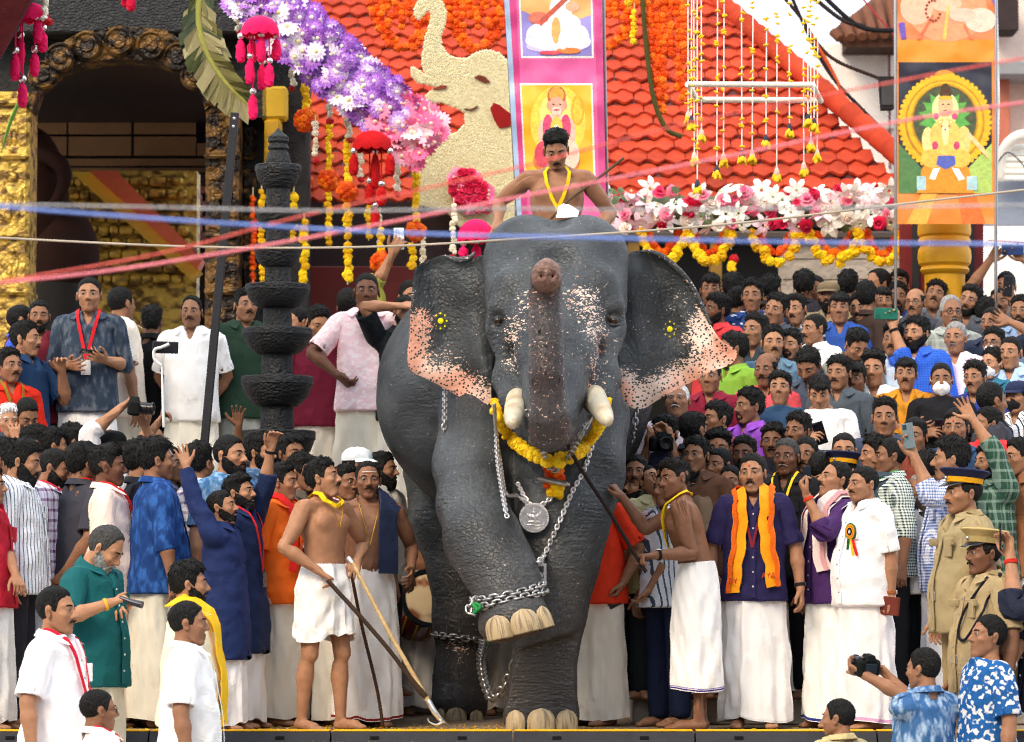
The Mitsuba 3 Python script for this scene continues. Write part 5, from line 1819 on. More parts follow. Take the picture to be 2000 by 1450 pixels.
# thick band of purple and pink daisies
pd, cd = flower(13, 1, 1.0, .36, .30, .1, .20)
pd2 = moved(flower(11, 1, .62, .26, .5, .2, .1)[0], None, (0, -.12, 0))
DAISY = [shape_of('', [pd, pd2, cd], 'petal', (a, a2, b)) for a, a2, b in (('a56ccc', 'c9a2e6', 'f2eeda'), ('8d4fb8', 'b07cd4', 'f2eedc'), ('bd90e0', 'e2cdf4', 'f4f0d8'), ('e9def4', 'f6f0fa', 'f0e6a0'), ('9a5cc6', 'cda8e8', 'f0ecd0'))]
PINKS = [shape_of('', [pd, cd], 'petal', (a, b)) for a, b in (('f08ab0', 'f6c8b0'), ('f6b4ca', 'f8e0c0'), ('ea6a9a', 'f6c8b0'), ('f9dce6', 'f8e8d0'))]
k = key('daisy_garland'); tag(k, 'thick diagonal band of purple daisies turning pink at its lower end', 'garland')
a, b = np.array((478.0, -25)), np.array((842.0, 288))
dirn = (b - a) / np.linalg.norm(b - a); nrm = np.array((-dirn[1], dirn[0])); L = np.linalg.norm(b - a)
nd = 0
for t in np.arange(0, L, 13.2):
    for q in np.arange(-47, 50, 13.4):
        o = a + dirn * (t + rdec.uniform(-5, 5)) + nrm * (q + rdec.uniform(-6, 6))
        pink = t > L * .77 + rdec.normal() * 16
        d = dict((PINKS if pink else DAISY)[rdec.integers(4 if pink else 5)])
        R = rotm([0, 0, 1], rdec.normal() * .45 + q * .004) @ rotm([1, 0, 0], rdec.normal() * .45 - q * .006) @ rotm([0, 1, 0], rdec.uniform(0, 6))
        d['to_world'] = tw(R, at(o[0], o[1], 25.45 + .10 * (q / 52) ** 2 + rdec.uniform(-.05, .05)), rdec.uniform(.072, .095))
        nd += 1
        if nd <= 296:
            scene[key('daisy', k)] = d
put(key('core', k), tube([at(*a, 25.62), at(*(a + dirn * L * .5), 25.6), at(*(b - dirn * 30), 25.62), at(*(b - dirn * 8), 25.62)], [.17, .17, .14, .04], 12), 'matte', '7a54a0', smooth=True)
# gold fringe below it
k = key('gold_fringe'); tag(k, 'gold tinsel fringe running along the lower edge of the daisy band', 'fringe')
put(k, tube(curve(pxs([(485, 20), (520, 62), (560, 92), (605, 130), (650, 175), (700, 225), (750, 270), (800, 305)], 25.7), 40), .035, 6), 'paint', 'c8a428', smooth=True)

# band of lilies and roses along the eave
pl, cl = flower(6, 1, 1.0, .50, .55, .42, .10)
LILY = [shape_of('', [pl, cl], 'petal', c) for c in (('f4f4ee', 'c8d8a0'), ('f0f2ea', 'bcd090'), ('f6d4e0', 'e8c0a0'), ('f4f4ee', 'd0dca8'))]
rp, rc = flower(7, 3, .8, .75, .9, .3, .25)
ROSE = [shape_of('', [rp, rc], 'petal', c) for c in (('d81c4e', 'a80e38'), ('e83a6a', 'c01848'), ('f08aa8', 'e05080'), ('f6ece0', 'f0d8c8'))]
LEAF = shape_of('', moved(flower(4, 1, 1.0, .6, .2, .3, .02)[0], None), 'petal', '5a6a48')
k = key('lily_garland'); tag(k, 'band of white lilies and pink roses along the roof eave', 'garland')
put(key('core', k), tube([at(1182, 416, 26.75), at(1760, 412, 26.75)], .13, 10), 'matte', '565f4a', smooth=True)
xx = 1184.0
while xx < 1758:
    for yy in (376, 398, 418, 438):
        p = at(xx + rdec.uniform(-12, 12), yy + rdec.uniform(-9, 9), 26.5 + rdec.uniform(-.06, .08))
        u = rdec.random()
        R = rotm([0, 0, 1], rdec.normal() * .55) @ rotm([1, 0, 0], rdec.normal() * .5 + (.5 if yy > 430 else -.1)) @ rotm([0, 1, 0], rdec.uniform(0, 6))
        if u < .58:
            d, nm, s = dict(LILY[rdec.integers(4)]), 'lily', rdec.uniform(.095, .128)
        elif u < .95:
            d, nm, s = dict(ROSE[rdec.integers(4)]), 'rose', rdec.uniform(.060, .085)
        else:
            d, nm, s = dict(LEAF), 'leaf', .10
        d['to_world'] = tw(R, p, s)
        scene[key(nm, k)] = d
    xx += 25

# parasol hangings: a cloth dome with silk tassels
def parasol(px, d, y0, y1, w_px, col, tas, label, beadc='e8e8ea'):
    m = mpp(d)
    k = key('parasol_hanging'); tag(k, label, 'hanging ornament')
    c = at(px, y1, d)
    h = (y1 - y0) * m
    R = w_px * m / 2
    n = 48
    prof = [(R * math.sin(a), h * math.cos(a)) for a in np.linspace(.02, math.pi / 2, 9)] + [(R * .985, -.015), (R * .9, -.005)]
    dm = lathe(prof, n, c)
    v = np.asarray(dm.vertices); r = v - c
    ang = np.arctan2(r[:, 1], r[:, 0]); low = sstep(h * .5, 0, r[:, 2])
    v[:, 2] -= low * .018 * np.abs(np.sin(ang * 6)); dm.vertices = v
    put(key('dome', k), dm, 'cloth', col, smooth=50)
    for j, (tx, t0, t1) in enumerate(tas):
        q = at(tx, t0, d + (.06 if j % 2 else -.06))
        L = (t1 - t0) * m
        rr = 9.5 * m
        pr = [(.003, 0), (rr * .55, -.02), (rr * .95, -L * .3), (rr, -L * .75), (rr * .7, -L * .95), (.004, -L)]
        tm = lathe(np.stack([np.interp(np.linspace(0, 5, 16), np.arange(6), [a for a, _ in pr]), np.interp(np.linspace(0, 5, 16), np.arange(6), [b for _, b in pr])], 1), 14)
        vv = np.asarray(tm.vertices)
        vv[:, :2] *= (1 + .16 * np.sin(vv[:, 2] * 150 + np.arctan2(vv[:, 1], vv[:, 0]) * 3))[:, None]
        put(key('tassel', k), moved(tm, None, vv * 0 + q) if False else trimesh.Trimesh(vv + q, tm.faces, process=False), 'cloth', col, smooth=50)
        put(key('bead', k), moved(trimesh.creation.icosphere(subdivisions=2), None, q + (0, 0, .018), .026), 'metal', beadc, smooth=True)
        put(key('cord', k), tube([q + (0, 0, .02), at(tx, y1 - 2, d)], .006, 5), 'cloth', col)


parasol(508, 24.6, 31, 64, 76, 'e8185e', [(470, 76, 124), (492, 76, 126), (510, 72, 124), (540, 75, 120), (488, 115, 167), (512, 126, 178), (526, 124, 172), (494, 184, 236)], 'bright pink parasol hanging with pink silk tassels below the daisies')
parasol(727, 25.3, 255, 288, 78, 'b80e10', [(691, 300, 344), (733, 300, 372), (762, 300, 345), (722, 358, 402), (745, 364, 404), (733, 406, 446)], 'dark red parasol hanging with red silk tassels left of the cream elephant')
parasol(930, 25.0, 428, 466, 74, 'e8185e', [(905, 480, 505), (930, 476, 512), (955, 480, 508)], 'bright pink parasol hanging half hidden behind the elephant head')
parasol(62, 21.5, 6, 34, 66, 'e8185e', [(74, 38, 86), (40, 74, 130), (30, 104, 160), (68, 102, 152), (44, 160, 212), (84, 60, 104)], 'bright pink parasol hanging with tassels at the upper left corner')
parasol(256, 25.2, -40, -20, 60, 'c8103a', [(256, -18, 24), (246, -18, 16)], 'small crimson tassel hanging in the gateway top')
string(985, -10, 0, 24, 3, 'y', 'yellow bud') if False else None

# banana leaves
k = key('banana_leaf'); tag(k, 'torn yellow green banana leaf bent along the gateway edge', 'leaf')
spine = curve(pxs([(392, -30), (388, 40), (402, 100), (440, 160), (490, 210)], 25.2), 22)
put(key('midrib', k), tube(spine, np.linspace(.03, .012, 22), 8), 'matte', '9a9a50', smooth=True)
for i in range(1, 21):
    for s in (-1, 1):
        t = spine[min(i + 1, 21)] - spine[i - 1]
        t /= np.linalg.norm(t)
        side = np.cross(t, (0, 1, 0)) * s
        L = .12 * math.sin(math.pi * (i + 2) / 24) + .07 * rdec.random()
        q = [spine[i] - t * .05, spine[i] + t * .05, spine[i] + t * .10 + side * L + (0, rdec.uniform(-.08, .02), -.05), spine[i] - t * .0 + side * L + (0, rdec.uniform(-.08, .02), -.06)]
        put(key('blade', k), (np.array(q + [p + np.array((0, .004, 0)) for p in q]), np.array([[0, 1, 2], [0, 2, 3], [6, 5, 4], [7, 6, 4]])), 'paint', ('565c34', '6e6a3c', '3f4e30', '8a8258')[rdec.integers(4)], smooth=False)
k = key('palm_blade'); tag(k, 'green leaf blade leaning along the left gold pillar', 'leaf')
put(k, tube(curve(pxs([(46, 180), (20, 240), (2, 300)], 25.4), 10), [.03, .04, .045, .05, .05, .045, .04, .03, .02, .008], 6, flat=.25), 'paint', '6a9a3a', smooth=True)

# the cream elephant panel
k = key('elephant_cutout'); tag(k, 'flat cream elephant cutout with raised trunk covered in grains', 'panel')
zz = [(500, 78), (480, 100), (466, 88), (462, 55), (475, 20), (510, -2), (560, -8), (606, 14), (626, 70), (618, 140), (592, 205), (602, 262), (640, 312), (700, 336), (760, 326), (812, 297), (862, 286), (922, 300), (968, 345), (1000, 420), (1010, 1240), (880, 1320), (830, 1300), (700, 1250), (640, 1165), (560, 1152), (478, 1140), (480, 1000), (488, 870), (512, 800), (600, 772), (700, 742), (750, 690), (742, 625), (690, 592), (610, 566), (512, 552), (560, 505), (630, 482), (560, 470), (475, 452), (438, 410), (442, 382), (478, 398), (500, 420), (530, 430), (505, 360), (508, 300), (526, 200), (552, 120), (556, 80), (540, 48), (516, 56)]
pg = Polygon([(650 + a / 2.857, b / 2.857) for a, b in zz]).buffer(0)
pgm = Polygon([at(x, y, 27.0)[[0, 2]] for x, y in pg.exterior.coords]).buffer(0)
put(key('board', k), slab(pgm, .06, None, (0, 27.02, 0)), 'matte', 'a89a60', smooth=False)
scene['grain'] = princ(lambda p, n, uv: mikit.mix((.66, .60, .36), (.86, .82, .60), mikit.noise(p.x * 55, p.y * 55, p.z * 55)), .8, .2)
x0, z0, x1, z1 = pgm.bounds
rg = np.random.default_rng(8)
V, Fq = [], []
tet = np.array([(-1, 0, -.6), (1, 0, -.6), (0, 0, 1.1), (0, -.9, 0)])
for i in range(26000):
    q = np.array((rg.uniform(x0, x1), rg.uniform(z0, z1)))
    V.append(q)
V = np.array(V)
V = V[shapely.contains_xy(pgm.buffer(.008), V[:, 0], V[:, 1])]
A = rg.uniform(0, 6.3, len(V))
R2 = np.stack([np.stack([np.cos(A), -np.sin(A)], 1), np.stack([np.sin(A), np.cos(A)], 1)], 1)
loc = np.einsum('nij,kj->nki', R2, tet[:, [0, 2]]) * .016
P3 = np.stack([loc[:, :, 0] + V[:, None, 0], np.broadcast_to(27.018 + tet[None, :, 1] * .016, loc.shape[:2]), loc[:, :, 1] + V[:, None, 1]], -1).reshape(-1, 3)
Fq = (np.array([[0, 1, 3], [1, 2, 3], [2, 0, 3]])[None] + 4 * np.arange(len(V))[:, None, None]).reshape(-1, 3)
kk = put(key('grains', k), (P3, Fq), 'grain', None, smooth=False)
labels[kk] = {'kind': 'stuff'}
for nm, pts, c in (('eye', [(790, 432), (815, 420), (850, 430), (878, 460), (845, 462), (815, 448)], '6a3020'), ('mouth', [(556, 498), (600, 478), (636, 478), (636, 492), (600, 500)], '7a3a28'), ('chin_line', [(730, 606), (770, 610), (808, 590), (806, 604), (770, 620)], '6a4a30'),
                   ('heart', [(878, 605), (900, 575), (935, 590), (970, 620), (1000, 640), (1000, 700), (960, 712), (930, 715), (900, 670)], '8a1014')):
    pp = Polygon([at(650 + a / 2.857, b / 2.857, 27.0)[[0, 2]] for a, b in pts]).buffer(0)
    put(key(nm, k), slab(pp, .02, None, (0, 26.99, 0)), 'cloth', c, smooth=False)
k = key('flower_patch'); tag(k, 'cluster of red and pink flowers fixed on the cream elephant panel', 'flowers')
PZ = Polygon([(660, 985), (700, 955), (780, 945), (800, 990), (850, 1040), (885, 1080), (870, 1160), (840, 1180), (760, 1180), (700, 1150), (665, 1050)])
for gx in range(650, 890, 24):
    for gy in range(945, 1190, 24):
        if PZ.contains(Point(gx, gy)):
            d = dict((ROSE + PINKS)[rdec.choice([0, 1, 1, 0, 6, 4])])
            d['to_world'] = tw(rotm([0, 0, 1], rdec.normal() * .4) @ rotm([1, 0, 0], rdec.normal() * .4), at(650 + gx / 2.857, gy / 2.857, 26.95), .062)
            scene[key('blossom', k)] = d
put(key('backing', k), slab(Polygon([at(650 + a / 2.857, b / 2.857, 27)[[0, 2]] for a, b in PZ.exterior.coords]), .03, None, (0, 26.965, 0)), 'matte', '7a1830')

# ---- banners: thin printed sheets, the picture as layers of flat colour
def sheetpoly(k, name, pts, d, c, lift, rnd=0, bs='print_sheet'):
    pg = Polygon([at(a, b, d)[[0, 2]] for a, b in pts]).buffer(0)
    if rnd:
        pg = pg.buffer(-rnd).buffer(2 * rnd).buffer(-rnd)
    return put(key(name, k), slab(pg, .002, None, (0, d - lift, 0)), 'print_art' if name == 'print' else bs, c, smooth=False)


scene['print_art'] = princ(lambda p, n, uv: mi.Color3f(unpack(uv.x)) * (.62 + .5 * mikit.fbm(p.x * 34, p.y * 34, p.z * 30, 3) + .28 * mikit.noise(p.x * 110, p.y, p.z * 90)) + mi.Color3f(.10, .05, .01) * mikit.noise(p.x * 60 + 5, p.y, p.z * 46), .35, .5)
scene['print_sheet'] = princ(lambda p, n, uv: unpack(uv.x) * (.88 + .24 * mikit.fbm(p.x * 10, p.y * 10, p.z * 4, 3)), .35, .5, lambda p, n, uv: mikit.fbm(p.x * 5 + p.z * 3, p.y, p.z * 4 - p.x * 2, 2), .05)


def oval(cx, cy, rx, ry, n=32, a0=0, a1=360):
    return [(cx + rx * math.cos(math.radians(a)), cy + ry * math.sin(math.radians(a))) for a in np.linspace(a0, a1, n, endpoint=(a1 - a0) < 360)]


def rect(x0, x1, y0, y1):
    return [(x0, y0), (x1, y0), (x1, y1), (x0, y1)]


bd = 24.0
k = key('banner'); tag(k, 'tall pink cloth banner with two framed devotional pictures behind the rider', 'banner')
put(k, slab(Polygon([at(a, b, bd)[[0, 2]] for a, b in ((983, -30), (1174, -30), (1185, 440), (1011, 440))]), .004, None, (0, bd, 0)), 'print_sheet', 'e2609e', smooth=False)
sheetpoly(k, 'border', [(983, -30), (993, -30), (1020, 440), (1011, 440)], bd, '9fb4d8', .003)
sheetpoly(k, 'border', [(993, -30), (1006, -30), (1032, 440), (1020, 440)], bd, 'c8407e', .003)
sheetpoly(k, 'border', [(1160, -30), (1174, -30), (1185, 440), (1172, 440)], bd, 'd04a88', .003)
sheetpoly(k, 'frame', [(1012, -30), (1156, -30), (1160, 114), (1018, 114)], bd, 'f4f0ee', .003)
sheetpoly(k, 'picture', [(1016, -30), (1153, -30), (1156, 110), (1021, 110)], bd, '9a8ed8', .006)
sheetpoly(k, 'picture', [(1016, -30), (1153, -30), (1154, 30), (1110, 46), (1060, 40), (1017, 20)], bd, 'f0b070', .009)
for i, (cx, cy, rx, ry, c) in enumerate(((1085, 92, 58, 12, 'c8c0f0'), (1062, 70, 34, 26, 'f2f2fa'), (1120, 72, 30, 26, 'f6f4fa'), (1046, 80, 20, 14, 'e0dcf6'), (1136, 82, 18, 14, 'e4e0f8'), (1085, 88, 44, 12, 'e8e8f8'), (1095, 22, 22, 34, 'f4eef2'), (1100, 45, 34, 18, 'f8f0f4'), (1086, 60, 9, 26, 'e8a860'), (1110, 62, 10, 22, 'f0e0ea'), (1052, 36, 20, 12, 'c86a5a'), (1118, 14, 14, 10, 'e8a888'), (1110, 100, 24, 6, 'e07830'), (1075, 104, 22, 4, 'd83a5a'), (1056, 78, 10, 16, 'fbfbff'), (1100, 80, 9, 18, 'ffffff'), (1128, 78, 9, 16, 'fafaff'))):
    sheetpoly(k, 'print', oval(cx, cy, rx, ry), bd, c, .012 + .0004 * i)
sheetpoly(k, 'print', [(1050, 44), (1110, -12), (1116, -6), (1056, 52)], bd, 'b84a40', .0195)
sheetpoly(k, 'frame', [(1015, 163), (1157, 163), (1163, 345), (1024, 345)], bd, 'f6efe4', .003)
sheetpoly(k, 'picture', [(1018, 167), (1154, 167), (1159, 341), (1027, 341)], bd, 'f2b428', .006)
for i, (cx, cy, rx, ry, c) in enumerate(((1090, 240, 54, 72, 'f6c848'), (1088, 222, 34, 40, 'f9dc78'), (1128, 216, 13, 30, 'e8a81c'), (1128, 218, 9, 24, 'f4bc38'), (1087, 315, 46, 30, 'd8742a'), (1087, 258, 33, 34, 'ecc0ae'), (1062, 262, 11, 30, 'e8b6a2'), (1113, 262, 11, 30, 'e8b6a2'), (1070, 250, 10, 26, 'd03a70'), (1105, 250, 10, 26, 'd03a70'), (1087, 252, 12, 24, 'e0c050'), (1087, 262, 7, 18, 'f4e6d0'), (1062, 302, 18, 26, 'c8305a'), (1114, 304, 18, 28, 'eec4b0'), (1087, 190, 18, 22, 'b8503c'), (1087, 186, 15, 14, 'd8a040'), (1087, 176, 8, 9, 'd89a30'), (1072, 206, 4, 8, 'e09a86'), (1103, 206, 4, 8, 'e09a86'), (1087, 208, 15, 18, 'e8a08c'), (1087, 218, 10, 9, 'f0c4b4'))):
    sheetpoly(k, 'print', oval(cx, cy, rx, ry), bd, c, .009 + .0004 * i)
for px in (1081, 1094):
    sheetpoly(k, 'print', oval(px, 205, 2.5, 1.6, 12), bd, '3a1c14', .0185)
sheetpoly(k, 'print', oval(1087, 216, 6, 1.8, 14), bd, 'a83a3a', .0185)
for px in (986, 1178):
    put(key('pole', k), tube([at(px, -30, bd + .03), at(px + (26 if px < 1000 else 9), 445, bd + .03)], .012, 8), 'metal', '9a9a9a')

bd = 25.4
k = key('banner'); tag(k, 'tall orange cloth banner with a seated deity in a golden arch at right', 'banner')
put(k, slab(Polygon([at(a, b, bd)[[0, 2]] for a, b in rect(1751, 1943, -30, 438)]), .004, None, (0, bd, 0)), 'print_sheet', 'e88a38', smooth=False)
sheetpoly(k, 'picture', rect(1753, 1940, -30, 78), bd, 'e88450', .003)
sheetpoly(k, 'picture', rect(1753, 1940, 78, 122), bd, 'f0942e', .003)
for pts, c, l in ((oval(1850, 20, 78, 62), 'eb9670', .006), (oval(1790, 15, 32, 34), 'f0b49a', .008), (oval(1848, 8, 30, 16), 'f2b8a0', .010), (oval(1880, 30, 26, 14), 'f3beaa', .011), (oval(1915, 40, 30, 24), 'f6cdb8', .009), (oval(1862, 2, 12, 22), 'f2b8a0', .012),
                  ([(1754, 46), (1766, 44), (1770, 76), (1760, 78)], '5a4ab0', .012), ([(1925, -30), (1942, -30), (1942, 14)], '6a5ab8', .012), ([(1840, 78), (1850, 10), (1854, 10), (1848, 78)], 'f8c060', .013), ([(1790, 78), (1820, 30), (1824, 32), (1798, 78)], 'd86a48', .013), ([(1895, 78), (1880, 50), (1884, 48), (1902, 78)], 'e07850', .013)):
    sheetpoly(k, 'print', pts, bd, c, l)
for i in range(12):
    a = math.radians(20 + i * 24)
    sheetpoly(k, 'print', oval(1822 + 14 * math.cos(a), 22 + 20 * math.sin(a), 2.6, 2.6, 10), bd, '8a2a20', .0145)
sheetpoly(k, 'picture', rect(1755, 1937, 122, 378), bd, '2c2e38', .003)
sheetpoly(k, 'print', [(1755, 378), (1755, 280), (1800, 330), (1850, 378)], bd, '3f7a48', .005)
sheetpoly(k, 'print', [(1937, 378), (1937, 280), (1890, 330), (1850, 378)], bd, 'a8c868', .005)
n = 40
ring = []
arch = Polygon(oval(1845, 240, 88, 92)).difference(Polygon(oval(1845, 236, 62, 68)))
arch = arch.union(Polygon(oval(1845, 152, 22, 14)))
for i in range(54):
    a = 2 * math.pi * i / 54
    arch = arch.union(Point(1845 + 88 * math.cos(a), 240 + 92 * math.sin(a)).buffer(4.2))
def pgsheet(k, name, pg, d, c, lift):
    g = shapely.transform(pg, lambda q: np.array([at(x, y, d)[[0, 2]] for x, y in q]))
    put(key(name, k), slab(g.buffer(0), .002, None, (0, d - lift, 0)), 'print_art', c, smooth=False)
pgsheet(k, 'print', arch, bd, 'e8b018', .010)
pgsheet(k, 'print', Polygon(oval(1845, 240, 78, 83)).difference(Polygon(oval(1845, 238, 74, 79))), bd, 'b87a10', .0125)
pgsheet(k, 'print', Polygon(oval(1845, 236, 66, 72)).difference(Polygon(oval(1845, 236, 62, 68))), bd, 'b8860e', .0125)
sheetpoly(k, 'print', oval(1845, 236, 62, 68), bd, '2a4a34', .006)
star = [(1845 + (52 if i % 2 else 38) * math.cos(i * math.pi / 16), 232 + (58 if i % 2 else 42) * math.sin(i * math.pi / 16)) for i in range(32)]
sheetpoly(k, 'print', star, bd, '4aa848', .008)
sheetpoly(k, 'print', oval(1846, 215, 26, 34), bd, 'd8e8a0', .0095)
for pts, c, l in (([(1790, 378), (1800, 330), (1822, 300), (1870, 300), (1892, 330), (1902, 378)], 'e09020', .0135), (oval(1846, 268, 30, 36), 'f0c060', .0145), (oval(1812, 275, 12, 26), 'f2d890', .0142), (oval(1882, 275, 14, 28), 'f0ca78', .0142), (oval(1820, 310, 22, 18), 'edb850', .0148), (oval(1874, 310, 22, 18), 'edb850', .0148),
                  (oval(1846, 208, 15, 19), 'e8b088', .0155), (oval(1846, 182, 12, 13), '2a1a14', .015), (oval(1846, 172, 8, 8), '2a1a14', .0158), ([(1832, 305), (1864, 305), (1866, 322), (1846, 332), (1828, 322)], '3a5ab8', .016), (oval(1846, 258, 7, 26), 'f6e0a0', .016),
                  ([(1822, 330), (1836, 328), (1826, 352), (1814, 350)], 'f4f0e8', .016), ([(1858, 328), (1872, 330), (1884, 350), (1872, 354)], 'f4f0e8', .016), (rect(1790, 1808, 345, 372), 'a8d0d8', .0165), (rect(1888, 1908, 345, 372), 'a8d0d8', .0165), (oval(1826, 285, 6, 8), 'c83a70', .0165), (oval(1868, 285, 6, 8), 'c83a70', .0165), (oval(1864, 228, 6, 6), 'd04a80', .0165), (oval(1828, 228, 5, 6), 'd04a80', .0165),
                  ([(1884, 262), (1892, 258), (1930, 300), (1930, 312)], 'f0c890', .0165), (oval(1846, 192, 14, 4), 'e0b030', .0162)):
    sheetpoly(k, 'print', pts, bd, c, l)
for px in (1841, 1852):
    sheetpoly(k, 'print', oval(px, 205, 2.6, 1.3, 12), bd, '24120c', .018)
sheetpoly(k, 'print', oval(1846, 217, 4, 1.3, 12), bd, 'b03a3a', .018)
for i in range(7):
    sheetpoly(k, 'print', oval(1846 + (i - 3) * 3.6, 238 + 16 - abs(i - 3) ** 2 * 1.6, 2, 2, 10), bd, 'd83a5a' if i % 2 else 'f6f0e0', .018)
sheetpoly(k, 'print', [(1770, 438), (1800, 378), (1830, 378), (1810, 438)], bd, 'f4b04a', .005)
sheetpoly(k, 'print', [(1880, 438), (1870, 378), (1905, 378), (1925, 438)], bd, 'e06a2a', .005)
for px, w in ((1749, .012), (1945, .012)):
    put(key('pole', k), tube([at(px, -30, bd), at(px, 620, bd)], w, 8), 'metal', 'b8b8b8')
put(key('side_strip', k), slab(Polygon([at(a, b, bd + .02)[[0, 2]] for a, b in ((1940, -30), (1948, -30), (1953, 200), (1947, 436), (1938, 436))]), .003, None, (0, bd + .02, 0)), 'print_sheet', 'f4f2f0', smooth=False)

# turned gold pillar between maroon boards, under the banner
k = key('gold_pillar'); tag(k, 'turned yellow gold pillar on a maroon board under the right banner', 'pillar')
pc = at(1849, 440, 25.75)
m = mpp(25.75)
prof = [(52, 425), (52, 440), (53, 447), (52, 456), (48, 460), (52, 466), (52, 472), (47, 477), (52, 486), (53, 500), (51, 512), (45, 518), (47, 521), (49, 525), (46, 530), (40, 534), (39, 620), (39, 800), (46, 1000)]
put(key('shaft', k), lathe([(r * m, at(0, y, 25.75)[2]) for r, y in prof][::-1], 40, (pc[0], 25.9, 0)), 'paint', 'd8a018', smooth=35)
put(key('board', k), slab(Polygon([at(a, b, 26)[[0, 2]] for a, b in rect(1766, 1931, 425, 1000)]), .04, None, (0, 26.3, 0)), 'paint', '6e1c22', smooth=False)
for x0, x1 in ((1790, 1804), (1894, 1912)):
    put(key('strip', k), slab(Polygon([at(a, b, 26)[[0, 2]] for a, b in rect(x0, x1, 425, 1000)]), .02, None, (0, 26.27, 0)), 'paint', '23252c', smooth=False)

# ---- stone lamp tower
k = key('lamp_tower'); tag(k, 'black stone lamp tower of stacked bowls with a pointed finial', 'lamp tower')
D = 22.6
m = mpp(D)
cx = at(545, 0, D)[0]
shaft = [(1, 250), (4, 254), (10, 260), (20, 268), (21, 277), (17, 281), (20, 286), (21, 291), (17, 295), (21, 300), (24, 312), (25, 324), (24, 370), (23, 415), (24, 480), (26, 560), (29, 640), (31, 740), (33, 845), (36, 950), (40, 1190)]
put(key('shaft', k), lathe([(r * m, at(0, y, D)[2]) for r, y in shaft][::-1], 36, (cx, D, 0)), 'black_stone', smooth=35)
for i, (y0, R, h) in enumerate(((323, 46, 46), (412, 44, 38), (479, 48, 44), (556, 64, 46), (642, 69, 50), (736, 71, 58), (842, 76, 62), (950, 80, 64))):
    pr = [(20, y0 + h + 3), (R * .55, y0 + h), (R * .66, y0 + h * .93), (R * .88, y0 + h * .62), (R * .97, y0 + h * .3), (R, y0 + h * .26), (R, y0 + 2), (R - 2, y0), (R - 9, y0), (R - 14, y0 + 8), (22, y0 + 9)]
    bm = lathe([(r * m, at(0, y, D)[2]) for r, y in pr], 44, (cx, D, 0))
    put(key('bowl', k), bm, 'black_stone', smooth=35)
put(key('base', k), bx(cx - .45, cx + .45, D - .45, D + .45, .17 if D < 22.4 else .33, at(0, 1150, D)[2], .03), 'black_stone', smooth=False)

# steel pole leaning
k = key('steel_pole'); tag(k, 'dark square steel pole leaning beside the lamp tower', 'pole')
a, b = at(459, 221, 21.5), at(386, 1010, 21.5)
R = rot_between([0, 0, 1], a - b)
L = np.linalg.norm(a - b)
put(k, moved(bx(-.026, .026, -.026, .026, 0, L, .004), R, b), 'paint', '1c1d22', smooth=False)
for t in (.985, .965):
    put(key('bolt_hole', k), moved(lathe([(.001, .002), (.009, .002), (.010, 0)], 12), R @ rotm([1, 0, 0], math.pi / 2), b + R @ np.array((0, -.027, L * t))), 'metal', 'c8c8c8', smooth=True)

# ---- bamboo frame with flower strings (right, above)
k = key('bud_string_hanging'); tag(k, 'hanging white pipe frame with flower bud strings over the roof', 'hanging frame')
fd = 24.2
for p, q, dd in (((1343, 165), (1587, 166), (0, 0)), ((1360, 195), (1603, 196), (.35, .35)), ((1343, 165), (1362, 196), (0, .35)), ((1587, 166), (1603, 198), (0, .35))):
    put(key('pipe', k), tube([at(*p, fd + dd[0]), at(*q, fd + dd[1])], .021, 12), 'gloss', 'e8e4d6', smooth=40)
strs = [(1344, 0, 235), (1350, 0, 245), (1356, 0, 315), (1362, 0, 370), (1370, 0, 270), (1400, 0, 342), (1413, 0, 318), (1449, 0, 312), (1469, 0, 312), (1496, 0, 282), (1517, 0, 345), (1542, 0, 260), (1570, 0, 335), (1578, 0, 242), (1584, 0, 290), (1590, 0, 250), (1596, 0, 310)]
BUD = shape_of('', trimesh.Trimesh(np.asarray(trimesh.creation.icosphere(subdivisions=1).vertices) * (1.9, 1, .8), trimesh.creation.icosphere(subdivisions=1).faces), 'petal', 'f0c210')
for i, (x, y0, y1) in enumerate(strs):
    dd = fd + (.0 if i % 2 else .33)
    sk = put(key('string', k), tube([at(x + rdec.uniform(-2, 2), -20, dd), at(x, y1 - 18, dd)], .0045, 5), 'matte', 'f0eee8')
    for j in range(int((y1 + 10) / 30)):
        d = dict(BUD); d['to_world'] = tw(rotm([0, 1, 0], rdec.normal() * .4), at(x, rdec.uniform(0, y1 - 25), dd) + (rdec.uniform(-.01, .01), -.01, 0), .011)
        scene[key('bud', sk)] = d
    tk = put(key('tassel', k), moved(lathe([(.004, .02), (.016, 0), (.022, -.03), (.014, -.05), (.002, -.055)], 12), None, at(x, y1 - 14, dd)), 'matte', '3a4050' if i % 2 else 'f0c8b8', smooth=True)
    for j in range(9):
        a = j * 2.4
        d = dict(BUD); d['to_world'] = tw(rotm([0, 0, 1], a) @ rotm([0, 1, 0], 1.1), at(x, y1 - 2, dd) + np.array((math.cos(a) * .02, math.sin(a) * .02, rdec.uniform(-.03, .01))), .015)
        scene[key('bud', tk)] = d

# ---- wires and ropes across the view
def sag(name, pts, r, bs, c, label, cat_='rope', n=60, **kw):
    k = put(key(name), tube(curve([at(*p) for p in pts], n), r, 8), bs, c, kw.get('c2'), smooth=True)
    tag(k, label, cat_)
    return k


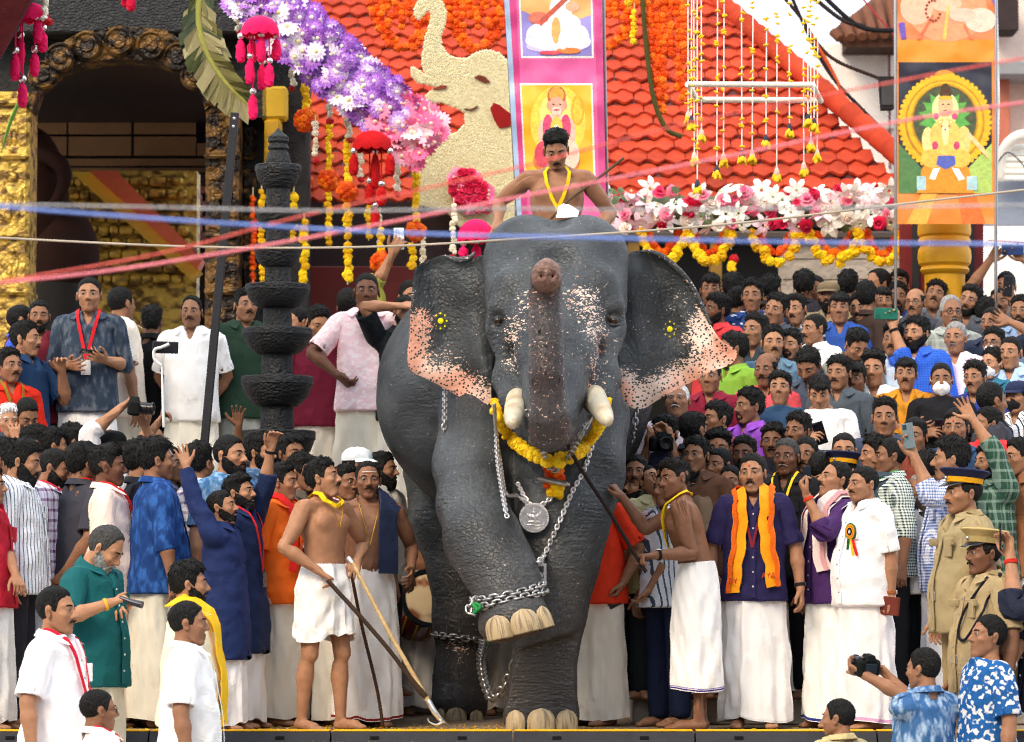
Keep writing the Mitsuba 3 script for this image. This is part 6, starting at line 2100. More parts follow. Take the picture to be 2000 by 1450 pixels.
sag('steel_wire', [(-60, 462, 18.0), (370, 482, 18.0), (700, 483, 18.0), (1000, 468, 18.0), (1400, 440, 18.0), (1750, 400, 18.0), (2080, 362, 18.0)], .0062, 'matte', 'b0a898', 'thin steel wire sagging across the whole view before the elephant head', 'wire')
put(key('wire_clamp', 'steel_wire'), tube(curve([at(362, 484, 17.99), at(370, 478, 17.98), at(378, 486, 17.98), at(384, 494, 17.99)], 12), .008, 6), 'matte', '5a3a30', smooth=True)
sag('blue_rope', [(-60, 400, 9.6), (400, 434, 9.6), (800, 456, 9.6), (1200, 466, 9.6), (1600, 474, 9.6), (2080, 478, 9.6)], .0048, 'cloth', '7f9ae6', 'blue nylon rope stretched near the viewer across the elephant brow')
sag('grey_rope', [(-60, 398, 9.8), (300, 405, 9.8), (640, 412, 9.8), (1000, 408, 9.8), (1300, 410, 9.8), (2080, 400, 9.8)], .0035, 'cloth', 'b0b2b6', 'thin grey rope stretched near the viewer above the blue one')
sag('pink_rope', [(-60, 560, 10.6), (250, 524, 10.6), (600, 465, 10.6), (1000, 388, 10.6), (1400, 310, 10.6), (1800, 230, 10.6), (2080, 190, 10.6)], .0050, 'cloth', 'f08c98', 'pink cloth rope slanting up to the right near the viewer')
sag('red_ribbon', [(-60, 560, 10.2), (300, 498, 10.2), (600, 420, 10.2), (1000, 330, 10.2), (1350, 240, 10.2), (1800, 150, 10.2), (2080, 100, 10.2)], .0034, 'cloth', 'e86a62', 'red and white twisted ribbon slanting above the pink rope', c2='f2e4dc')
for pts, r, c, l in (([(1585, -30, 30), (1660, 40, 30), (1700, 58, 30), (1752, 60, 30)], .022, '1c1c20', 'thick black cable curving to the right banner top'), ([(1560, -30, 30), (1640, 36, 30), (1690, 52, 30)], .02, '2a2826', 'second black cable sagging beside the thick one'),
                     ([(1540, -20, 30), (1580, 70, 30), (1625, 150, 30), (1690, 220, 30), (1760, 290, 30)], .016, '241f22', 'black cable falling steeply before the white house'), ([(1500, -40, 30), (1560, 30, 30), (1620, 110, 30), (1715, 153, 30)], .016, '30201c', 'dark cable running to the loudspeaker'),
                     ([(1580, 60, 30), (1625, 140, 30), (1665, 225, 30)], .018, 'b8502a', 'orange cable falling behind the hip of the roof'), ([(1660, -30, 30), (1752, 75, 30)], .008, 'a83a4a', 'thin red wire slanting to the right banner'), ([(1940, 330, 30), (1975, 300, 30), (2040, 380, 30)], .007, '4a4a50', 'thin grey wire looped at the right edge'),
                     ([(1930, 470, 30), (2080, 480, 30)], .006, 'c87a5a', 'thin orange line before the white wall at right')):
    sag('cable', pts, r, 'matte', c, l, 'cable')
# ---------------------------------------------------------------- what people wear and hold
def front_y(x, z, fat=0.0, bare=False):
    a = np.interp(z, [.45, .80, 1.02, 1.25, 1.36, 1.46], [.245, .218, .190, .189, .180, .15])
    b = np.interp(z, [.45, .80, 1.02, 1.25, 1.36, 1.42, 1.47], [.200, .184, .152, .138, .124, .095, .060])
    if bare:
        b = np.interp(z, [.80, 1.02, 1.25, 1.36, 1.42, 1.47], [.14, .118, .122, .112, .083, .048])
    return -(b * max(0, 1 - (abs(x) / a) ** 2.4) ** (1 / 2.4)) * (1 + fat * math.exp(-((z - 1.06) / .17) ** 2)) - .012


def worn(k, name, mesh, bs, c, head=False, smooth=50, parent=None):
    """A piece given in the rest pose of the person k, bent with the body."""
    p = people[k]
    v, f = (mesh.vertices, mesh.faces) if hasattr(mesh, 'vertices') else mesh
    return put(key(name, parent or k), (p['W'](p['pose'].apply(np.asarray(v), head)), np.asarray(f)), bs, c, smooth=smooth)


def ribbon(pts, w, t=.003):
    """A flat band along pts (rest pose), lying against the body: width across x for the front runs."""
    p = np.asarray(pts, float)
    tt = np.gradient(p, axis=0)
    tt /= np.linalg.norm(tt, axis=1, keepdims=True)
    out = p - np.array((0, .03, 1.25))
    out[:, 2] = np.where(p[:, 2] > 1.42, .12, 0)
    out /= np.linalg.norm(out, axis=1, keepdims=True)
    s = np.cross(tt, out)
    s /= np.linalg.norm(s, axis=1, keepdims=True) + 1e-9
    n = np.cross(s, tt)
    V = np.stack([p - s * w / 2, p + s * w / 2, p + s * w / 2 + n * t, p - s * w / 2 + n * t], 1).reshape(-1, 3)
    q = []
    for i in range(len(p) - 1):
        for j in range(4):
            q.append([i * 4 + j, i * 4 + (j + 1) % 4, (i + 1) * 4 + (j + 1) % 4, (i + 1) * 4 + j])
    return cat([(V, np.array(q))])


def neckline(drop, spread=.075, fat=0.0, bare=False, side=None, n=15, back=.085):
    """From one front point up round the neck and down the other side; drop: lowest z."""
    out = []
    for s in ((1, -1) if side is None else (side,)):
        run = []
        for z in np.linspace(drop, 1.44, n):
            t = (z - drop) / (1.44 - drop)
            x = spread * s * (t if side is None else 1)
            run.append((x, front_y(x, z, fat, bare) - .004, z))
        run += [(spread * s, -.015, 1.482), (spread * s * .95, .035, 1.492), (spread * .6 * s, back - .005, 1.475)]
        out.append(run)
    if side is None:
        return out[0] + [(0, back + .003, 1.465)] + out[1][::-1]
    return out[0] + [(0, back + .003, 1.468)]


def lanyard(k, c, drop=1.12, card='f0f0f0', w=.016):
    p = people[k]
    bare = p['shirt'] == ''
    lk = worn(k, 'lanyard', ribbon(neckline(drop, .07, p['fat'], bare), w), 'cloth', c)
    if card:
        y = front_y(0, drop - .05, p['fat'], bare) - .010
        worn(k, 'card', bx(-.032, .032, y - .003, y, drop - .105, drop - .005, .001), 'gloss', card, parent=lk)
    return lk


def scarf(k, c, c2=None, zl=.95, zr=.95, w=.085, bs='cloth'):
    p = people[k]
    sx = lambda z, e: .085 + .045 * sstep(1.30, e, np.array(z)) * math.sin(3.0 * (1.42 - z)) + .006 * math.sin(z * 37 + e * 9)
    pts = [(sx(z, zr), front_y(sx(z, zr), z, p['fat']) - .012 - .006 * math.sin(z * 23), z) for z in np.linspace(zr, 1.42, 18)]
    up = [(.085, -.02, 1.488), (.083, .04, 1.50), (.05, .088, 1.485), (0, .096, 1.48)]
    lf = [(-sx(z, zl) * .9, front_y(-sx(z, zl) * .9, z, p['fat']) - .012 - .006 * math.sin(z * 19 + 1), z) for z in np.linspace(zl, 1.42, 18)]
    allp = pts + up + [(-x, y, z) for x, y, z in up[::-1][1:]] + lf[::-1]
    a = worn(k, 'scarf', ribbon(allp, w, .006), bs, c)
    if c2:
        q = [(x + (.03 if i < len(allp) / 2 else -.03), y - .007 if z < 1.42 else y, z + (.008 if z > 1.42 else 0)) for i, (x, y, z) in enumerate(allp)]
        worn(k, 'stripe', ribbon(q, w * .3, .004), bs, c2, parent=a)
    return a


def mask(k, c='f0f2f4', up=1.0):
    def fn(P):
        x, f, z = np.abs(P[:, 0]), -P[:, 1], P[:, 2] - HC[2]
        d = ell(np.stack([x, f, z], 1), (0, .050, -.058), (.057, .062, .056))
        d = np.minimum(d, cone(np.stack([x, f, z], 1), (0, .085, -.030), (0, .110, -.062), .012, .012))
        d = smin(d, cone(np.stack([x, f, z], 1), (0, .106, -.060), (0, .085, -.104), .008, .010), .02)
        zt = -.008 - .30 * x
        return np.maximum(np.maximum(d, z - zt), .035 - f)
    m = cached('mask', lambda: nets(fn, (spaced((-.075, .075, .006)), spaced((-.135, -.02, .006)), spaced((1.455, 1.60, .006)))))
    mk = worn(k, 'mask', (m[0], m[1]), 'cloth', c, True, True)
    for s in (-1, 1):
        worn(k, 'ear_loop', tube([(s * .054, -.045, HC[2] - .026), (s * .070, -.005, HC[2] - .010), (s * .083, .008, HC[2] + .004)], .0022, 5), 'cloth', c, True, parent=mk)


def glasses(k, c='2a2420'):
    g = None
    for s in (-1, 1):
        a = np.linspace(0, 2 * math.pi, 20)
        ring = np.stack([s * .032 + .022 * np.cos(a), -.0965 + .010 * np.abs(np.cos(a)) * (np.cos(a) * s > 0), HC[2] - .003 + .0165 * np.sin(a)], 1)
        if g is None:
            g = worn(k, 'glasses', tube(ring, .0020, 5), 'gloss', c, True)
        else:
            worn(k, 'rim', tube(ring, .0020, 5), 'gloss', c, True, parent=g)
        worn(k, 'temple', tube([(s * .054, -.086, HC[2]), (s * .074, -.03, HC[2] + .003), (s * .082, .005, HC[2] + .003)], .0018, 5), 'gloss', c, True, parent=g)
    worn(k, 'bridge', tube([(-.010, -.0985, HC[2]), (0, -.1025, HC[2] + .003), (.010, -.0985, HC[2])], .0018, 5), 'gloss', c, True, parent=g)


def cap(k, c, visor=True, c2=None):
    prof = [(.089, .030), (.091, .046), (.087, .070), (.070, .094), (.042, .107), (.002, .111)]
    m = lathe(prof, 28)
    v = np.asarray(m.vertices)
    v = v * (.97, 1.18, 1) + (0, .010, HC[2])
    a = worn(k, 'cap', trimesh.Trimesh(v, m.faces, process=False), 'cloth', c, True, 50)
    if visor:
        V, q = [], []
        for i in range(13):
            t = math.radians(-60 + 10 * i)
            for r, dz in ((1.0, 0), (1.0, -.004), (1.72, -.022), (1.72, -.018)):
                rr = r if r == 1 else 1 + .68 * math.cos(t * 1.3)
                V.append((.089 * math.sin(t) * (1 + .1 * (rr - 1)), -.094 * math.cos(t) * rr, HC[2] + .040 + dz * (rr > 1.01) * 1.0 + (dz if r == 1 else 0)))
        for i in range(12):
            for j in range(4):
                q.append([i * 4 + j, i * 4 + (j + 1) % 4, (i + 1) * 4 + (j + 1) % 4, (i + 1) * 4 + j])
        worn(k, 'visor', cat([(np.array(V), np.array(q))]), 'cloth', c2 or c, True, parent=a)
    worn(k, 'button', trimesh.Trimesh(np.asarray(trimesh.creation.icosphere(subdivisions=1).vertices) * (.008, .008, .005) + (0, .010, HC[2] + .112), trimesh.creation.icosphere(subdivisions=1).faces), 'cloth', c, True, parent=a)
    return a


def police_cap(k, crown, band, tilt=.10):
    R = rotm([1, 0, 0], -tilt)
    o = np.array((0, .008, HC[2] + .058))
    e = lambda m: trimesh.Trimesh((np.asarray(m.vertices) * (.96, 1.16, 1)) @ R.T + o, m.faces, process=False)
    a = worn(k, 'cap', e(lathe([(.085, .0), (.088, .018), (.094, .034), (.120, .058), (.124, .066), (.118, .074), (.06, .080), (.002, .078)], 36)), 'cloth', crown, True, 45)
    worn(k, 'band', e(lathe([(.0885, -.004), (.0905, -.004), (.0925, .026), (.0885, .026)], 36)), 'cloth', band, True, 45, a)
    V, q = [], []
    for i in range(13):
        t = math.radians(-64 + 10.6 * i)
        rr = 1 + .42 * max(0, math.cos(t * 1.35))
        for r, dz in ((1.0, 0), (1.0, -.005), (rr, -.030 * (rr - 1) / .42 - .005), (rr, -.030 * (rr - 1) / .42)):
            V.append((.089 * math.sin(t) * (1 + .1 * (r - 1)), -.089 * math.cos(t) * r, -.006 + dz))
    for i in range(12):
        for j in range(4):
            q.append([i * 4 + j, i * 4 + (j + 1) % 4, (i + 1) * 4 + (j + 1) % 4, (i + 1) * 4 + j])
    worn(k, 'visor', e(cat([(np.array(V), np.array(q))])), 'gloss', '121316', True, 30, a)
    worn(k, 'cap_badge', e(moved(trimesh.creation.icosphere(subdivisions=2), None, (0, -.094, .016), .012)), 'metal', 'd8d4c8', True, True, a)


def bindi(k, c='c02018', r=.0055, z=.036):
    worn(k, 'forehead_mark', trimesh.Trimesh(np.asarray(trimesh.creation.icosphere(subdivisions=1).vertices) * (r, .002, r * 1.2) + (0, -.0905, HC[2] + z), trimesh.creation.icosphere(subdivisions=1).faces), 'matte', c, True)


def ash(k):
    worn(k, 'forehead_stripe', tube([(-.042, -.078, HC[2] + .046), (-.02, -.090, HC[2] + .048), (.02, -.090, HC[2] + .048), (.042, -.078, HC[2] + .046)], .0032, 6), 'matte', 'd8d0c8', True)


def watch(k, side, c='16171a', face='d8d8d8', x=.690):
    a = np.linspace(0, 2 * math.pi, 17)[:-1]
    q = []
    ring = np.stack([np.full(16, x * side), .01 + .034 * np.cos(a), 1.39 + .031 * np.sin(a)], 1)
    m = cat([ribbon3(ring, side)])
    w = worn(k, 'watch' if face else 'bracelet', m, 'cloth', c)
    if face:
        worn(k, 'dial', bx(min(x * side, x * side) - .014, x * side + .014, -.006, .026, 1.420, 1.428, .003), 'gloss', face, parent=w)


def ribbon3(ring, side):
    V = np.vstack([ring + (-.009, 0, 0), ring + (.009, 0, 0), (ring - (ring[0, 0], .01, 1.39)) * (1, 1.12, 1.12) + (ring[0, 0], .01, 1.39) + (.009, 0, 0), (ring - (ring[0, 0], .01, 1.39)) * (1, 1.12, 1.12) + (ring[0, 0], .01, 1.39) + (-.009, 0, 0)])
    n = len(ring)
    q = []
    for b in range(4):
        for j in range(n):
            c = (b + 1) % 4
            q.append([b * n + j, b * n + (j + 1) % n, c * n + (j + 1) % n, c * n + j])
    return (V, np.array(q))


def in_hand(k, side):
    """World palm centre, forearm direction, palm normal."""
    p = people[k]
    a, b, c = p['pose'].hand(side)
    R = p['Rz']
    b, c = R @ b, R @ c
    return p['W'](a[None])[0], b / np.linalg.norm(b), c / np.linalg.norm(c)


def phone(k, side, label, c='17181c', upright=None, face=None, size=(.074, .155), off=.02, back=None):
    """A phone in the hand of k: screen plane facing 'face', its long side along 'upright' (world)."""
    pos, fd, pn = in_hand(k, side)
    y = np.asarray(face if face is not None else pn, float); y /= np.linalg.norm(y)
    z = np.asarray(upright if upright is not None else fd, float)
    z = z - y * (z @ y); z /= np.linalg.norm(z)
    x = np.cross(y, z)
    R = np.stack([x, y, z], 1)
    t = pos + pn * off + fd * .045 + z * .02
    w, h = size
    pk = put(key('phone'), moved(bx(-w / 2, w / 2, -.0045, .0045, -h / 2, h / 2, .003), R, t), 'gloss', c, smooth=False)
    tag(pk, label, 'phone')
    put(key('camera_bump', pk), moved(bx(-w * .40, -w * .05, -.0065, -.0045, h * .25, h * .45, .001), R, t), 'gloss', back or '0c0d10', smooth=False)
    put(key('screen', pk), moved(bx(-w * .46, w * .46, .0046, .0052, -h * .47, h * .47), R, t), 'gloss', '1a2430', smooth=False)
    return pk


def camera_at(pos, face, label, s=1.0, lens=.07):
    """A camera: body, grip, prism hump, lens barrel along 'face'."""
    y = -np.asarray(face, float) / np.linalg.norm(face)
    x = np.cross(y, (0, 0, 1)); x /= np.linalg.norm(x)
    R = np.stack([x, y, np.cross(x, y)], 1)
    M = lambda m: moved(m, R, pos, s)
    k = put(key('camera'), M(bx(-.070, .070, -.028, .030, -.048, .042, .012)), 'matte', '15161a', smooth=False)
    tag(k, label, 'camera')
    put(key('grip', k), M(bx(-.078, -.045, -.048, .02, -.05, .040, .012)), 'matte', '101114', smooth=False)
    put(key('viewfinder', k), M(hull([(a, b, c) for a in (-.034, .034) for b in (-.03, .03) for c in (.04,)] + [(a, b, .070) for a in (-.02, .02) for b in (-.024, .024)])), 'matte', '1a1b1f', smooth=False)
    Rl = rotm([1, 0, 0], math.pi / 2)
    put(key('lens', k), M(moved(lathe([(.034, .02), (.036, .05), (.040, .052), (.040, .085), (.036, .088), (.036, .03 + lens), (.041, .034 + lens), (.041, .045 + lens), (.034, .046 + lens), (.030, .04 + lens), (.001, .036 + lens)], 28), Rl)), 'gloss', '16171b', smooth=30)
    put(key('dial', k), M(moved(lathe([(.016, .04), (.016, .058), (.001, .058)], 16), None, (.048, 0, 0))), 'gloss', '222328', smooth=30)
    put(key('screen', k), M(bx(-.040, .035, .030, .034, -.034, .026, .002)), 'gloss', '20303a', smooth=False)
    return k


def rosette(k, z, x, label=None):
    p = people[k]
    y = front_y(x, z, p['fat']) - .012
    R = rotm([1, 0, 0], math.pi / 2)
    a = worn(k, 'badge', moved(lathe([(.001, .004), (.052, .003), (.056, 0), (.056, -.004)], 28), R, (x, y, z)), 'paint', '1f5a2c', smooth=30)
    for r, c, d in ((.047, 'e8a81c', .0045), (.039, 'd8401c', .0058), (.033, 'f0b020', .0070), (.026, '15161a', .0083), (.012, 'c8ccd0', .0096)):
        worn(k, 'ring', moved(lathe([(.001, d), (r, d), (r, d - .003)], 26), R, (x, y, z)), 'paint', c, smooth=False, parent=a)
    for dx, c, s in ((-.018, '1f5a2c', -.01), (.010, 'e8c020', .02), (.026, 'c8202c', .045)):
        worn(k, 'tail', ribbon([(x + dx, y - .002, z - .05), (x + dx + s * .5, y - .004, z - .10), (x + dx + s, y - .002, z - .155)], .018), 'cloth', c, parent=a)


def wrap_border(k, c, f0=.0, f1=1.0, name='border'):
    """A woven stripe along the hem of the wrap, between fractions of the lowest fold rows."""
    p = people[k]
    V = p['wrap'][0][:84 * 23].reshape(23, 84, 3)
    a, b = V[22], V[21]
    ring = lambda t: (a * (1 - t) + b * t) * (1.012, 1.012, 1) + (0, 0, .004)
    v = np.vstack([ring(f0), ring(f1)])
    q = np.array([[j, (j + 1) % 84, 84 + (j + 1) % 84, 84 + j] for j in range(84)])
    v = v * (1, 1 + .15 * p['fat'], 1)
    m = cat([(v, q)])
    put(key(name, k), (p['W'](p['pose'].apply(np.asarray(m.vertices))), m.faces), 'cloth', c, smooth=60)


def teeth(k):
    worn(k, 'teeth', bx(-.0115, .0115, -.0950, -.088, HC[2] - .0722, HC[2] - .0690, .001), 'gloss', 'c4beb4', True)
# ---------------------------------------------------------------- the people, one by one
OUT = (0, -1, 0)
# -- the rider
rider = P(1084, 249, 20.72, 0, 'd', 'quiff', 'stache', '', 'bare chested rider with yellow neck cloth sitting behind the elephant head', hp=24, hr=-3, lower='f:.6', h=1.70, lod='hi', B=(972, 446, .05, (0, 0, -1), .3, (-.5, .9, -.1)), A=(1166, 452, -.02, (0, 0, -1), .3, (.5, .9, -.1)),
          legs={1: (38, 70, 1.0), -1: (38, 70, 1.0)}, lean=4)
worn(rider, 'neck_cloth', ribbon([(.058, -.03, 1.485), (.075, -.075, 1.43), (.065, front_y(.06, 1.36, 0, True), 1.36), (.035, front_y(.03, 1.27, 0, True) - .006, 1.27), (.004, front_y(0, 1.215, 0, True) - .01, 1.205), (-.012, front_y(0, 1.16, 0, True) - .01, 1.15)], .022, .0035), 'cloth', 'f2c418')
worn(rider, 'neck_cloth', ribbon([(-.058, -.03, 1.485), (-.075, -.075, 1.43), (-.065, front_y(.06, 1.36, 0, True), 1.36), (-.035, front_y(.03, 1.27, 0, True) - .006, 1.27), (-.002, front_y(0, 1.215, 0, True) - .012, 1.205), (.02, front_y(0, 1.16, 0, True) - .012, 1.15)], .022, .0035), 'cloth', 'f2c418')
bindi(rider, 'd85a20', .004)

# -- handlers by the elephant
lm = P(622, 890, 20.0, 48, 'b', 'curly', 'stache', '', 'bare chested handler in short white wrap leaning on a stick left of the elephant', hy=26, hp=-8, lower='f:.56', B=(640, 1128, -.22, (.3, 0, -1), .75, (-1, -.2, .1)), A=(692, 1112, -.02, (-.3, 0, -1), .8, (.6, .8, -1)), legs={1: (8, 6), -1: (-4, 2)}, lod='hi')
worn(lm, 'neck_cloth', ribbon(neckline(1.405, .085, 0, True), .026, .006), 'cloth', 'f2c418')
worn(lm, 'chain', tube(neckline(1.27, .07, 0, True), .0028, 5), 'metal', 'd8a838')
bindi(lm, 'e8641c')
rm = P(1312, 892, 20.0, -98, 'e', 'quiff', '', '', 'bare backed handler in long white wrap touching the elephant with one hand', hy=44, hp=-6, lower='m:.25', A=(1258, 1086, -.30, (0, 0, -1), .9, (.7, .2, -.6)), B=(1200, 952, .05, (-1, .2, .2), .15, (.2, 0, -1)), lod='hi', lean=15)
worn(rm, 'lanyard', ribbon(neckline(1.08, .075, 0, True), .022, .005), 'cloth', 'f2c81c')
wrap_border(rm, '3a2a80', .05, .30); wrap_border(rm, '6a5aa8', .42, .55)
watch(rm, 1, '16171a', 'e8e8e8')
bindi(rm, 'e88a1c')
shawl = P(718, 900, 20.55, 8, 'd', 'receding', 'stache', '', 'bare chested man with navy shawl over one shoulder beside the drum', lower='m f0eee8', fat=.25, A=(802, 1128, -.1, (-1, 0, 0), .4), B='d', lod='hi')
ash(shawl); bindi(shawl, 'c02018', .004)
worn(shawl, 'chain', tube(neckline(1.16, .07, .2, True), .0035, 5), 'metal', 'd8b048')
worn(shawl, 'shawl', ribbon([(.115, front_y(.115, z, .25, True) - .02, z) for z in np.linspace(.98, 1.40, 14)] + [(.12, -.05, 1.462), (.12, .02, 1.478), (.12, .08, 1.45), (.12, .13, 1.36), (.12, .14, 1.15)], .15, .012), 'cloth', '262f4e')
wrap_border(shawl, '8a2a28', .02, .35)
drummer = P(822, 935, 22.95, 10, 'd', 'short', 'stache', '', 'drummer in white wrap standing behind the elephant hind leg', lower='m f2f2f2', A='h', B='h', lod='mid', floor=0)
P(990, 905, 22.9, 0, 'c', 'short', '', 'snc f0f0f0', 'man in white wrap hidden behind the elephant between its legs', lower='m f4f0e8', floor=0, lod='lo')
P(1166, 905, 20.75, -40, 'd', 'short', '', 'snc e03a1c', 'man in red sleeved shirt holding papers just right of the elephant leg', lower='m e8e2d4', A=(1205, 1160, -.15, (-1, 0, 0), .6), lod='mid')
P(1254, 925, 21.0, -55, 'c', 'short', 'beard', 'snc 9c9a66', 'man in olive shirt and navy trousers looking up at the elephant', hp=-18, lower='t 1a2440', A=(1288, 935, -.15, (0, -1, .3), .5), lod='mid')
pin = P(1306, 915, 20.62, -50, 'd', 'short', '', 'rnc:stripe dfe6f0/4a546a', 'man in pinstriped white shirt behind the bare backed handler', lower='t 1a2240', A=(1243, 1195, -.1, (-1, 0, 0), .4), lod='mid')

# -- front row, right
sc = P(1468, 882, 20.3, -8, 'c', 'short', 'stache', 'snc 25234c', 'smiling man in navy shirt with orange and yellow scarf', hy=-8, lower='m f6f6f4', fat=.15, A='d', B='d', lod='hi', hr=-3)
scarf(sc, 'f0a018', 'e06018', .84, .88, .10)
tm = meshkit.text_mesh('AYA', .030, .003, True)
v = np.asarray(tm.vertices) - tm.bounds.mean(0)
for z_, x_ in ((.915, -.105), (1.02, -.112), (.95, .10)):
    worn(sc, 'lettering', trimesh.Trimesh(np.stack([v[:, 0] + x_, front_y(x_, z_, .15) - .024 - v[:, 2], v[:, 1] + z_], 1), tm.faces, process=False), 'paint', 'b03014', parent=sc + '__scarf')

bindi(sc, 'c82818', .005, .040); teeth(sc); wrap_border(sc, 'e0e0e4', .02, .2)
lanyard(sc, '7a1c2a', 1.12, None)
watch(sc, 1, '1a1b20', '30343a')
P(1537, 853, 20.95, -22, 'e', 'short', 'stache', 'snc 16171b', 'dark man in black shirt with yellow lanyard and greying hair', lower='t 14151a', fat=.15, hc='s', lod='hi', A='d', B='d')
lanyard(list(people)[-1], 'f0c820', 1.12, None)
pu = P(1641, 902, 20.45, -58, 'c', 'receding', 'stache', 'rnc 43285e', 'man in purple shirt filming upward with a small phone and a pale shawl', hp=-14, hy=-4, lower='m f4f4f2', fat=.2, A=(1566, 948, -.28, (1, 0, .2), .75, (.2, -.3, -1)), B='d', lod='hi')
teeth(pu); wrap_border(pu, '2a3c8a', .02, .4)
scarf(pu, 'ead8d4', 'd0989c', .90, 1.0, .10)
watch(pu, 1, 'd03a1c', None)
phone(pu, 1, 'small dark phone held up by the man in the purple shirt', upright=(-.1, 0, 1), face=(.3, -1, 0), size=(.05, .11))
wl = P(1688, 908, 20.15, -58, 'c', 'short', 'stache', 'snc f6f5f8', 'stout man in white shirt with large rosette badge holding a brown notebook', lower='m f6f2f6', fat=.38, A=(1742, 1200, -.12, (-1, -.2, 0), .7, (1, .3, -.2)), B='d', lod='hi')
rosette(wl, 1.27, .075); wrap_border(wl, 'd8a8d0', .05, .5)
watch(wl, 1, '9a5a2a', 'e8e8e8')
b, fd, pn = in_hand(wl, 1)
k = put(key('notebook'), moved(bx(-.085, .085, -.012, .012, -.055, .055, .004), R_ypr(-35, 0, 6), b + (-.02, -.03, -.01)), 'matte', '6a3226', smooth=False)
tag(k, 'brown leather notebook held by the man with the rosette badge', 'notebook')
P(1740, 853, 20.95, -78, 'd', 'short', '', 'rnc:check 1f3c42/dfe8e4', 'man in dark green checked shirt looking left with a green lanyard', lower='t 1c1d24', fat=.25, lod='hi', A='d', B='d')
lanyard(list(people)[-1], '3a8a5a', 1.15, None)
ck = P(1860, 848, 20.75, -82, 'b', 'thick', 'stache', 'rnc:check eef2fa/5878b4', 'man in pale blue checked shirt lifting a grey phone overhead', hy=-12, lower='m e8e8ee', fat=.3, A=(1776, 868, -.32, (.2, -1, 0), .55, (.2, -.4, -1)), B='d', lod='hi')
phone(ck, 1, 'grey phone lifted by the man in the pale blue checked shirt', '6f8088', upright=(-.15, 0, 1), face=(.5, .8, 0), back='2a3a4a')
p1 = P(1884, 917, 19.15, -70, 'c', 'cap', 'stache', 'snc a39270', 'police officer in khaki with navy cap and yellow band looking left', floor=-.53, h=1.70, lower='t 9a8862', fat=.3, A='d', B='d', lod='hi')
police_cap(p1, '20254a', 'e0a018')
p2 = P(1924, 1034, 18.78, -66, 'e', 'cap', 'stache', 'snc a5936f', 'police officer in khaki cap with brown belt and arm badge', floor=-.72, h=1.68, lower='t 9c8b66', fat=.3, A='d', B='d', lod='hi')
police_cap(p2, 'b09c66', 'a48f5c')
for k, z, c in ((p1, 1.0, '1c1a1c'), (p2, .99, '8a4a26')):
    worn(k, 'belt', lathe([(.176, z - .03), (.186, z - .03), (.186, z + .03), (.176, z + .03)], 36) if False else trimesh.Trimesh(np.asarray(lathe([(1.0, z - .028), (1.035, z - .028), (1.035, z + .028), (1.0, z + .028)], 36).vertices) * (.196, .158, 1) + (0, -.012, 0), lathe([(1.0, 0), (1.0, 1), (1, 2), (1, 3)], 36).faces, process=False), 'gloss', c)
    worn(k, 'buckle', bx(-.03, .03, -.205, -.190, z - .026, z + .026, .004), 'metal', 'd0ccc0')
    for s in (-1, 1):
        worn(k, 'shoulder_strap', ribbon([(.085 * s, -.01, 1.478), (.12 * s, .0, 1.470), (.165 * s, .01, 1.452)], .04, .006), 'cloth', '8f7f58')
        y = front_y(.09 * s, 1.30, .3)
        worn(k, 'pocket_flap', bx(.09 * s - .05, .09 * s + .05, y - .012, y + .01, 1.285, 1.325, .004), 'cloth', '9a8a66')
    for z_ in (1.38, 1.29, 1.20, 1.11):
        worn(k, 'shirt_button', trimesh.Trimesh(np.asarray(trimesh.creation.icosphere(subdivisions=1).vertices) * (.007, .004, .007) + (0, front_y(0, z_, .3) + .004, z_), trimesh.creation.icosphere(subdivisions=1).faces), 'gloss', '8a7038')
worn(p2, 'lanyard_cord', tube(curve([(.15, .0, 1.465), (.20, -.06, 1.36), (.17, -.14, 1.22), (.10, -.19, 1.10), (.03, -.19, 1.14), (.07, -.16, 1.28), (.12, -.05, 1.45)], 30), .008, 6), 'cloth', '1a1a22')
worn(p2, 'arm_badge', moved(lathe([(.001, .004), (.030, .004), (.032, 0)], 6), rotm([0, 0, 1], 0) @ rotm([1, 0, 0], 0.35), (.30, -.01, 1.462)), 'paint', '24304c', smooth=False)
worn(p2, 'arm_badge_centre', moved(lathe([(.001, .006), (.022, .006), (.023, 0)], 6), rotm([1, 0, 0], 0.35), (.30, -.012, 1.463)), 'paint', 'd8c090', smooth=False)
boy = P(1938, 1198, 18.45, -72, 'd', 'short', '', 'snr:floral 1f5a9c/d8dce0', 'boy in blue floral shirt watching at the lower right', floor=-.95, hp=-8, lower='t 1d2230', lod='hi', A='d', B='d')
ph = P(1806, 1262, 18.5, -148, 'c', 'short', '', 'snc:crinkle 3a669a/a6c2dc', 'photographer in blue patterned shirt seen from behind aiming a camera left', floor=-.95, crouch=34, hy=18, lower='t 20242e', fat=.1, B=(1664, 1306, .22, (1, 0, .2), .6, (-1, -.2, -.6)), A=(1726, 1312, .26, (-1, 0, .2), .6, (.3, -1, -.6)), lod='hi')
camera_at(at(1694, 1304, 18.72), (-.5, .8, .25), 'black camera held up by the photographer in blue patterned shirt', 1.05)
P(1640, 1362, 18.35, -140, 'c', 'short', '', 'snc c2b084', 'crouching man in khaki collar seen from behind at the bottom edge', floor=-.95, crouch=52, hy=25, lower='t 9c8b66', lod='hi')
rx = P(2052, 1030, 18.7, -70, 'c', 'short', 'beard', 'rnc 23283a', 'man at the right edge reaching two phones into view', floor=-.72, lower='t 1d1f2a', A=(1972, 1062, -.1, (-1, -.3, 0), .5), B=(1962, 1330, -.25, (-1, -.4, 0), .5), lod='hi')
phone(rx, 1, 'two toned dark phone raised by a hand with red band at the right edge', upright=(0, 0, 1), face=(1, -.2, 0)); watch(rx, 1, 'c82a20', None)
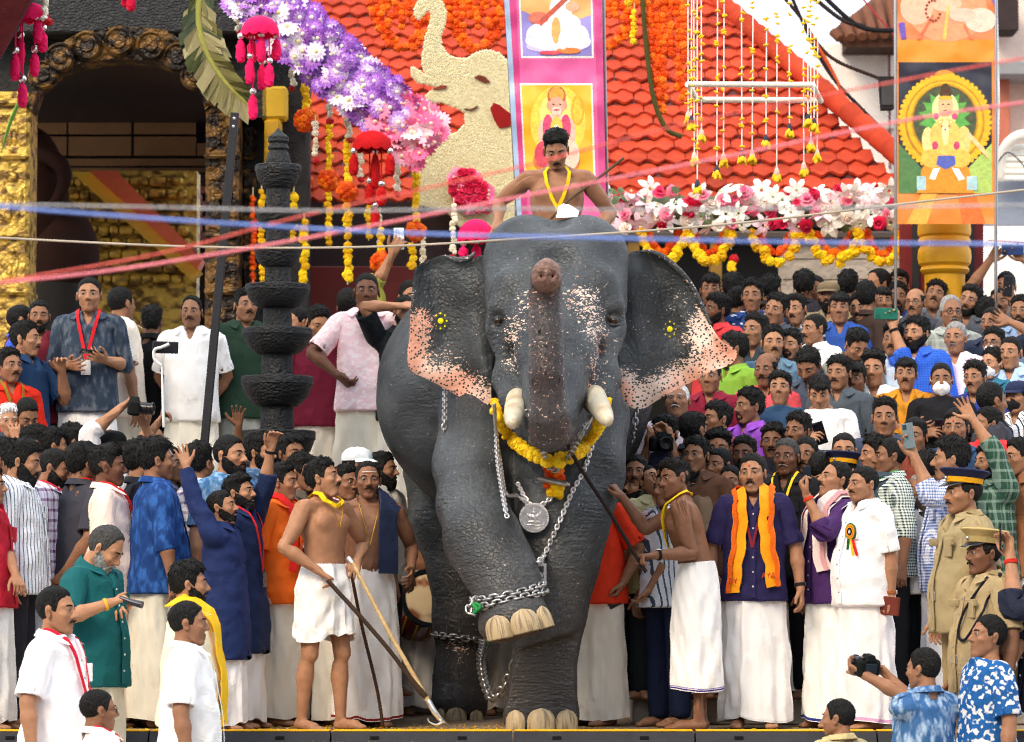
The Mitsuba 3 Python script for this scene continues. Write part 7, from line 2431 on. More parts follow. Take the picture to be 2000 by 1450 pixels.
phone(rx, -1, 'black phone held low before the boy in floral shirt', upright=(-.1, 0, 1), face=(.6, .8, 0)); watch(rx, -1, 'e8e6e2', None)
gp = P(1934, 862, 20.95, -58, 'b', 'thick', 'full', 'rnc:plaid 2b4c40/7a9486', 'bearded man in dark green plaid shirt waving an open hand', lower='t 22242c', A=(1884, 790, -.10, (-.2, -1, 0), 0.02, (.9, -.2, -.5)), B='d', lod='hi')

# -- the crowd on the steps, right: px, py, yaw, tone, hair, beard, shirt, label, more
CROWD = [
    (1470, 540, -12, 'd', 'thick', '', 'snc:dots 22407a/e4eaf6', 'young man in dark blue shirt with white dots, third row right of the ear', {}),
    (1523, 568, -30, 'd', 'curly', '', 'snc 3c4450', 'curly haired youth peering left behind the dotted shirt', dict(hr=8)),
    (1553, 570, -30, 'c', 'mid', 'stache', 'snc:plaid 2a3040/c8ccd4', 'young man with thin moustache beside a raised hand', dict(hr=-6)),
    (1570, 524, 170, 'c', 'thick', '', 'snc 2a2c34', 'man facing away with rounded dark hair in the back row', {}),
    (1505, 532, 150, 'c', 'curly', '', 'snc 4a4038', 'dark curly head turned away just behind the dotted shirt', {}),
    (1592, 536, -20, 'c', 'short', '', 'lnc c890c8', 'man half hidden raising his hand beside the brown cap', dict(A=(1578, 585, -.2, (-.3, -1, 0), .35))),
    (1618, 544, -15, 'd', 'cap', 'full', 'snc 9a8a6a', 'bearded man in a brown baseball cap', dict(acc='cap 7a6a50')),
    (1640, 566, -10, 'd', 'flat', '', 'snc 2c4fa0', 'boy with long fringe next to the brown cap', {}),
    (1677, 568, -22, 'c', 'mid', 'stache', 'snc 8f8e84', 'smiling man with moustache in a grey shirt', dict(hr=-6, acc='teeth')),
    (1656, 524, 165, 'c', 'curly', '', 'snc 303038', 'curly dark head facing away in the top row', {}),
    (1692, 543, 160, 'c', 'flat', '', 'snc 3a2c28', 'brownish haired head facing away behind the smiling man', {}),
    (1509, 630, 2, 'b', 'mid', 'stache', 'snc 5f7c94', 'broad faced man with heavy moustache in blue grey shirt', {}),
    (1592, 611, -58, 'c', 'short', 'stache', 'snc f2f4f7', 'man in white shirt seen in profile with thick moustache', {}),
    (1572, 678, -30, 'd', 'curly', '', 'snc 3e4a58', 'curly haired man bowing his head in dark shirt', dict(hp=32)),
    (1681, 640, 22, 'd', 'curly', '', 'snc 85867e', 'tousled youth looking down before the green phone', dict(hp=32)),
    (1497, 690, -24, 'e', 'bald', 'stache', 'snc d8505a', 'bald dark man with moustache in coral shirt', {}),
    (1524, 722, -10, 'c', 'thick', '', 'snr 2a4668', 'young man in navy round neck tee looking up', dict(hp=-8)),
    (1600, 728, -12, 'b', 'flat', '', 'lnr f2f2f0', 'young man in white jumper with a brown chest band looking at his phone', dict(hp=22, acc='band', B=(1588, 850, -.25, (1, -.5, 0), .6))),
    (1671, 702, -18, 'e', 'flat', '', 'lnc 16283a', 'dark faced youth in dark teal shirt', {}),
    (1707, 681, -14, 'c', 'quiff', '', 'lnc eef3fa', 'slim young man in white shirt with dark buttons and folded arms', dict(A='f', B='f', acc='buttons')),
    (1724, 556, 0, 'c', 'flat', '', 'lnc e6eef8', 'young man with fringe behind the green phone in pale shirt', {}),
    (1753, 546, -5, 'd', 'mid', 'goatee', 'snc 2a3a78', 'dark man with goatee squeezed behind the fringe', {}),
    (1788, 564, -26, 'c', 'bald', 'stache', 'snc 40424c', 'bald man in spectacles with moustache', dict(acc='glasses')),
    (1834, 546, -8, 'd', 'thick', 'stache', 'snc 6a747c', 'young man tilting his head back by the gold pillar', dict(hp=-12, hr=12)),
    (1890, 533, -24, 'c', 'mid', 'beard', 'snc 3a3c44', 'young man leaning against the gold pillar', dict(hr=14)),
    (1904, 552, -24, 'c', 'mid', 'beard', 'snc 52565e', 'thin bearded man with long face before the pillar', dict(hr=14)),
    (1856, 576, 8, 'd', 'receding', 'stache', 'snc:plaid 8a9290/aab0ac', 'old man in spectacles with grey moustache', dict(hc='g', acc='glasses')),
    (1792, 614, -38, 'b', 'thick', 'full', 'rnc:check 1f50c0/4070dc', 'heavily bearded man in bright blue checked shirt filming left', dict(B=(1738, 622, -.12, (-.3, -1, .2), .65, (.3, -.3, -1)), acc='phone')),
    (1867, 626, -22, 'b', 'short', 'stache', 'snc efdfea', 'grey haired man in pale pink shirt', dict(hc='g', fat=.2)),
    (1937, 600, -30, 'd', 'buzz', '', 'snc 26304a', 'dark man shading his brow with a hand', dict(A=(1958, 622, -.12, (0, -1, 0), .2))),
    (1921, 576, 150, 'c', 'curly', '', 'snc 2c3448', 'curly head facing away beside the gold pillar strip', {}),
    (1942, 634, -30, 'c', 'mid', '', 'snc a8c8e8', 'man in spectacles with mask under his chin', dict(acc='glasses,mask')),
    (1941, 674, -48, 'b', 'mid', '', 'snc 2c6a84', 'young man in white mask and teal shirt seen in profile', dict(acc='mask')),
    (1952, 560, -10, 'd', 'short', 'stache', 'snc 4a505c', 'man holding a black phone high at far right', dict(A=(1972, 572, -.2, (0, -1, 0), .6), acc='phoneA')),
    (1994, 572, -20, 'd', 'mid', 'beard', 'snc 8098b8', 'bearded man cut by the right edge, upper rows', {}),
    (1757, 523, -15, 'c', 'flat', '', 'snc 2e2e36', 'long haired man tipping his face up in the top row', dict(hp=-12)),
    (1716, 524, -60, 'c', 'receding', '', 'snc c8b8a0', 'balding man in profile in the top row', {}),
    (1770, 694, -12, 'c', 'flat', 'stache', 'lnc:crinkle c88820/a06a18', 'young man in mustard yellow shirt', dict(hp=-4, A='f', B='f')),
    (1838, 708, -6, 'd', 'buzz', '', 'snr 17181c', 'man in white mask and black tee holding a phone low', dict(acc='mask', B=(1822, 845, -.22, (1, -.5, 0), .6))),
    (1867, 792, -18, 'd', 'bun', '', 'snc 2a4a6a', 'woman with red forehead mark half hidden behind the black tee', dict(acc='bindi')),
    (1788, 811, -24, 'd', 'bun', '', 'snc 7a3a2a', 'dark haired woman with earring in front of the mustard shirt', {}),
    (1811, 876, 150, 'd', 'curly', '', 'snc 4a3a34', 'dark head low in the crowd right of the grey phone', {}),
    (1934, 744, 120, 'd', 'short', '', 'snc 3a3a44', 'dark head between the masked man and the raised hand', {}),
    (1931, 790, -70, 'd', 'bun', '', 'snr d8343a', 'smiling youth in red shirt with hair knot', dict(acc='teeth')),
    (1990, 737, -48, 'b', 'cap', '', 'snc:stripe f2f2f2/28364e', 'man in navy cap with black mask and striped shirt', dict(acc='cap 242c4c,mask 1a1a1e')),
    (1388, 529, -5, 'c', 'flat', '', 'snc 2a2e36', 'bowl haired youth peeking over the ear edge', {}),
    (1405, 568, -60, 'e', 'thick', 'beard', 'snc c8383e', 'dark bearded man in red shirt touching the ear edge', dict(hr=8)),
    (1431, 529, 160, 'd', 'thick', '', 'snc 24262c', 'dark head facing away above the bearded red shirt', {}),
    (1441, 556, 140, 'd', 'mid', '', 'snc 22242a', 'dark head facing away left of the dotted shirt', {}),
    (1434, 643, -66, 'd', 'mid', '', 'snc 7aa83a', 'man in lime green shirt beside the ear tip', dict(hy=-16)),
    (1326, 750, -14, 'd', 'buzz', 'stache', 'snc efe2ea', 'old man with white moustache in pale shirt under the ear', dict(hp=-10, hc='w')),
    (1388, 700, -20, 'd', 'short', '', 'rnc 7c1a32', 'man in maroon shirt mostly hidden by the ear', {}),
    (1403, 779, -60, 'd', 'curly', '', 'snc:plaid 3a2c3c/8a3a4a', 'curly haired youth in profile below the maroon shirt', {}),
    (1403, 834, -10, 'c', 'quiff', '', 'snc 8a8f96', 'boy with orange forehead mark looking at the viewer', dict(acc='bindi')),
    (1466, 753, -62, 'd', 'curly', 'goatee', 'rnc 8a48b8', 'curly haired youth in purple shirt facing left', dict(B='h')),
    (1510, 822, -12, 'e', 'curly', 'stache', 'snc 3a3038', 'dark man with big moustache behind the smiling scarf wearer', {}),
    (1243, 886, -10, 'd', 'short', 'stache', 'snc 4a4a3a', 'man with moustache peering past the elephant side', {}),
    (1259, 911, 30, 'b', 'short', 'stache', 'snc b8b48c', 'man with raised folded hands looking up at the elephant', dict(hp=-26)),
    (1372, 922, -50, 'd', 'cap', '', 'snc e0e4e8', 'man in black cap numbered thirty nine', dict(acc='cap39')),
    (1426, 906, -14, 'd', 'short', '', 'snc:plaid 23302c/5a7a68', 'dark youth in green plaid left of the scarf wearer', {}),
    (1350, 893, 150, 'c', 'mid', '', 'snc 6a5a4a', 'dark head facing away behind the bare backed handler', {}),
    (1406, 872, -40, 'd', 'short', '', 'snc 5a2a34', 'dark haired man low behind the boy', {}),
    (1648, 843, -6, 'c', 'short', '', 'snr 3a4450', 'boy with round face looking straight out beneath the white jumper', {}),
    (1598, 880, 160, 'c', 'short', '', 'snc 5a5e66', 'dark head facing away left of the police cap', {}),
    (1611, 901, -50, 'c', 'mid', '', 'snc 44484e', 'young man in profile above the filming man', {}),
    (1648, 884, -40, 'c', 'cap', '', 'snc c4b184', 'officer whose navy cap shows above the filming man', dict(acc='police')),
    (1712, 846, -72, 'c', 'curly', '', 'snc 3c4a54', 'curly head in profile behind the green checked shirt', {}),
    (1796, 926, -60, 'd', 'receding', 'beard', 'snc ecebe6', 'grey bearded elder in white between two checked shirts', dict(hc='g')),
    (1300, 806, -25, 'b', 'thick', '', 'snr 262a44', 'photographer in navy tee steadying a big camera near the ear', dict(A=(1300, 838, -.25, (0, -.3, -1), .5), B=(1272, 850, -.22, (0, 0, 1), .5))),
    (1352, 800, 140, 'd', 'mid', '', 'snc 3a3e48', 'dark head right of the camera', {}),
    (1478, 606, -40, 'd', 'mid', '', 'snc 2e3440', 'thin faced youth wedged below the dotted shirt', {}),
    (1545, 640, -25, 'c', 'curly', 'goatee', 'snc 30343c', 'young man with goatee between the blue grey shirt and the white shirt', {}),
    (1745, 626, -20, 'd', 'mid', 'stache', 'snc c0d4ea', 'man in pale blue squeezed left of the full beard', {}),
    (1640, 690, -30, 'c', 'thick', 'stache', 'snc 4a5058', 'man in slate shirt just behind the white jumper', {}),
    (1905, 700, -30, 'c', 'thick', 'stache', 'snc 2a3c8a', 'man in royal blue by the pink shirt', {}),
    (1975, 655, -30, 'c', 'short', '', 'snc a6c6ea', 'man in light blue shirt near the right edge', {}),
    (1992, 850, -60, 'c', 'mid', '', 'snc 8a5a3a', 'man at the right edge below the navy cap', {}),
    (1362, 848, -30, 'd', 'curly', '', 'snc 54382e', 'curly haired youth left of the marked boy', {}),
    (1965, 528, -20, 'c', 'short', '', 'snc 6a6e78', 'man reaching an arm up with a blue phone at right', dict(B=(1945, 492, -.2, (0, -1, 0), .5), A=(1986, 492, -.2, (0, -1, 0), .5), acc='bluephone')),
    (1560, 800, -35, 'd', 'thick', '', 'snc 2c2e36', 'youth in dark shirt left of the white jumper', {}),
    (1455, 846, -20, 'e', 'mid', 'beard', 'snc 383c48', 'dark bearded man above the orange scarf', {}),
    (1575, 850, -20, 'd', 'short', 'stache', 'snc 6a4a3a', 'dark man squeezed below the white jumper', {}),
    (1728, 770, -10, 'c', 'mid', '', 'snc 3a4458', 'youth low between the slim white shirt and the mustard shirt', {}),
]
for px, py, yw, tn, hr_, bd_, sh, lb, kw in sorted(CROWD, key=lambda r: r[1]):
    kw = dict(kw)
    acc = kw.pop('acc', '')
    k = P(px, py, None, yw * .75, tn, hr_, bd_, sh, lb, hy=kw.pop("hy", 0) + yw * .25, lower='t 23252e' if px % 3 else 'm', **kw)
    for a in acc.split(','):
        if a.startswith('cap '):
            cap(k, a.split()[1])
        elif a == 'cap39':
            cap(k, '1c2228')
            tm = meshkit.text_mesh('39', .030, .004, True)
            v = np.asarray(tm.vertices) - tm.bounds.mean(0)
            worn(k, 'number', trimesh.Trimesh(np.stack([-.089 - .0 * v[:, 0] - (v[:, 2]), v[:, 0] * -1 - .01, v[:, 1] + HC[2] + .078], 1) if False else np.stack([.089 - v[:, 2] - .004, v[:, 0] + .0, v[:, 1] + HC[2] + .075], 1), tm.faces, process=False), 'paint', '8ab0c8', True)
        elif a == 'glasses':
            glasses(k)
        elif a.startswith('mask'):
            mask(k, (a.split() + ['f0f2f4'])[1])
        elif a == 'bindi':
            bindi(k, 'd0401c')
        elif a == 'teeth':
            teeth(k)
        elif a == 'police':
            police_cap(k, '20254a', 'e0a018')
        elif a == 'buttons':
            for z in (1.34, 1.26, 1.10, 1.02):
                worn(k, 'shirt_button', trimesh.Trimesh(np.asarray(trimesh.creation.icosphere(subdivisions=1).vertices) * (.008, .004, .008) + (0, front_y(0, z) + .002, z), trimesh.creation.icosphere(subdivisions=1).faces), 'gloss', '1a1c24')
        elif a == 'band':
            for z0, z1, c in ((1.00, 1.15, '7a5c44'), (1.155, 1.162, '1c2430'), (.985, .995, 'e8e8ea'), (.80, .98, '1c2030')):
                zz = np.array((z0, z1))
                e = [(np.interp(q, [.45, .80, 1.02, 1.25], [.245, .218, .190, .189]) + .016, np.interp(q, [.45, .80, 1.02, 1.25], [.200, .184, .152, .138]) + .018) for q in zz]
                th = np.linspace(0, 2 * math.pi, 41)[:-1]
                V = np.vstack([np.stack([np.sign(np.cos(th)) * np.abs(np.cos(th)) ** .83 * A_, np.sign(np.sin(th)) * np.abs(np.sin(th)) ** .83 * B_ + .004, np.full(40, q)], 1) for (A_, B_), q in zip(e, zz)])
                worn(k, 'chest_band', cat([(V, np.array([[j, (j + 1) % 40, 40 + (j + 1) % 40, 40 + j] for j in range(40)]))]), 'cloth', c)
        elif a == 'phone':
            phone(k, -1, 'green cased phone held sideways by the heavily bearded man', '1f6a5a', upright=(-1, 0, .02), face=(0, 1, 0), size=(.082, .170), back='1a5a4c'); watch(k, -1, '1a1a1a', None)
        elif a == 'phoneA':
            phone(k, 1, 'black phone with pale rim raised in the upper right rows', upright=(.1, 0, 1), face=(0, 1, 0))
        elif a == 'bluephone':
            phone(k, 1, 'dark blue phone held sideways at the upper right edge', '20386e', upright=(-1, 0, 0), face=(0, 1, 0), size=(.08, .17))
jm = [q for q in people if 'white jumper with' in labels[q]['label']][0]
phone(jm, -1, 'black phone in the hand of the man in the white jumper', upright=(-.3, 0, 1), face=(0, 1, .3))
bt = [q for q in people if 'black tee holding' in labels[q]['label']][0]
phone(bt, -1, 'black phone held before the black tee', upright=(0, 0, 1), face=(0, 1, .2))
camera_at(at(1292, 866, people[[q for q in people if 'photographer in navy tee' in labels[q]['label']][0]]['d'] - .32), (.25, -1, -.05), 'big black camera held before the photographer in navy tee', 1.05, .06)

# -- front left
k1 = P(426, 956, 19.98, 74, 'b', 'short', 'beard', 'lkc 1b2c58', 'laughing man in long navy tunic raising his palm beside his head', lower='m f8f8fa', fat=.1, B=(354, 884, -.05, (0, -1, 0), 0.0, (-.6, -.2, -1)), A=(502, 1296, .12, (-1, 0, 0), .3), lod='hi', hp=-8)
watch(k1, -1, '202024', None); teeth(k1)
k2 = P(461, 923, 20.35, 70, 'b', 'quiff', 'full', 'rkc 1d2a50', 'bearded man in navy tunic pointing upward with red lanyard', lower='m f4f4f4', A=(536, 846, .0, (.4, -1, 0), .45, (1, -.3, -.5)), B='d', lod='hi', hp=-6)
lanyard(k2, 'd02030', 1.05, '2a2a30'); teeth(k2)
watch(k2, 1, '1a1b1e', '2a2a2e')
k3 = P(303, 850, 20.42, 108, 'd', 'thick', '', 'rnc:crinkle 163a78/2f62ac', 'heavy man in crinkled blue shirt seen from behind', lower='m d8d5c6', fat=.3, A='d', B='d', lod='hi')
k4 = P(208, 864, 20.5, 92, 'e', 'quiff', '', 'snc f4dccb', 'dark man in cream shirt with red lanyard in profile', lower='m d9c9bc', fat=.25, A='d', B='d', lod='hi')
lanyard(k4, 'd0282c', 1.1, None)
k5 = P(161, 859, 20.62, 128, 'd', 'thick', '', 'snc 383a42', 'man in charcoal shirt clasping his hands behind his back', lower='m dfe0e6', A='b', B='b', lod='hi')
lanyard(k5, 'c82028', 1.15, None)
P(52, 853, 20.3, 84, 'c', 'thick', 'full', 'rnc:stripe e9edf3/6b7684', 'bearded man in white striped shirt at the left edge', lower='t 23242c', hp=12, fat=.15, A='d', B='d', lod='hi')
P(115, 875, 20.75, 82, 'd', 'short', 'full', 'rnc:plaid e8e4f0/74406e', 'bearded man in pale plaid shirt with red lanyard', lower='m c9ccd6', hp=16, lod='hi', A='d', B='d')
lanyard(list(people)[-1], 'd02838', 1.2, None)
P(-22, 905, 20.0, 80, 'c', 'mid', '', 'snc b01c30', 'man in crimson shirt cut by the left edge holding a phone', lower='m e8e8e8', A=(40, 1150, -.2, (0, 0, -1), .5), B='d', lod='hi')
tl = P(228, 1031, 19.12, 62, 'b', 'receding', 'beard', 'snc 14585c', 'grey bearded man in teal shirt bowing over a small microphone', floor=-.53, hp=34, hy=14, lower='m ddd6c6', fat=.25, hc='s', A=(228, 1190, -.02, (0, .4, -1), .6), B=(240, 1170, -.24, (0, .2, -1), .75, (-1, -.2, -.3)), lod='hi')
watch(tl, -1, 'd8a838', None)
mk = put(key('microphone'), tube([at(234, 1168, 18.86), at(256, 1176, 18.84), at(278, 1182, 18.82)], [.013, .016, .021], 12), 'gloss', '2a2a3a', smooth=40)
tag(mk, 'dark hand microphone held by the man in the teal shirt', 'microphone')
ys = P(366, 1089, 18.82, 98, 'c', 'thick', 'beard', 'snc f5eccb', 'bearded man in cream shirt with yellow shawl seen from behind', floor=-.72, lower='m f6f4ee', fat=.2, lod='hi', A='d', B='d')
scarf(ys, 'f0c028', None, .8, .85, .10)
wa = P(107, 1141, 18.3, 72, 'c', 'short', 'stache', 'snc f9f8fb', 'man in white shirt with red ribbon lanyard at lower left', floor=-.95, lower='m f8f8f8', fat=.25, lod='hi', A='d', B='d')
lanyard(wa, 'cc1c34', 1.0, None, .022)
wb = P(364, 1171, 18.12, 94, 'd', 'short', '', 'snc fbfbfd', 'man in white shirt with small green rimmed badge seen from behind', floor=-.95, lower='m f8f8fa', fat=.2, lod='hi', A='d', B='d')
rosette(wb, 1.22, .09)
wc = P(189, 1346, 17.95, 118, 'd', 'buzz', '', 'snc fafafa', 'crouching man in spectacles with red lanyard at the bottom edge', floor=-.95, crouch=52, lower='m f8f8f8', lod='hi')
glasses(wc); lanyard(wc, 'cc1c34', 1.1, None, .02)
# -- behind them
for px, py, d, yw, tn, hr_, bd_, sh, lb, kw in (
    (548, 899, 20.75, 76, 'c', 'mid', '', 'snc e86c1c', 'man in orange shirt with red scarf left of the handler', dict(acc='scarf')),
    (447, 847, 20.95, 58, 'b', 'short', 'full', 'snc:crinkle 3c6b9c/86aacc', 'fair man with big black beard in denim shirt', {}),
    (507, 841, 21.4, 66, 'c', 'thick', 'full', 'snc:crinkle 41597a/6a86a8', 'bearded man in dim blue shirt before the lamp tower', {}),
    (566, 843, 21.7, 40, 'd', 'thick', 'stache', 'snc 4a5560', 'dark man with heavy moustache in front of the lamp tower base', {}),
    (388, 858, 21.2, 150, 'c', 'thick', '', 'snc:plaid d8d4dc/5a4a7a', 'dark head from behind in plaid between blue shirts', {}),
    (272, 852, 20.85, 120, 'c', 'thick', '', 'snc 23242c', 'dark head in black shirt touching the blue crinkled shirt', {}),
    (296, 833, 21.9, 120, 'c', 'bald', '', 'snc 6a6258', 'bald head behind the raised palm', {}),
    (214, 833, 21.35, 80, 'b', 'cap', '', 'rnc dcd8d8', 'man in white lifting a camera over the left crowd', dict(B=(252, 782, -.1, (.3, 0, -1), .5, (-1, -.2, -.5)), A=(274, 815, .0, (-.2, 0, 1), .4, (.4, .4, -1)), acc='cap 15161a')),
    (68, 826, 21.9, 110, 'd', 'thick', '', 'snc 2a2c34', 'rounded dark head behind the striped shirt', {}),
    (101, 831, 21.9, 110, 'd', 'curly', '', 'snc 3a3034', 'curly dark head behind the plaid shirt', {}),
    (140, 823, 22.0, 110, 'd', 'curly', '', 'snc 3a2a2a', 'brownish curly head behind the charcoal shirt', {}),
    (18, 785, 22.35, 14, 'b', 'thick', '', 'snc e8e4dc', 'white haired old man covering his mouth at the left edge', dict(hc='w', A=(28, 842, -.14, (0, .6, 0), .4))),
    (58, 777, 22.3, 30, 'd', 'short', '', 'snc 3a4a5a', 'bowed dark head next to the white haired man', dict(hp=30)),
    (6, 850, 21.0, 80, 'd', 'mid', '', 'snc 5a3030', 'dark head at the far left edge', {}),
    (674, 902, 20.8, 40, 'd', 'mid', '', 'snc:floral f2eeee/c04a58', 'man in white shirt with red flowers behind the handler', dict(A='d')),
    (697, 866, 21.25, 48, 'd', 'cap', 'beard', 'snc:dots 1a1c20/e8e8e8', 'man in white cap and black patterned shirt', dict(acc='cap dfeaf0')),
    (745, 878, 21.6, 70, 'd', 'mid', 'full', 'snc d8d0c4', 'bearded man in profile next to the elephant flank', {}),
    (590, 880, 21.2, 60, 'd', 'curly', '', 'snc 5a5248', 'dark curly head behind the handler hair', {}),
    (16, 674, 22.9, 40, 'c', 'mid', 'stache', 'snc dc2c18', 'man with moustache in bright red shirt at the left edge', dict(acc='lan 8a6a20')),
    (47, 622, 23.1, 76, 'b', 'mid', 'stache', 'snc 1e3c5e', 'man in dark blue shirt holding out his hand in profile', dict(A=(118, 706, -.05, (0, -1, .3), .5, (.2, .6, -1)))),
    (39, 594, 23.6, 110, 'd', 'short', '', 'snc 3a58cc', 'dark head in royal blue behind the profile man', {}),
    (77, 584, 23.5, 8, 'd', 'short', 'beard', 'snc 6a1c2c', 'dark bearded man in maroon shirt by the gold pillar', {}),
    (175, 541, 23.4, 2, 'b', 'buzz', '', 'rnc:crinkle 2b384c/59626e', 'man in slate patterned shirt with red lanyard checking his phone', dict(A=(190, 700, -.28, (-.6, 0, .8), .5), B=(146, 715, -.28, (.8, .3, .3), .6), fat=.15, acc='lan d0202c,phone2', lower='m f4f4f6')),
    (235, 558, 24.0, 142, 'c', 'short', '', 'snc efe6d8', 'man in cream shirt turned away behind the slate shirt', dict(lower='m d8d0c0')),
    (296, 592, 24.3, 178, 'e', 'curly', '', 'lnc 0c0c0e', 'dark figure in black facing away before the gold wall', dict(lower='t 0c0c0e')),
    (375, 577, 23.9, -4, 'c', 'receding', 'stache', 'snc fcfbfd', 'stern man in spotless white shirt left of the lamp tower', dict(fat=.3, A='b', B='b', lower='m f4f0e4')),
    (479, 558, 24.2, 22, 'c', 'mid', 'stache', 'snc 24392c', 'man in dark green shirt half behind the lamp tower', dict(lower='m a8aaa8')),
    (716, 533, 23.6, 2, 'e', 'buzz', '', 'snc:floral f4d2da/fbe8ee', 'dark man in pink shirt standing with a hand at his waist', dict(fat=.15, B=(676, 748, -.2, (1, 0, 0), .5, (-1, 0, -.3)), A='d', lower='m ece5d2')),
    (626, 593, 24.2, 24, 'b', 'mid', '', 'snc 6a1830', 'man in maroon shirt looking down right of the lamp tower', dict(hp=26, lower='m e4e0d4')),
    (581, 597, 24.4, -50, 'b', 'short', '', 'snc 7a1c34', 'man in profile just right of the lamp tower', {}),
    (680, 560, 24.5, 160, 'd', 'short', '', 'snc 4a2a2a', 'dark head facing away behind the pink shirt', {}),
    (800, 545, 24.0, 20, 'c', 'short', '', 'rnc 8a8a3a', 'man in olive shirt raising a white phone behind the ear', dict(B=(776, 478, -.1, (0, 1, 0), .5))),
    (790, 574, 23.5, 12, 'b', 'short', 'beard', 'snc 15171c', 'man in black shading his eyes beside the elephant ear', dict(B=(800, 598, -.14, (0, .5, -.8), .1, (-1, 0, -.2)))),
):
    kw = dict(kw)
    acc = kw.pop('acc', '')
    lw = kw.pop('lower', 't 2a2c34' if px % 2 else 'm e6e2d8')
    k = P(px, py, d, yw * .8, tn, hr_, bd_, sh, lb, hy=kw.pop("hy", 0) + yw * .2, lower=lw, **kw)
    for a in acc.split(','):
        if a.startswith('cap '):
            cap(k, a.split()[1])
        elif a == 'scarf':
            scarf(k, 'd02020', None, 1.0, 1.05, .05)
        elif a.startswith('lan'):
            lanyard(k, a.split()[1], 1.14, None if '8a6a' in a else 'f0f0f4', .022)
        elif a == 'phone2':
            phone(k, 1, 'phone in the hand of the man in the slate patterned shirt', upright=(-.8, -.3, .1), face=(0, .3, 1), off=.012)
wp = [q for q in people if 'raising a white phone' in labels[q]['label']][0]
phone(wp, -1, 'white phone raised before the hanging orange ball', 'e8f0f2', upright=(0, 0, 1), face=(0, 1, 0), back='c8d0d4')
cm = [q for q in people if 'lifting a camera' in labels[q]['label']][0]
camera_at(at(262, 797, 21.2), (.95, -.1, -.05), 'black camera with long lens lifted over the left crowd', 1.0, .08)
# loose raised hands over the left crowd: their owner stands between the blue shirts
P(455, 880, 21.5, 60, 'd', 'short', '', 'snc 505a66', 'man hidden in the left crowd raising an open palm', A=(466, 812, -.05, (0, -1, 0), .05), lod='mid', lower='t 2a2c34')
st = P(330, 868, 21.6, 60, 'd', 'short', '', 'snc 4a4238', 'man hidden in the left crowd holding up a selfie stick', B=(318, 812, -.1, (1, 0, 0), .9), lod='mid', lower='t 2a2c34')
k = put(key('selfie_stick'), tube([at(320, 835, 21.45), at(318, 770, 21.45), at(316, 715, 21.45)], [.010, .009, .006], 10), 'gloss', 'e6e8ea', smooth=40)
tag(k, 'white selfie stick with a phone clamp raised before the white shirt', 'selfie stick')
put(key('clamp', k), tube(curve([at(316, 715, 21.45), at(302, 702, 21.45), at(302, 684, 21.45), at(318, 678, 21.43), at(330, 672, 21.42)], 14), .011, 8), 'gloss', 'e0e2e4', smooth=True)
k = put(key('phone'), moved(bx(-.082, .082, -.005, .005, -.038, .038, .004), rotm([0, 1, 0], .04), at(323, 679, 21.47)), 'gloss', '1d1f24', smooth=False)
tag(k, 'phone clamped sideways on the white selfie stick', 'phone')
put(key('screen', k), moved(bx(-.078, .078, .0051, .0056, -.034, .034), rotm([0, 1, 0], .04), at(323, 679, 21.47)), 'gloss', '27303a', smooth=False)
# ---------------------------------------------------------------- garland, chains, medallion, sticks, drum
def links(k, pts, L, r, bs, c, name='link', most=400):
    """A chain along the path: oval links, each turned a quarter from the last."""
    p = along_pts(pts, L * .72)
    V = cached(('link', L, r), lambda: link_mesh(L, r))
    ms = []
    for i in range(len(p) - 1):
        t = p[min(i + 1, len(p) - 1)] - p[max(i - 1, 0)]
        t = t / (np.linalg.norm(t) + 1e-9)
        a = np.cross(t, (0, 1, 0.1)); a /= np.linalg.norm(a) + 1e-9
        b = np.cross(t, a)
        if i % 2:
            a, b = b, -a
        ms.append(moved(V, np.stack([a, b, t], 1), p[i]))
    return ms


def along_pts(pts, step):
    c = np.asarray(pts, float)
    if len(c) < 40:
        c = curve(c, 160)
    s = np.concatenate([[0], np.cumsum(np.linalg.norm(np.diff(c, axis=0), axis=1))])
    t = np.arange(0, s[-1], step)
    return np.stack([np.interp(t, s, c[:, i]) for i in range(3)], 1)


def link_mesh(L, r):
    a = np.linspace(0, 2 * math.pi, 15)[:-1]
    w = L * .32
    p = np.stack([w * np.cos(a), 0 * a, (L / 2 - w) * np.sign(np.sin(a)) * (np.abs(np.sin(a)) > .2) + w * np.sin(a)], 1)
    n = 5
    q = np.arange(n) * 2 * math.pi / n
    nxt = np.roll(p, -1, 0) - np.roll(p, 1, 0)
    nxt /= np.linalg.norm(nxt, axis=1, keepdims=True)
    A = np.cross(nxt, (0, 1, 0))
    V = p[:, None] + r * (np.cos(q)[None, :, None] * A[:, None] + np.sin(q)[None, :, None] * np.array((0, 1, 0)))
    f = [[i * n + j, i * n + (j + 1) % n, ((i + 1) % 14) * n + (j + 1) % n, ((i + 1) % 14) * n + j] for i in range(14) for j in range(n)]
    return cat([(V.reshape(-1, 3), np.array(f))])


scene['steel'] = princ(lambda p, n, uv: mikit.mix((.30, .29, .28), (.62, .61, .60), mikit.noise(p.x * 40, p.y * 40, p.z * 40)), .3, .5, metallic=.9)
scene['silver'] = princ(lambda p, n, uv: mikit.mix((.62, .62, .64), (.86, .86, .88), mikit.noise(p.x * 60, p.y * 60, p.z * 60)), .25, .5, metallic=.85)

# which way is out: push points just clear of the elephant's skin along -y
EV = np.vstack([meshkit.WRITTEN[scene[EL_K]['filename']][0]])
_et = cKDTree(EV[:, [0, 2]])


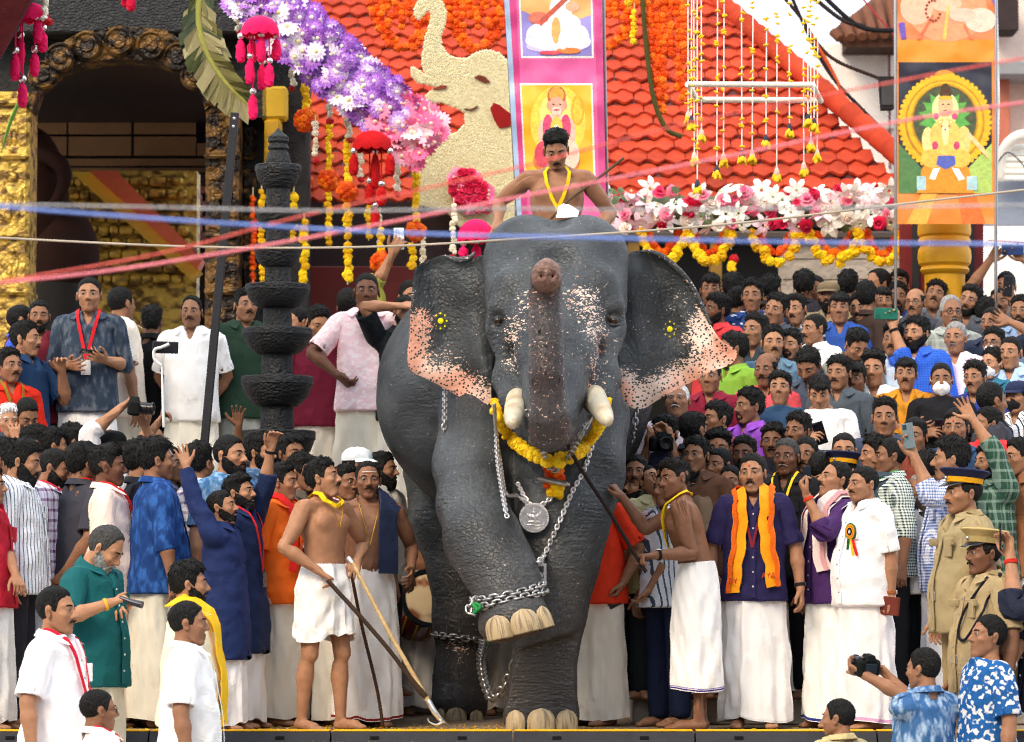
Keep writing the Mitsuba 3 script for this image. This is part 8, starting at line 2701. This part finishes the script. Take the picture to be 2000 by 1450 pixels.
def on_skin(px, py, d0, lift=.03, reach=.045, side=-1):
    """The point on the elephant's front skin seen near px, py (nearest to distance d0), lifted by lift."""
    q = at(px, py, d0)
    i = _et.query_ball_point(q[[0, 2]], reach)
    y = EV[i, 1] if i else np.array([d0])
    y = y[np.abs(y - d0) < .6] if len(y) else y
    return np.array((q[0], (y.min() if len(y) else d0) - lift, q[2]))


# marigold garland round the neck
gk = key('neck_garland'); tag(gk, 'thick yellow marigold garland round the elephant neck with an orange pendant', 'garland')
gp_ = [at(966, 786, 19.98), at(974, 815, 19.9), on_skin(996, 852, 19.9), on_skin(1035, 890, 19.85), on_skin(1078, 908, 19.8, .05), on_skin(1120, 892, 19.85), on_skin(1152, 862, 19.9), on_skin(1172, 825, 19.95), on_skin(1182, 795, 20.0)]
c = along_pts(gp_, .020)
rg = np.random.default_rng(21)
for i, q in enumerate(c):
    for j in range(2):
        a = i * 2.4 + j * 3.1
        balls(gk, [q + np.array((math.cos(a) * .6, -.35 + .5 * math.sin(a), math.sin(a))) * .020], .0235, 'y', 'marigold', .15)
pc = on_skin(1080, 930, 19.75, .06)
for i in range(26):
    balls(gk, [pc + np.array((rg.uniform(-.045, .045), rg.uniform(-.05, 0), rg.uniform(-.06, .05)))], .026, 'o', 'orange_marigold', .1)
for i in range(20):
    balls(gk, [at(1080, 962, pc[1]) + np.array((rg.uniform(-.045, .045), rg.uniform(-.05, 0), rg.uniform(-.02, .05)))], .026, 'y', 'marigold', .1)
tb = put(key('charm_tube'), tube([at(1048, 934, pc[1] - .09), at(1052, 935, pc[1] - .09), at(1053, 935, pc[1] - .09), at(1107, 946, pc[1] - .09), at(1108, 946, pc[1] - .09), at(1113, 947, pc[1] - .09)], [.010, .010, .017, .017, .012, .011], 14), 'steel', None, smooth=40)
tag(tb, 'small steel charm tube hung across the orange pendant', 'charm')


def chain(name, label, pts, L, r, bs, parts=False, cat_='chain'):
    ms = links(None, pts, L, r, bs, None)
    if parts:
        k = key(name); tag(k, label, cat_)
        for m in ms[:290]:
            put(key('link', k), m, bs, None, smooth=True)
    else:
        k = key(name); tag(k, label, cat_)
        kk = put(key('links', k), cat(ms), bs, None, smooth=True)
        labels[kk] = {'kind': 'stuff'}
    return k


W_ = lambda *q: [on_skin(a, b, d, .02) for a, b, d in q]
chain('neck_chain', 'fine silver chain falling from the left side of the garland to the medallion', W_((966, 800, 20.0), (970, 850, 19.95), (978, 905, 19.9), (988, 965, 19.85), (1010, 968, 19.85), (1030, 985, 19.85), (1042, 990, 19.85)), .026, .0042, 'silver')
chain('neck_chain', 'long silver chain with ball links left of the medallion', W_((968, 815, 20.0), (972, 900, 19.95), (985, 985, 19.9), (992, 1020, 19.7)), .034, .0058, 'silver')
chain('neck_chain', 'long silver chain crossing the chest to the square pendant', W_((1160, 860, 19.95), (1140, 920, 19.85), (1118, 960, 19.85), (1090, 1025, 19.9), (1062, 1085, 19.95), (1050, 1100, 19.6)), .034, .0058, 'silver')
chain('neck_chain', 'short steel chain looping under the jaw to the orange pendant', [on_skin(1030, 820, 19.6, .05), on_skin(1045, 860, 19.7, .06), on_skin(1062, 895, 19.75, .1), on_skin(1075, 918, 19.75, .11), on_skin(1090, 918, 19.75, .11), on_skin(1110, 895, 19.75, .1), on_skin(1135, 850, 19.7, .06), on_skin(1155, 815, 19.6, .05)], .045, .0060, 'steel')
chain('neck_chain', 'silver chain holding the round medallion below the orange pendant', W_((1012, 945, 19.85), (1025, 970, 19.8), (1042, 990, 19.78), (1060, 985, 19.78), (1085, 965, 19.8), (1105, 940, 19.85)), .032, .006, 'silver')
chain('flank_chain', 'thin chain with green cord hanging on the left flank', [on_skin(872, 765, 20.9, .02), on_skin(872, 830, 20.9, .02), on_skin(870, 865, 20.9, .02)], .04, .006, 'steel')
chain('flank_chain', 'thin chain hanging below the right ear', [on_skin(1246, 795, 20.6, .02), on_skin(1243, 830, 20.7, .02), on_skin(1236, 870, 20.8, .02)], .05, .006, 'steel')
# medallion: beaded rim, a seated figure in relief
mc = on_skin(1043, 1012, 19.8, .045)
Rm = rotm([1, 0, 0], math.pi / 2)
md = put(key('medallion'), moved(lathe([(.001, .010), (.064, .010), (.068, .016), (.076, .016), (.080, .006), (.080, 0), (.001, 0)], 40), Rm, mc), 'silver', None, smooth=30)
tag(md, 'round silver medallion with a seated figure in relief', 'medallion')
for i in range(40):
    a = i * math.pi / 20
    put(key('rim_bead', md), moved(trimesh.creation.icosphere(subdivisions=1), None, mc + (.083 * math.cos(a), -.006, .083 * math.sin(a)), .0068), 'silver', None, smooth=True)
fig = [((0, .030), (.011, .010, .014)), ((0, .004), (.020, .011, .020)), ((-.022, .002), (.008, .008, .022)), ((.022, .004), (.008, .008, .024)), ((0, -.024), (.036, .011, .012)), ((0, -.040), (.046, .008, .007)), ((0, .048), (.006, .007, .010)), ((.036, .02), (.006, .006, .018)), ((-.036, .014), (.006, .006, .014))]
k = put(key('figure', md), cat([trimesh.Trimesh(np.asarray(trimesh.creation.icosphere(subdivisions=2).vertices) * r + mc + (x, -.012, z), trimesh.creation.icosphere(subdivisions=2).faces) for (x, z), r in fig]), 'silver', None, smooth=True)
# square name pendant
sq = at(1055, 1123, 19.52)
k = put(key('name_pendant'), slab(sbox(-.045, -.062, .030, .060).buffer(.006).difference(sbox(-.036, -.052, .021, .050)), .008, None, sq), 'silver', None, smooth=False)
tag(k, 'open square silver frame pendant with pierced lettering strokes', 'pendant')
put(key('ring', k), moved(link_mesh(.045, .005), None, sq + (0, 0, .078)), 'silver', None, smooth=True)
put(key('lettering', k), cat([slab(unary_union([LineString(curve(np.array([(-.03, -.012, 0), (-.02, .012, 0), (-.008, -.010, 0), (.002, .014, 0), (.010, -.012, 0), (.018, .010, 0)]), 30)[:, :2]).buffer(.0032), LineString([(-.034, -.022), (.020, -.024)]).buffer(.003)]), .006, None, sq)]), 'silver', None, smooth=False)


# chains on the legs
def leg_ring(cx, cy, d, rx, rz_tilt, n=60, ry=None, dz=0, a0=0, a1=360):
    c = at(cx, cy, d)
    r = rx * mpp(d)
    out = []
    for a in np.radians(np.linspace(a0, a1, n)):
        out.append(c + np.array((r * math.cos(a), -(ry or r) * math.sin(a), rz_tilt * math.cos(a) + dz * math.sin(a))))
    return np.array(out)


k = chain('leg_chain', 'heavy double steel chain wound round the raised foreleg', leg_ring(992, 1156, 19.44, 69, .045, a0=-20, a1=200, ry=.222, dz=-.02), .058, .0085, 'steel', True)
for m in links(k, leg_ring(993, 1172, 19.43, 72, .05, a0=-20, a1=200, ry=.232, dz=-.005), .058, .0085, 'steel', None):
    put(key('link', k), m, 'steel', None, smooth=True)
for m in links(k, [at(928, 1172, 19.3), at(918, 1182, 19.28), at(916, 1195, 19.27), at(926, 1200, 19.26), at(934, 1190, 19.27)], .05, .008, 'steel', None):
    put(key('link', k), m, 'steel', None, smooth=True)
put(key('green_cord', k), tube(curve([at(922, 1180, 19.26), at(932, 1190, 19.24), at(925, 1198, 19.25), at(938, 1186, 19.24), at(928, 1178, 19.25)], 20), .011, 6), 'cloth', '2a8a4a', smooth=True)
k = chain('leg_chain', 'steel chain round the hind leg looping down between the feet', leg_ring(902, 1246, 22.12, 55, -.02, a0=-15, a1=195, ry=.19), .055, .008, 'steel', True)
for m in links(k, [at(946, 1252, 21.85), at(940, 1290, 21.2), at(944, 1325, 20.8), at(955, 1358, 20.5), at(963, 1364, 20.4), at(982, 1345, 20.3), at(1004, 1300, 20.2), at(1018, 1250, 20.12)], .074, .0105, 'steel', None):
    put(key('link', k), m, 'steel', None, smooth=True)
put(key('green_cord', k), tube(curve([at(944, 1262, 21.8), at(954, 1258, 21.78), at(950, 1266, 21.8), at(940, 1258, 21.79)], 14), .011, 6), 'cloth', '2a8a4a', smooth=True)

# sticks
scene['wood'] = princ(lambda p, n, uv: mikit.mix((.42, .27, .11), (.62, .45, .22), mikit.noise(p.x * 18, p.y * 18, p.z * 60)), .5, .4)
k = put(key('cane_staff'), tube([at(688, 1098, 19.72), at(760, 1236, 19.6), at(838, 1372, 19.55)], [.011, .013, .015], 10), 'wood', None, smooth=True)
tag(k, 'long pale cane staff with a steel hooked tip resting on the ground', 'staff')
put(key('ferrule', k), tube([at(836, 1368, 19.55), at(848, 1390, 19.54), at(862, 1408, 19.53), at(880, 1421, 19.66)], [.017, .018, .015, .006], 10), 'silver', None, smooth=True)
put(key('hook', k), tube(curve([at(866, 1410, 19.52), at(852, 1416, 19.5), at(838, 1410, 19.5), at(836, 1404, 19.5)], 12), [.009 - .0006 * i for i in range(12)], 8), 'silver', None, smooth=True)
put(key('cap', k), tube([at(680, 1090, 19.74), at(689, 1100, 19.72)], .015, 10), 'silver', None, smooth=True)
k = put(key('walking_stick'), tube(curve([at(640, 1134, 19.7), at(700, 1200, 19.62), at(760, 1270, 19.58), at(805, 1330, 19.56), at(832, 1362, 19.55)], 20), [.013] * 14 + [.016, .018, .019, .020, .019, .016], 9), 'wood', None, smooth=True)
tag(k, 'dark knotty walking stick under the hand of the left handler', 'stick')
scene[k]['bsdf'] = {'type': 'ref', 'id': 'matte'}
v_, f_, n_, _, _ = meshkit.WRITTEN[scene[k]['filename']]
scene[k]['filename'] = meshkit.write_ply((v_, f_), False, np.full((len(v_), 2), pack('3a2a22')), None, normals=n_)
k = put(key('thin_stick'), tube(curve([at(686, 1120, 20.35), at(706, 1220, 20.3), at(735, 1340, 20.25), at(748, 1418, 20.22)], 14), .010, 8), 'matte', '4a3220', smooth=True)
tag(k, 'thin brown stick standing between handler and shawled man', 'stick')
k = put(key('goad_stick'), tube(curve([at(1100, 852, 19.2), at(1132, 912, 19.45), at(1190, 1000, 19.6), at(1235, 1075, 19.68), at(1262, 1118, 19.7)], 20), .0115, 8), 'matte', '2a2422', smooth=True)
tag(k, 'long dark stick pointed at the jaw by the right handler', 'stick')
k = put(key('rider_stick'), tube(curve([at(1072, 432, 20.3), at(1110, 392, 20.35), at(1160, 355, 20.4), at(1218, 309, 20.45)], 14), .0085, 8), 'matte', '5a4634', smooth=True)
tag(k, 'thin brown stick lying slanted before the rider', 'stick')
# paper on the elephant's head
k = put(key('paper_bundle'), hull([at(1090, 404, 20.12), at(1112, 400, 20.16), at(1132, 412, 20.12), at(1128, 424, 20.08), at(1086, 426, 20.06), at(1100, 398, 20.3)]), 'cloth', 'f0eef4', smooth=False)
tag(k, 'white paper bundle lying on top of the elephant head', 'paper')
# the drum, half behind the hind leg
dk = key('temple_drum'); tag(dk, 'barrel drum with worn skin head and cord lacing behind the hind leg', 'drum')
ax = np.array((.25, -1, .30)); ax /= np.linalg.norm(ax)
Rd = rot_between([0, 0, 1], ax)
dc = at(832, 1180, 22.55)
scene['drum_skin'] = princ(lambda p, n, uv: mikit.mix((.70, .55, .34), (.25, .08, .03), mikit.smoothstep(.42, .62, mikit.fbm(p.x * 9, p.y * 9, p.z * 9, 3))), .6, .3)
put(key('shell', dk), moved(lathe([(.15, -.40), (.175, -.3), (.19, -.1), (.18, .12)], 36), Rd, dc), 'gloss', '6e1c12', smooth=40)
put(key('skin', dk), moved(lathe([(.001, .135), (.165, .132), (.17, .128)], 36), Rd, dc), 'drum_skin', None, smooth=30)
put(key('hoop', dk), moved(lathe([(.168, .11), (.20, .11), (.205, .125), (.20, .14), (.17, .138)], 36), Rd, dc), 'gloss', '15161c', smooth=40)
for i in range(14):
    a, b = i * math.pi / 7, (i + .5) * math.pi / 7
    put(key('cord', dk), moved(tube([(.205 * math.cos(a), .205 * math.sin(a), .12), (.20 * math.cos((a + b) / 2), .20 * math.sin((a + b) / 2), -.1), (.158 * math.cos(b), .158 * math.sin(b), -.39)], .006, 6), Rd, dc), 'matte', 'b8983c', smooth=True)
# paper and phone of the man in red
rk = [q for q in people if 'red sleeved shirt holding' in labels[q]['label']][0]
k = put(key('folded_paper'), tube([at(1165, 1172, 20.75), at(1205, 1190, 20.72)], [.04, .045], 10, flat=.35), 'cloth', 'f2f2f4', smooth=True)
tag(k, 'folded white paper held beside the elephant leg', 'paper')
phone(rk, 1, 'dark phone held with the folded paper beside the elephant leg', upright=(.5, 0, -1), face=(.2, -1, 0))
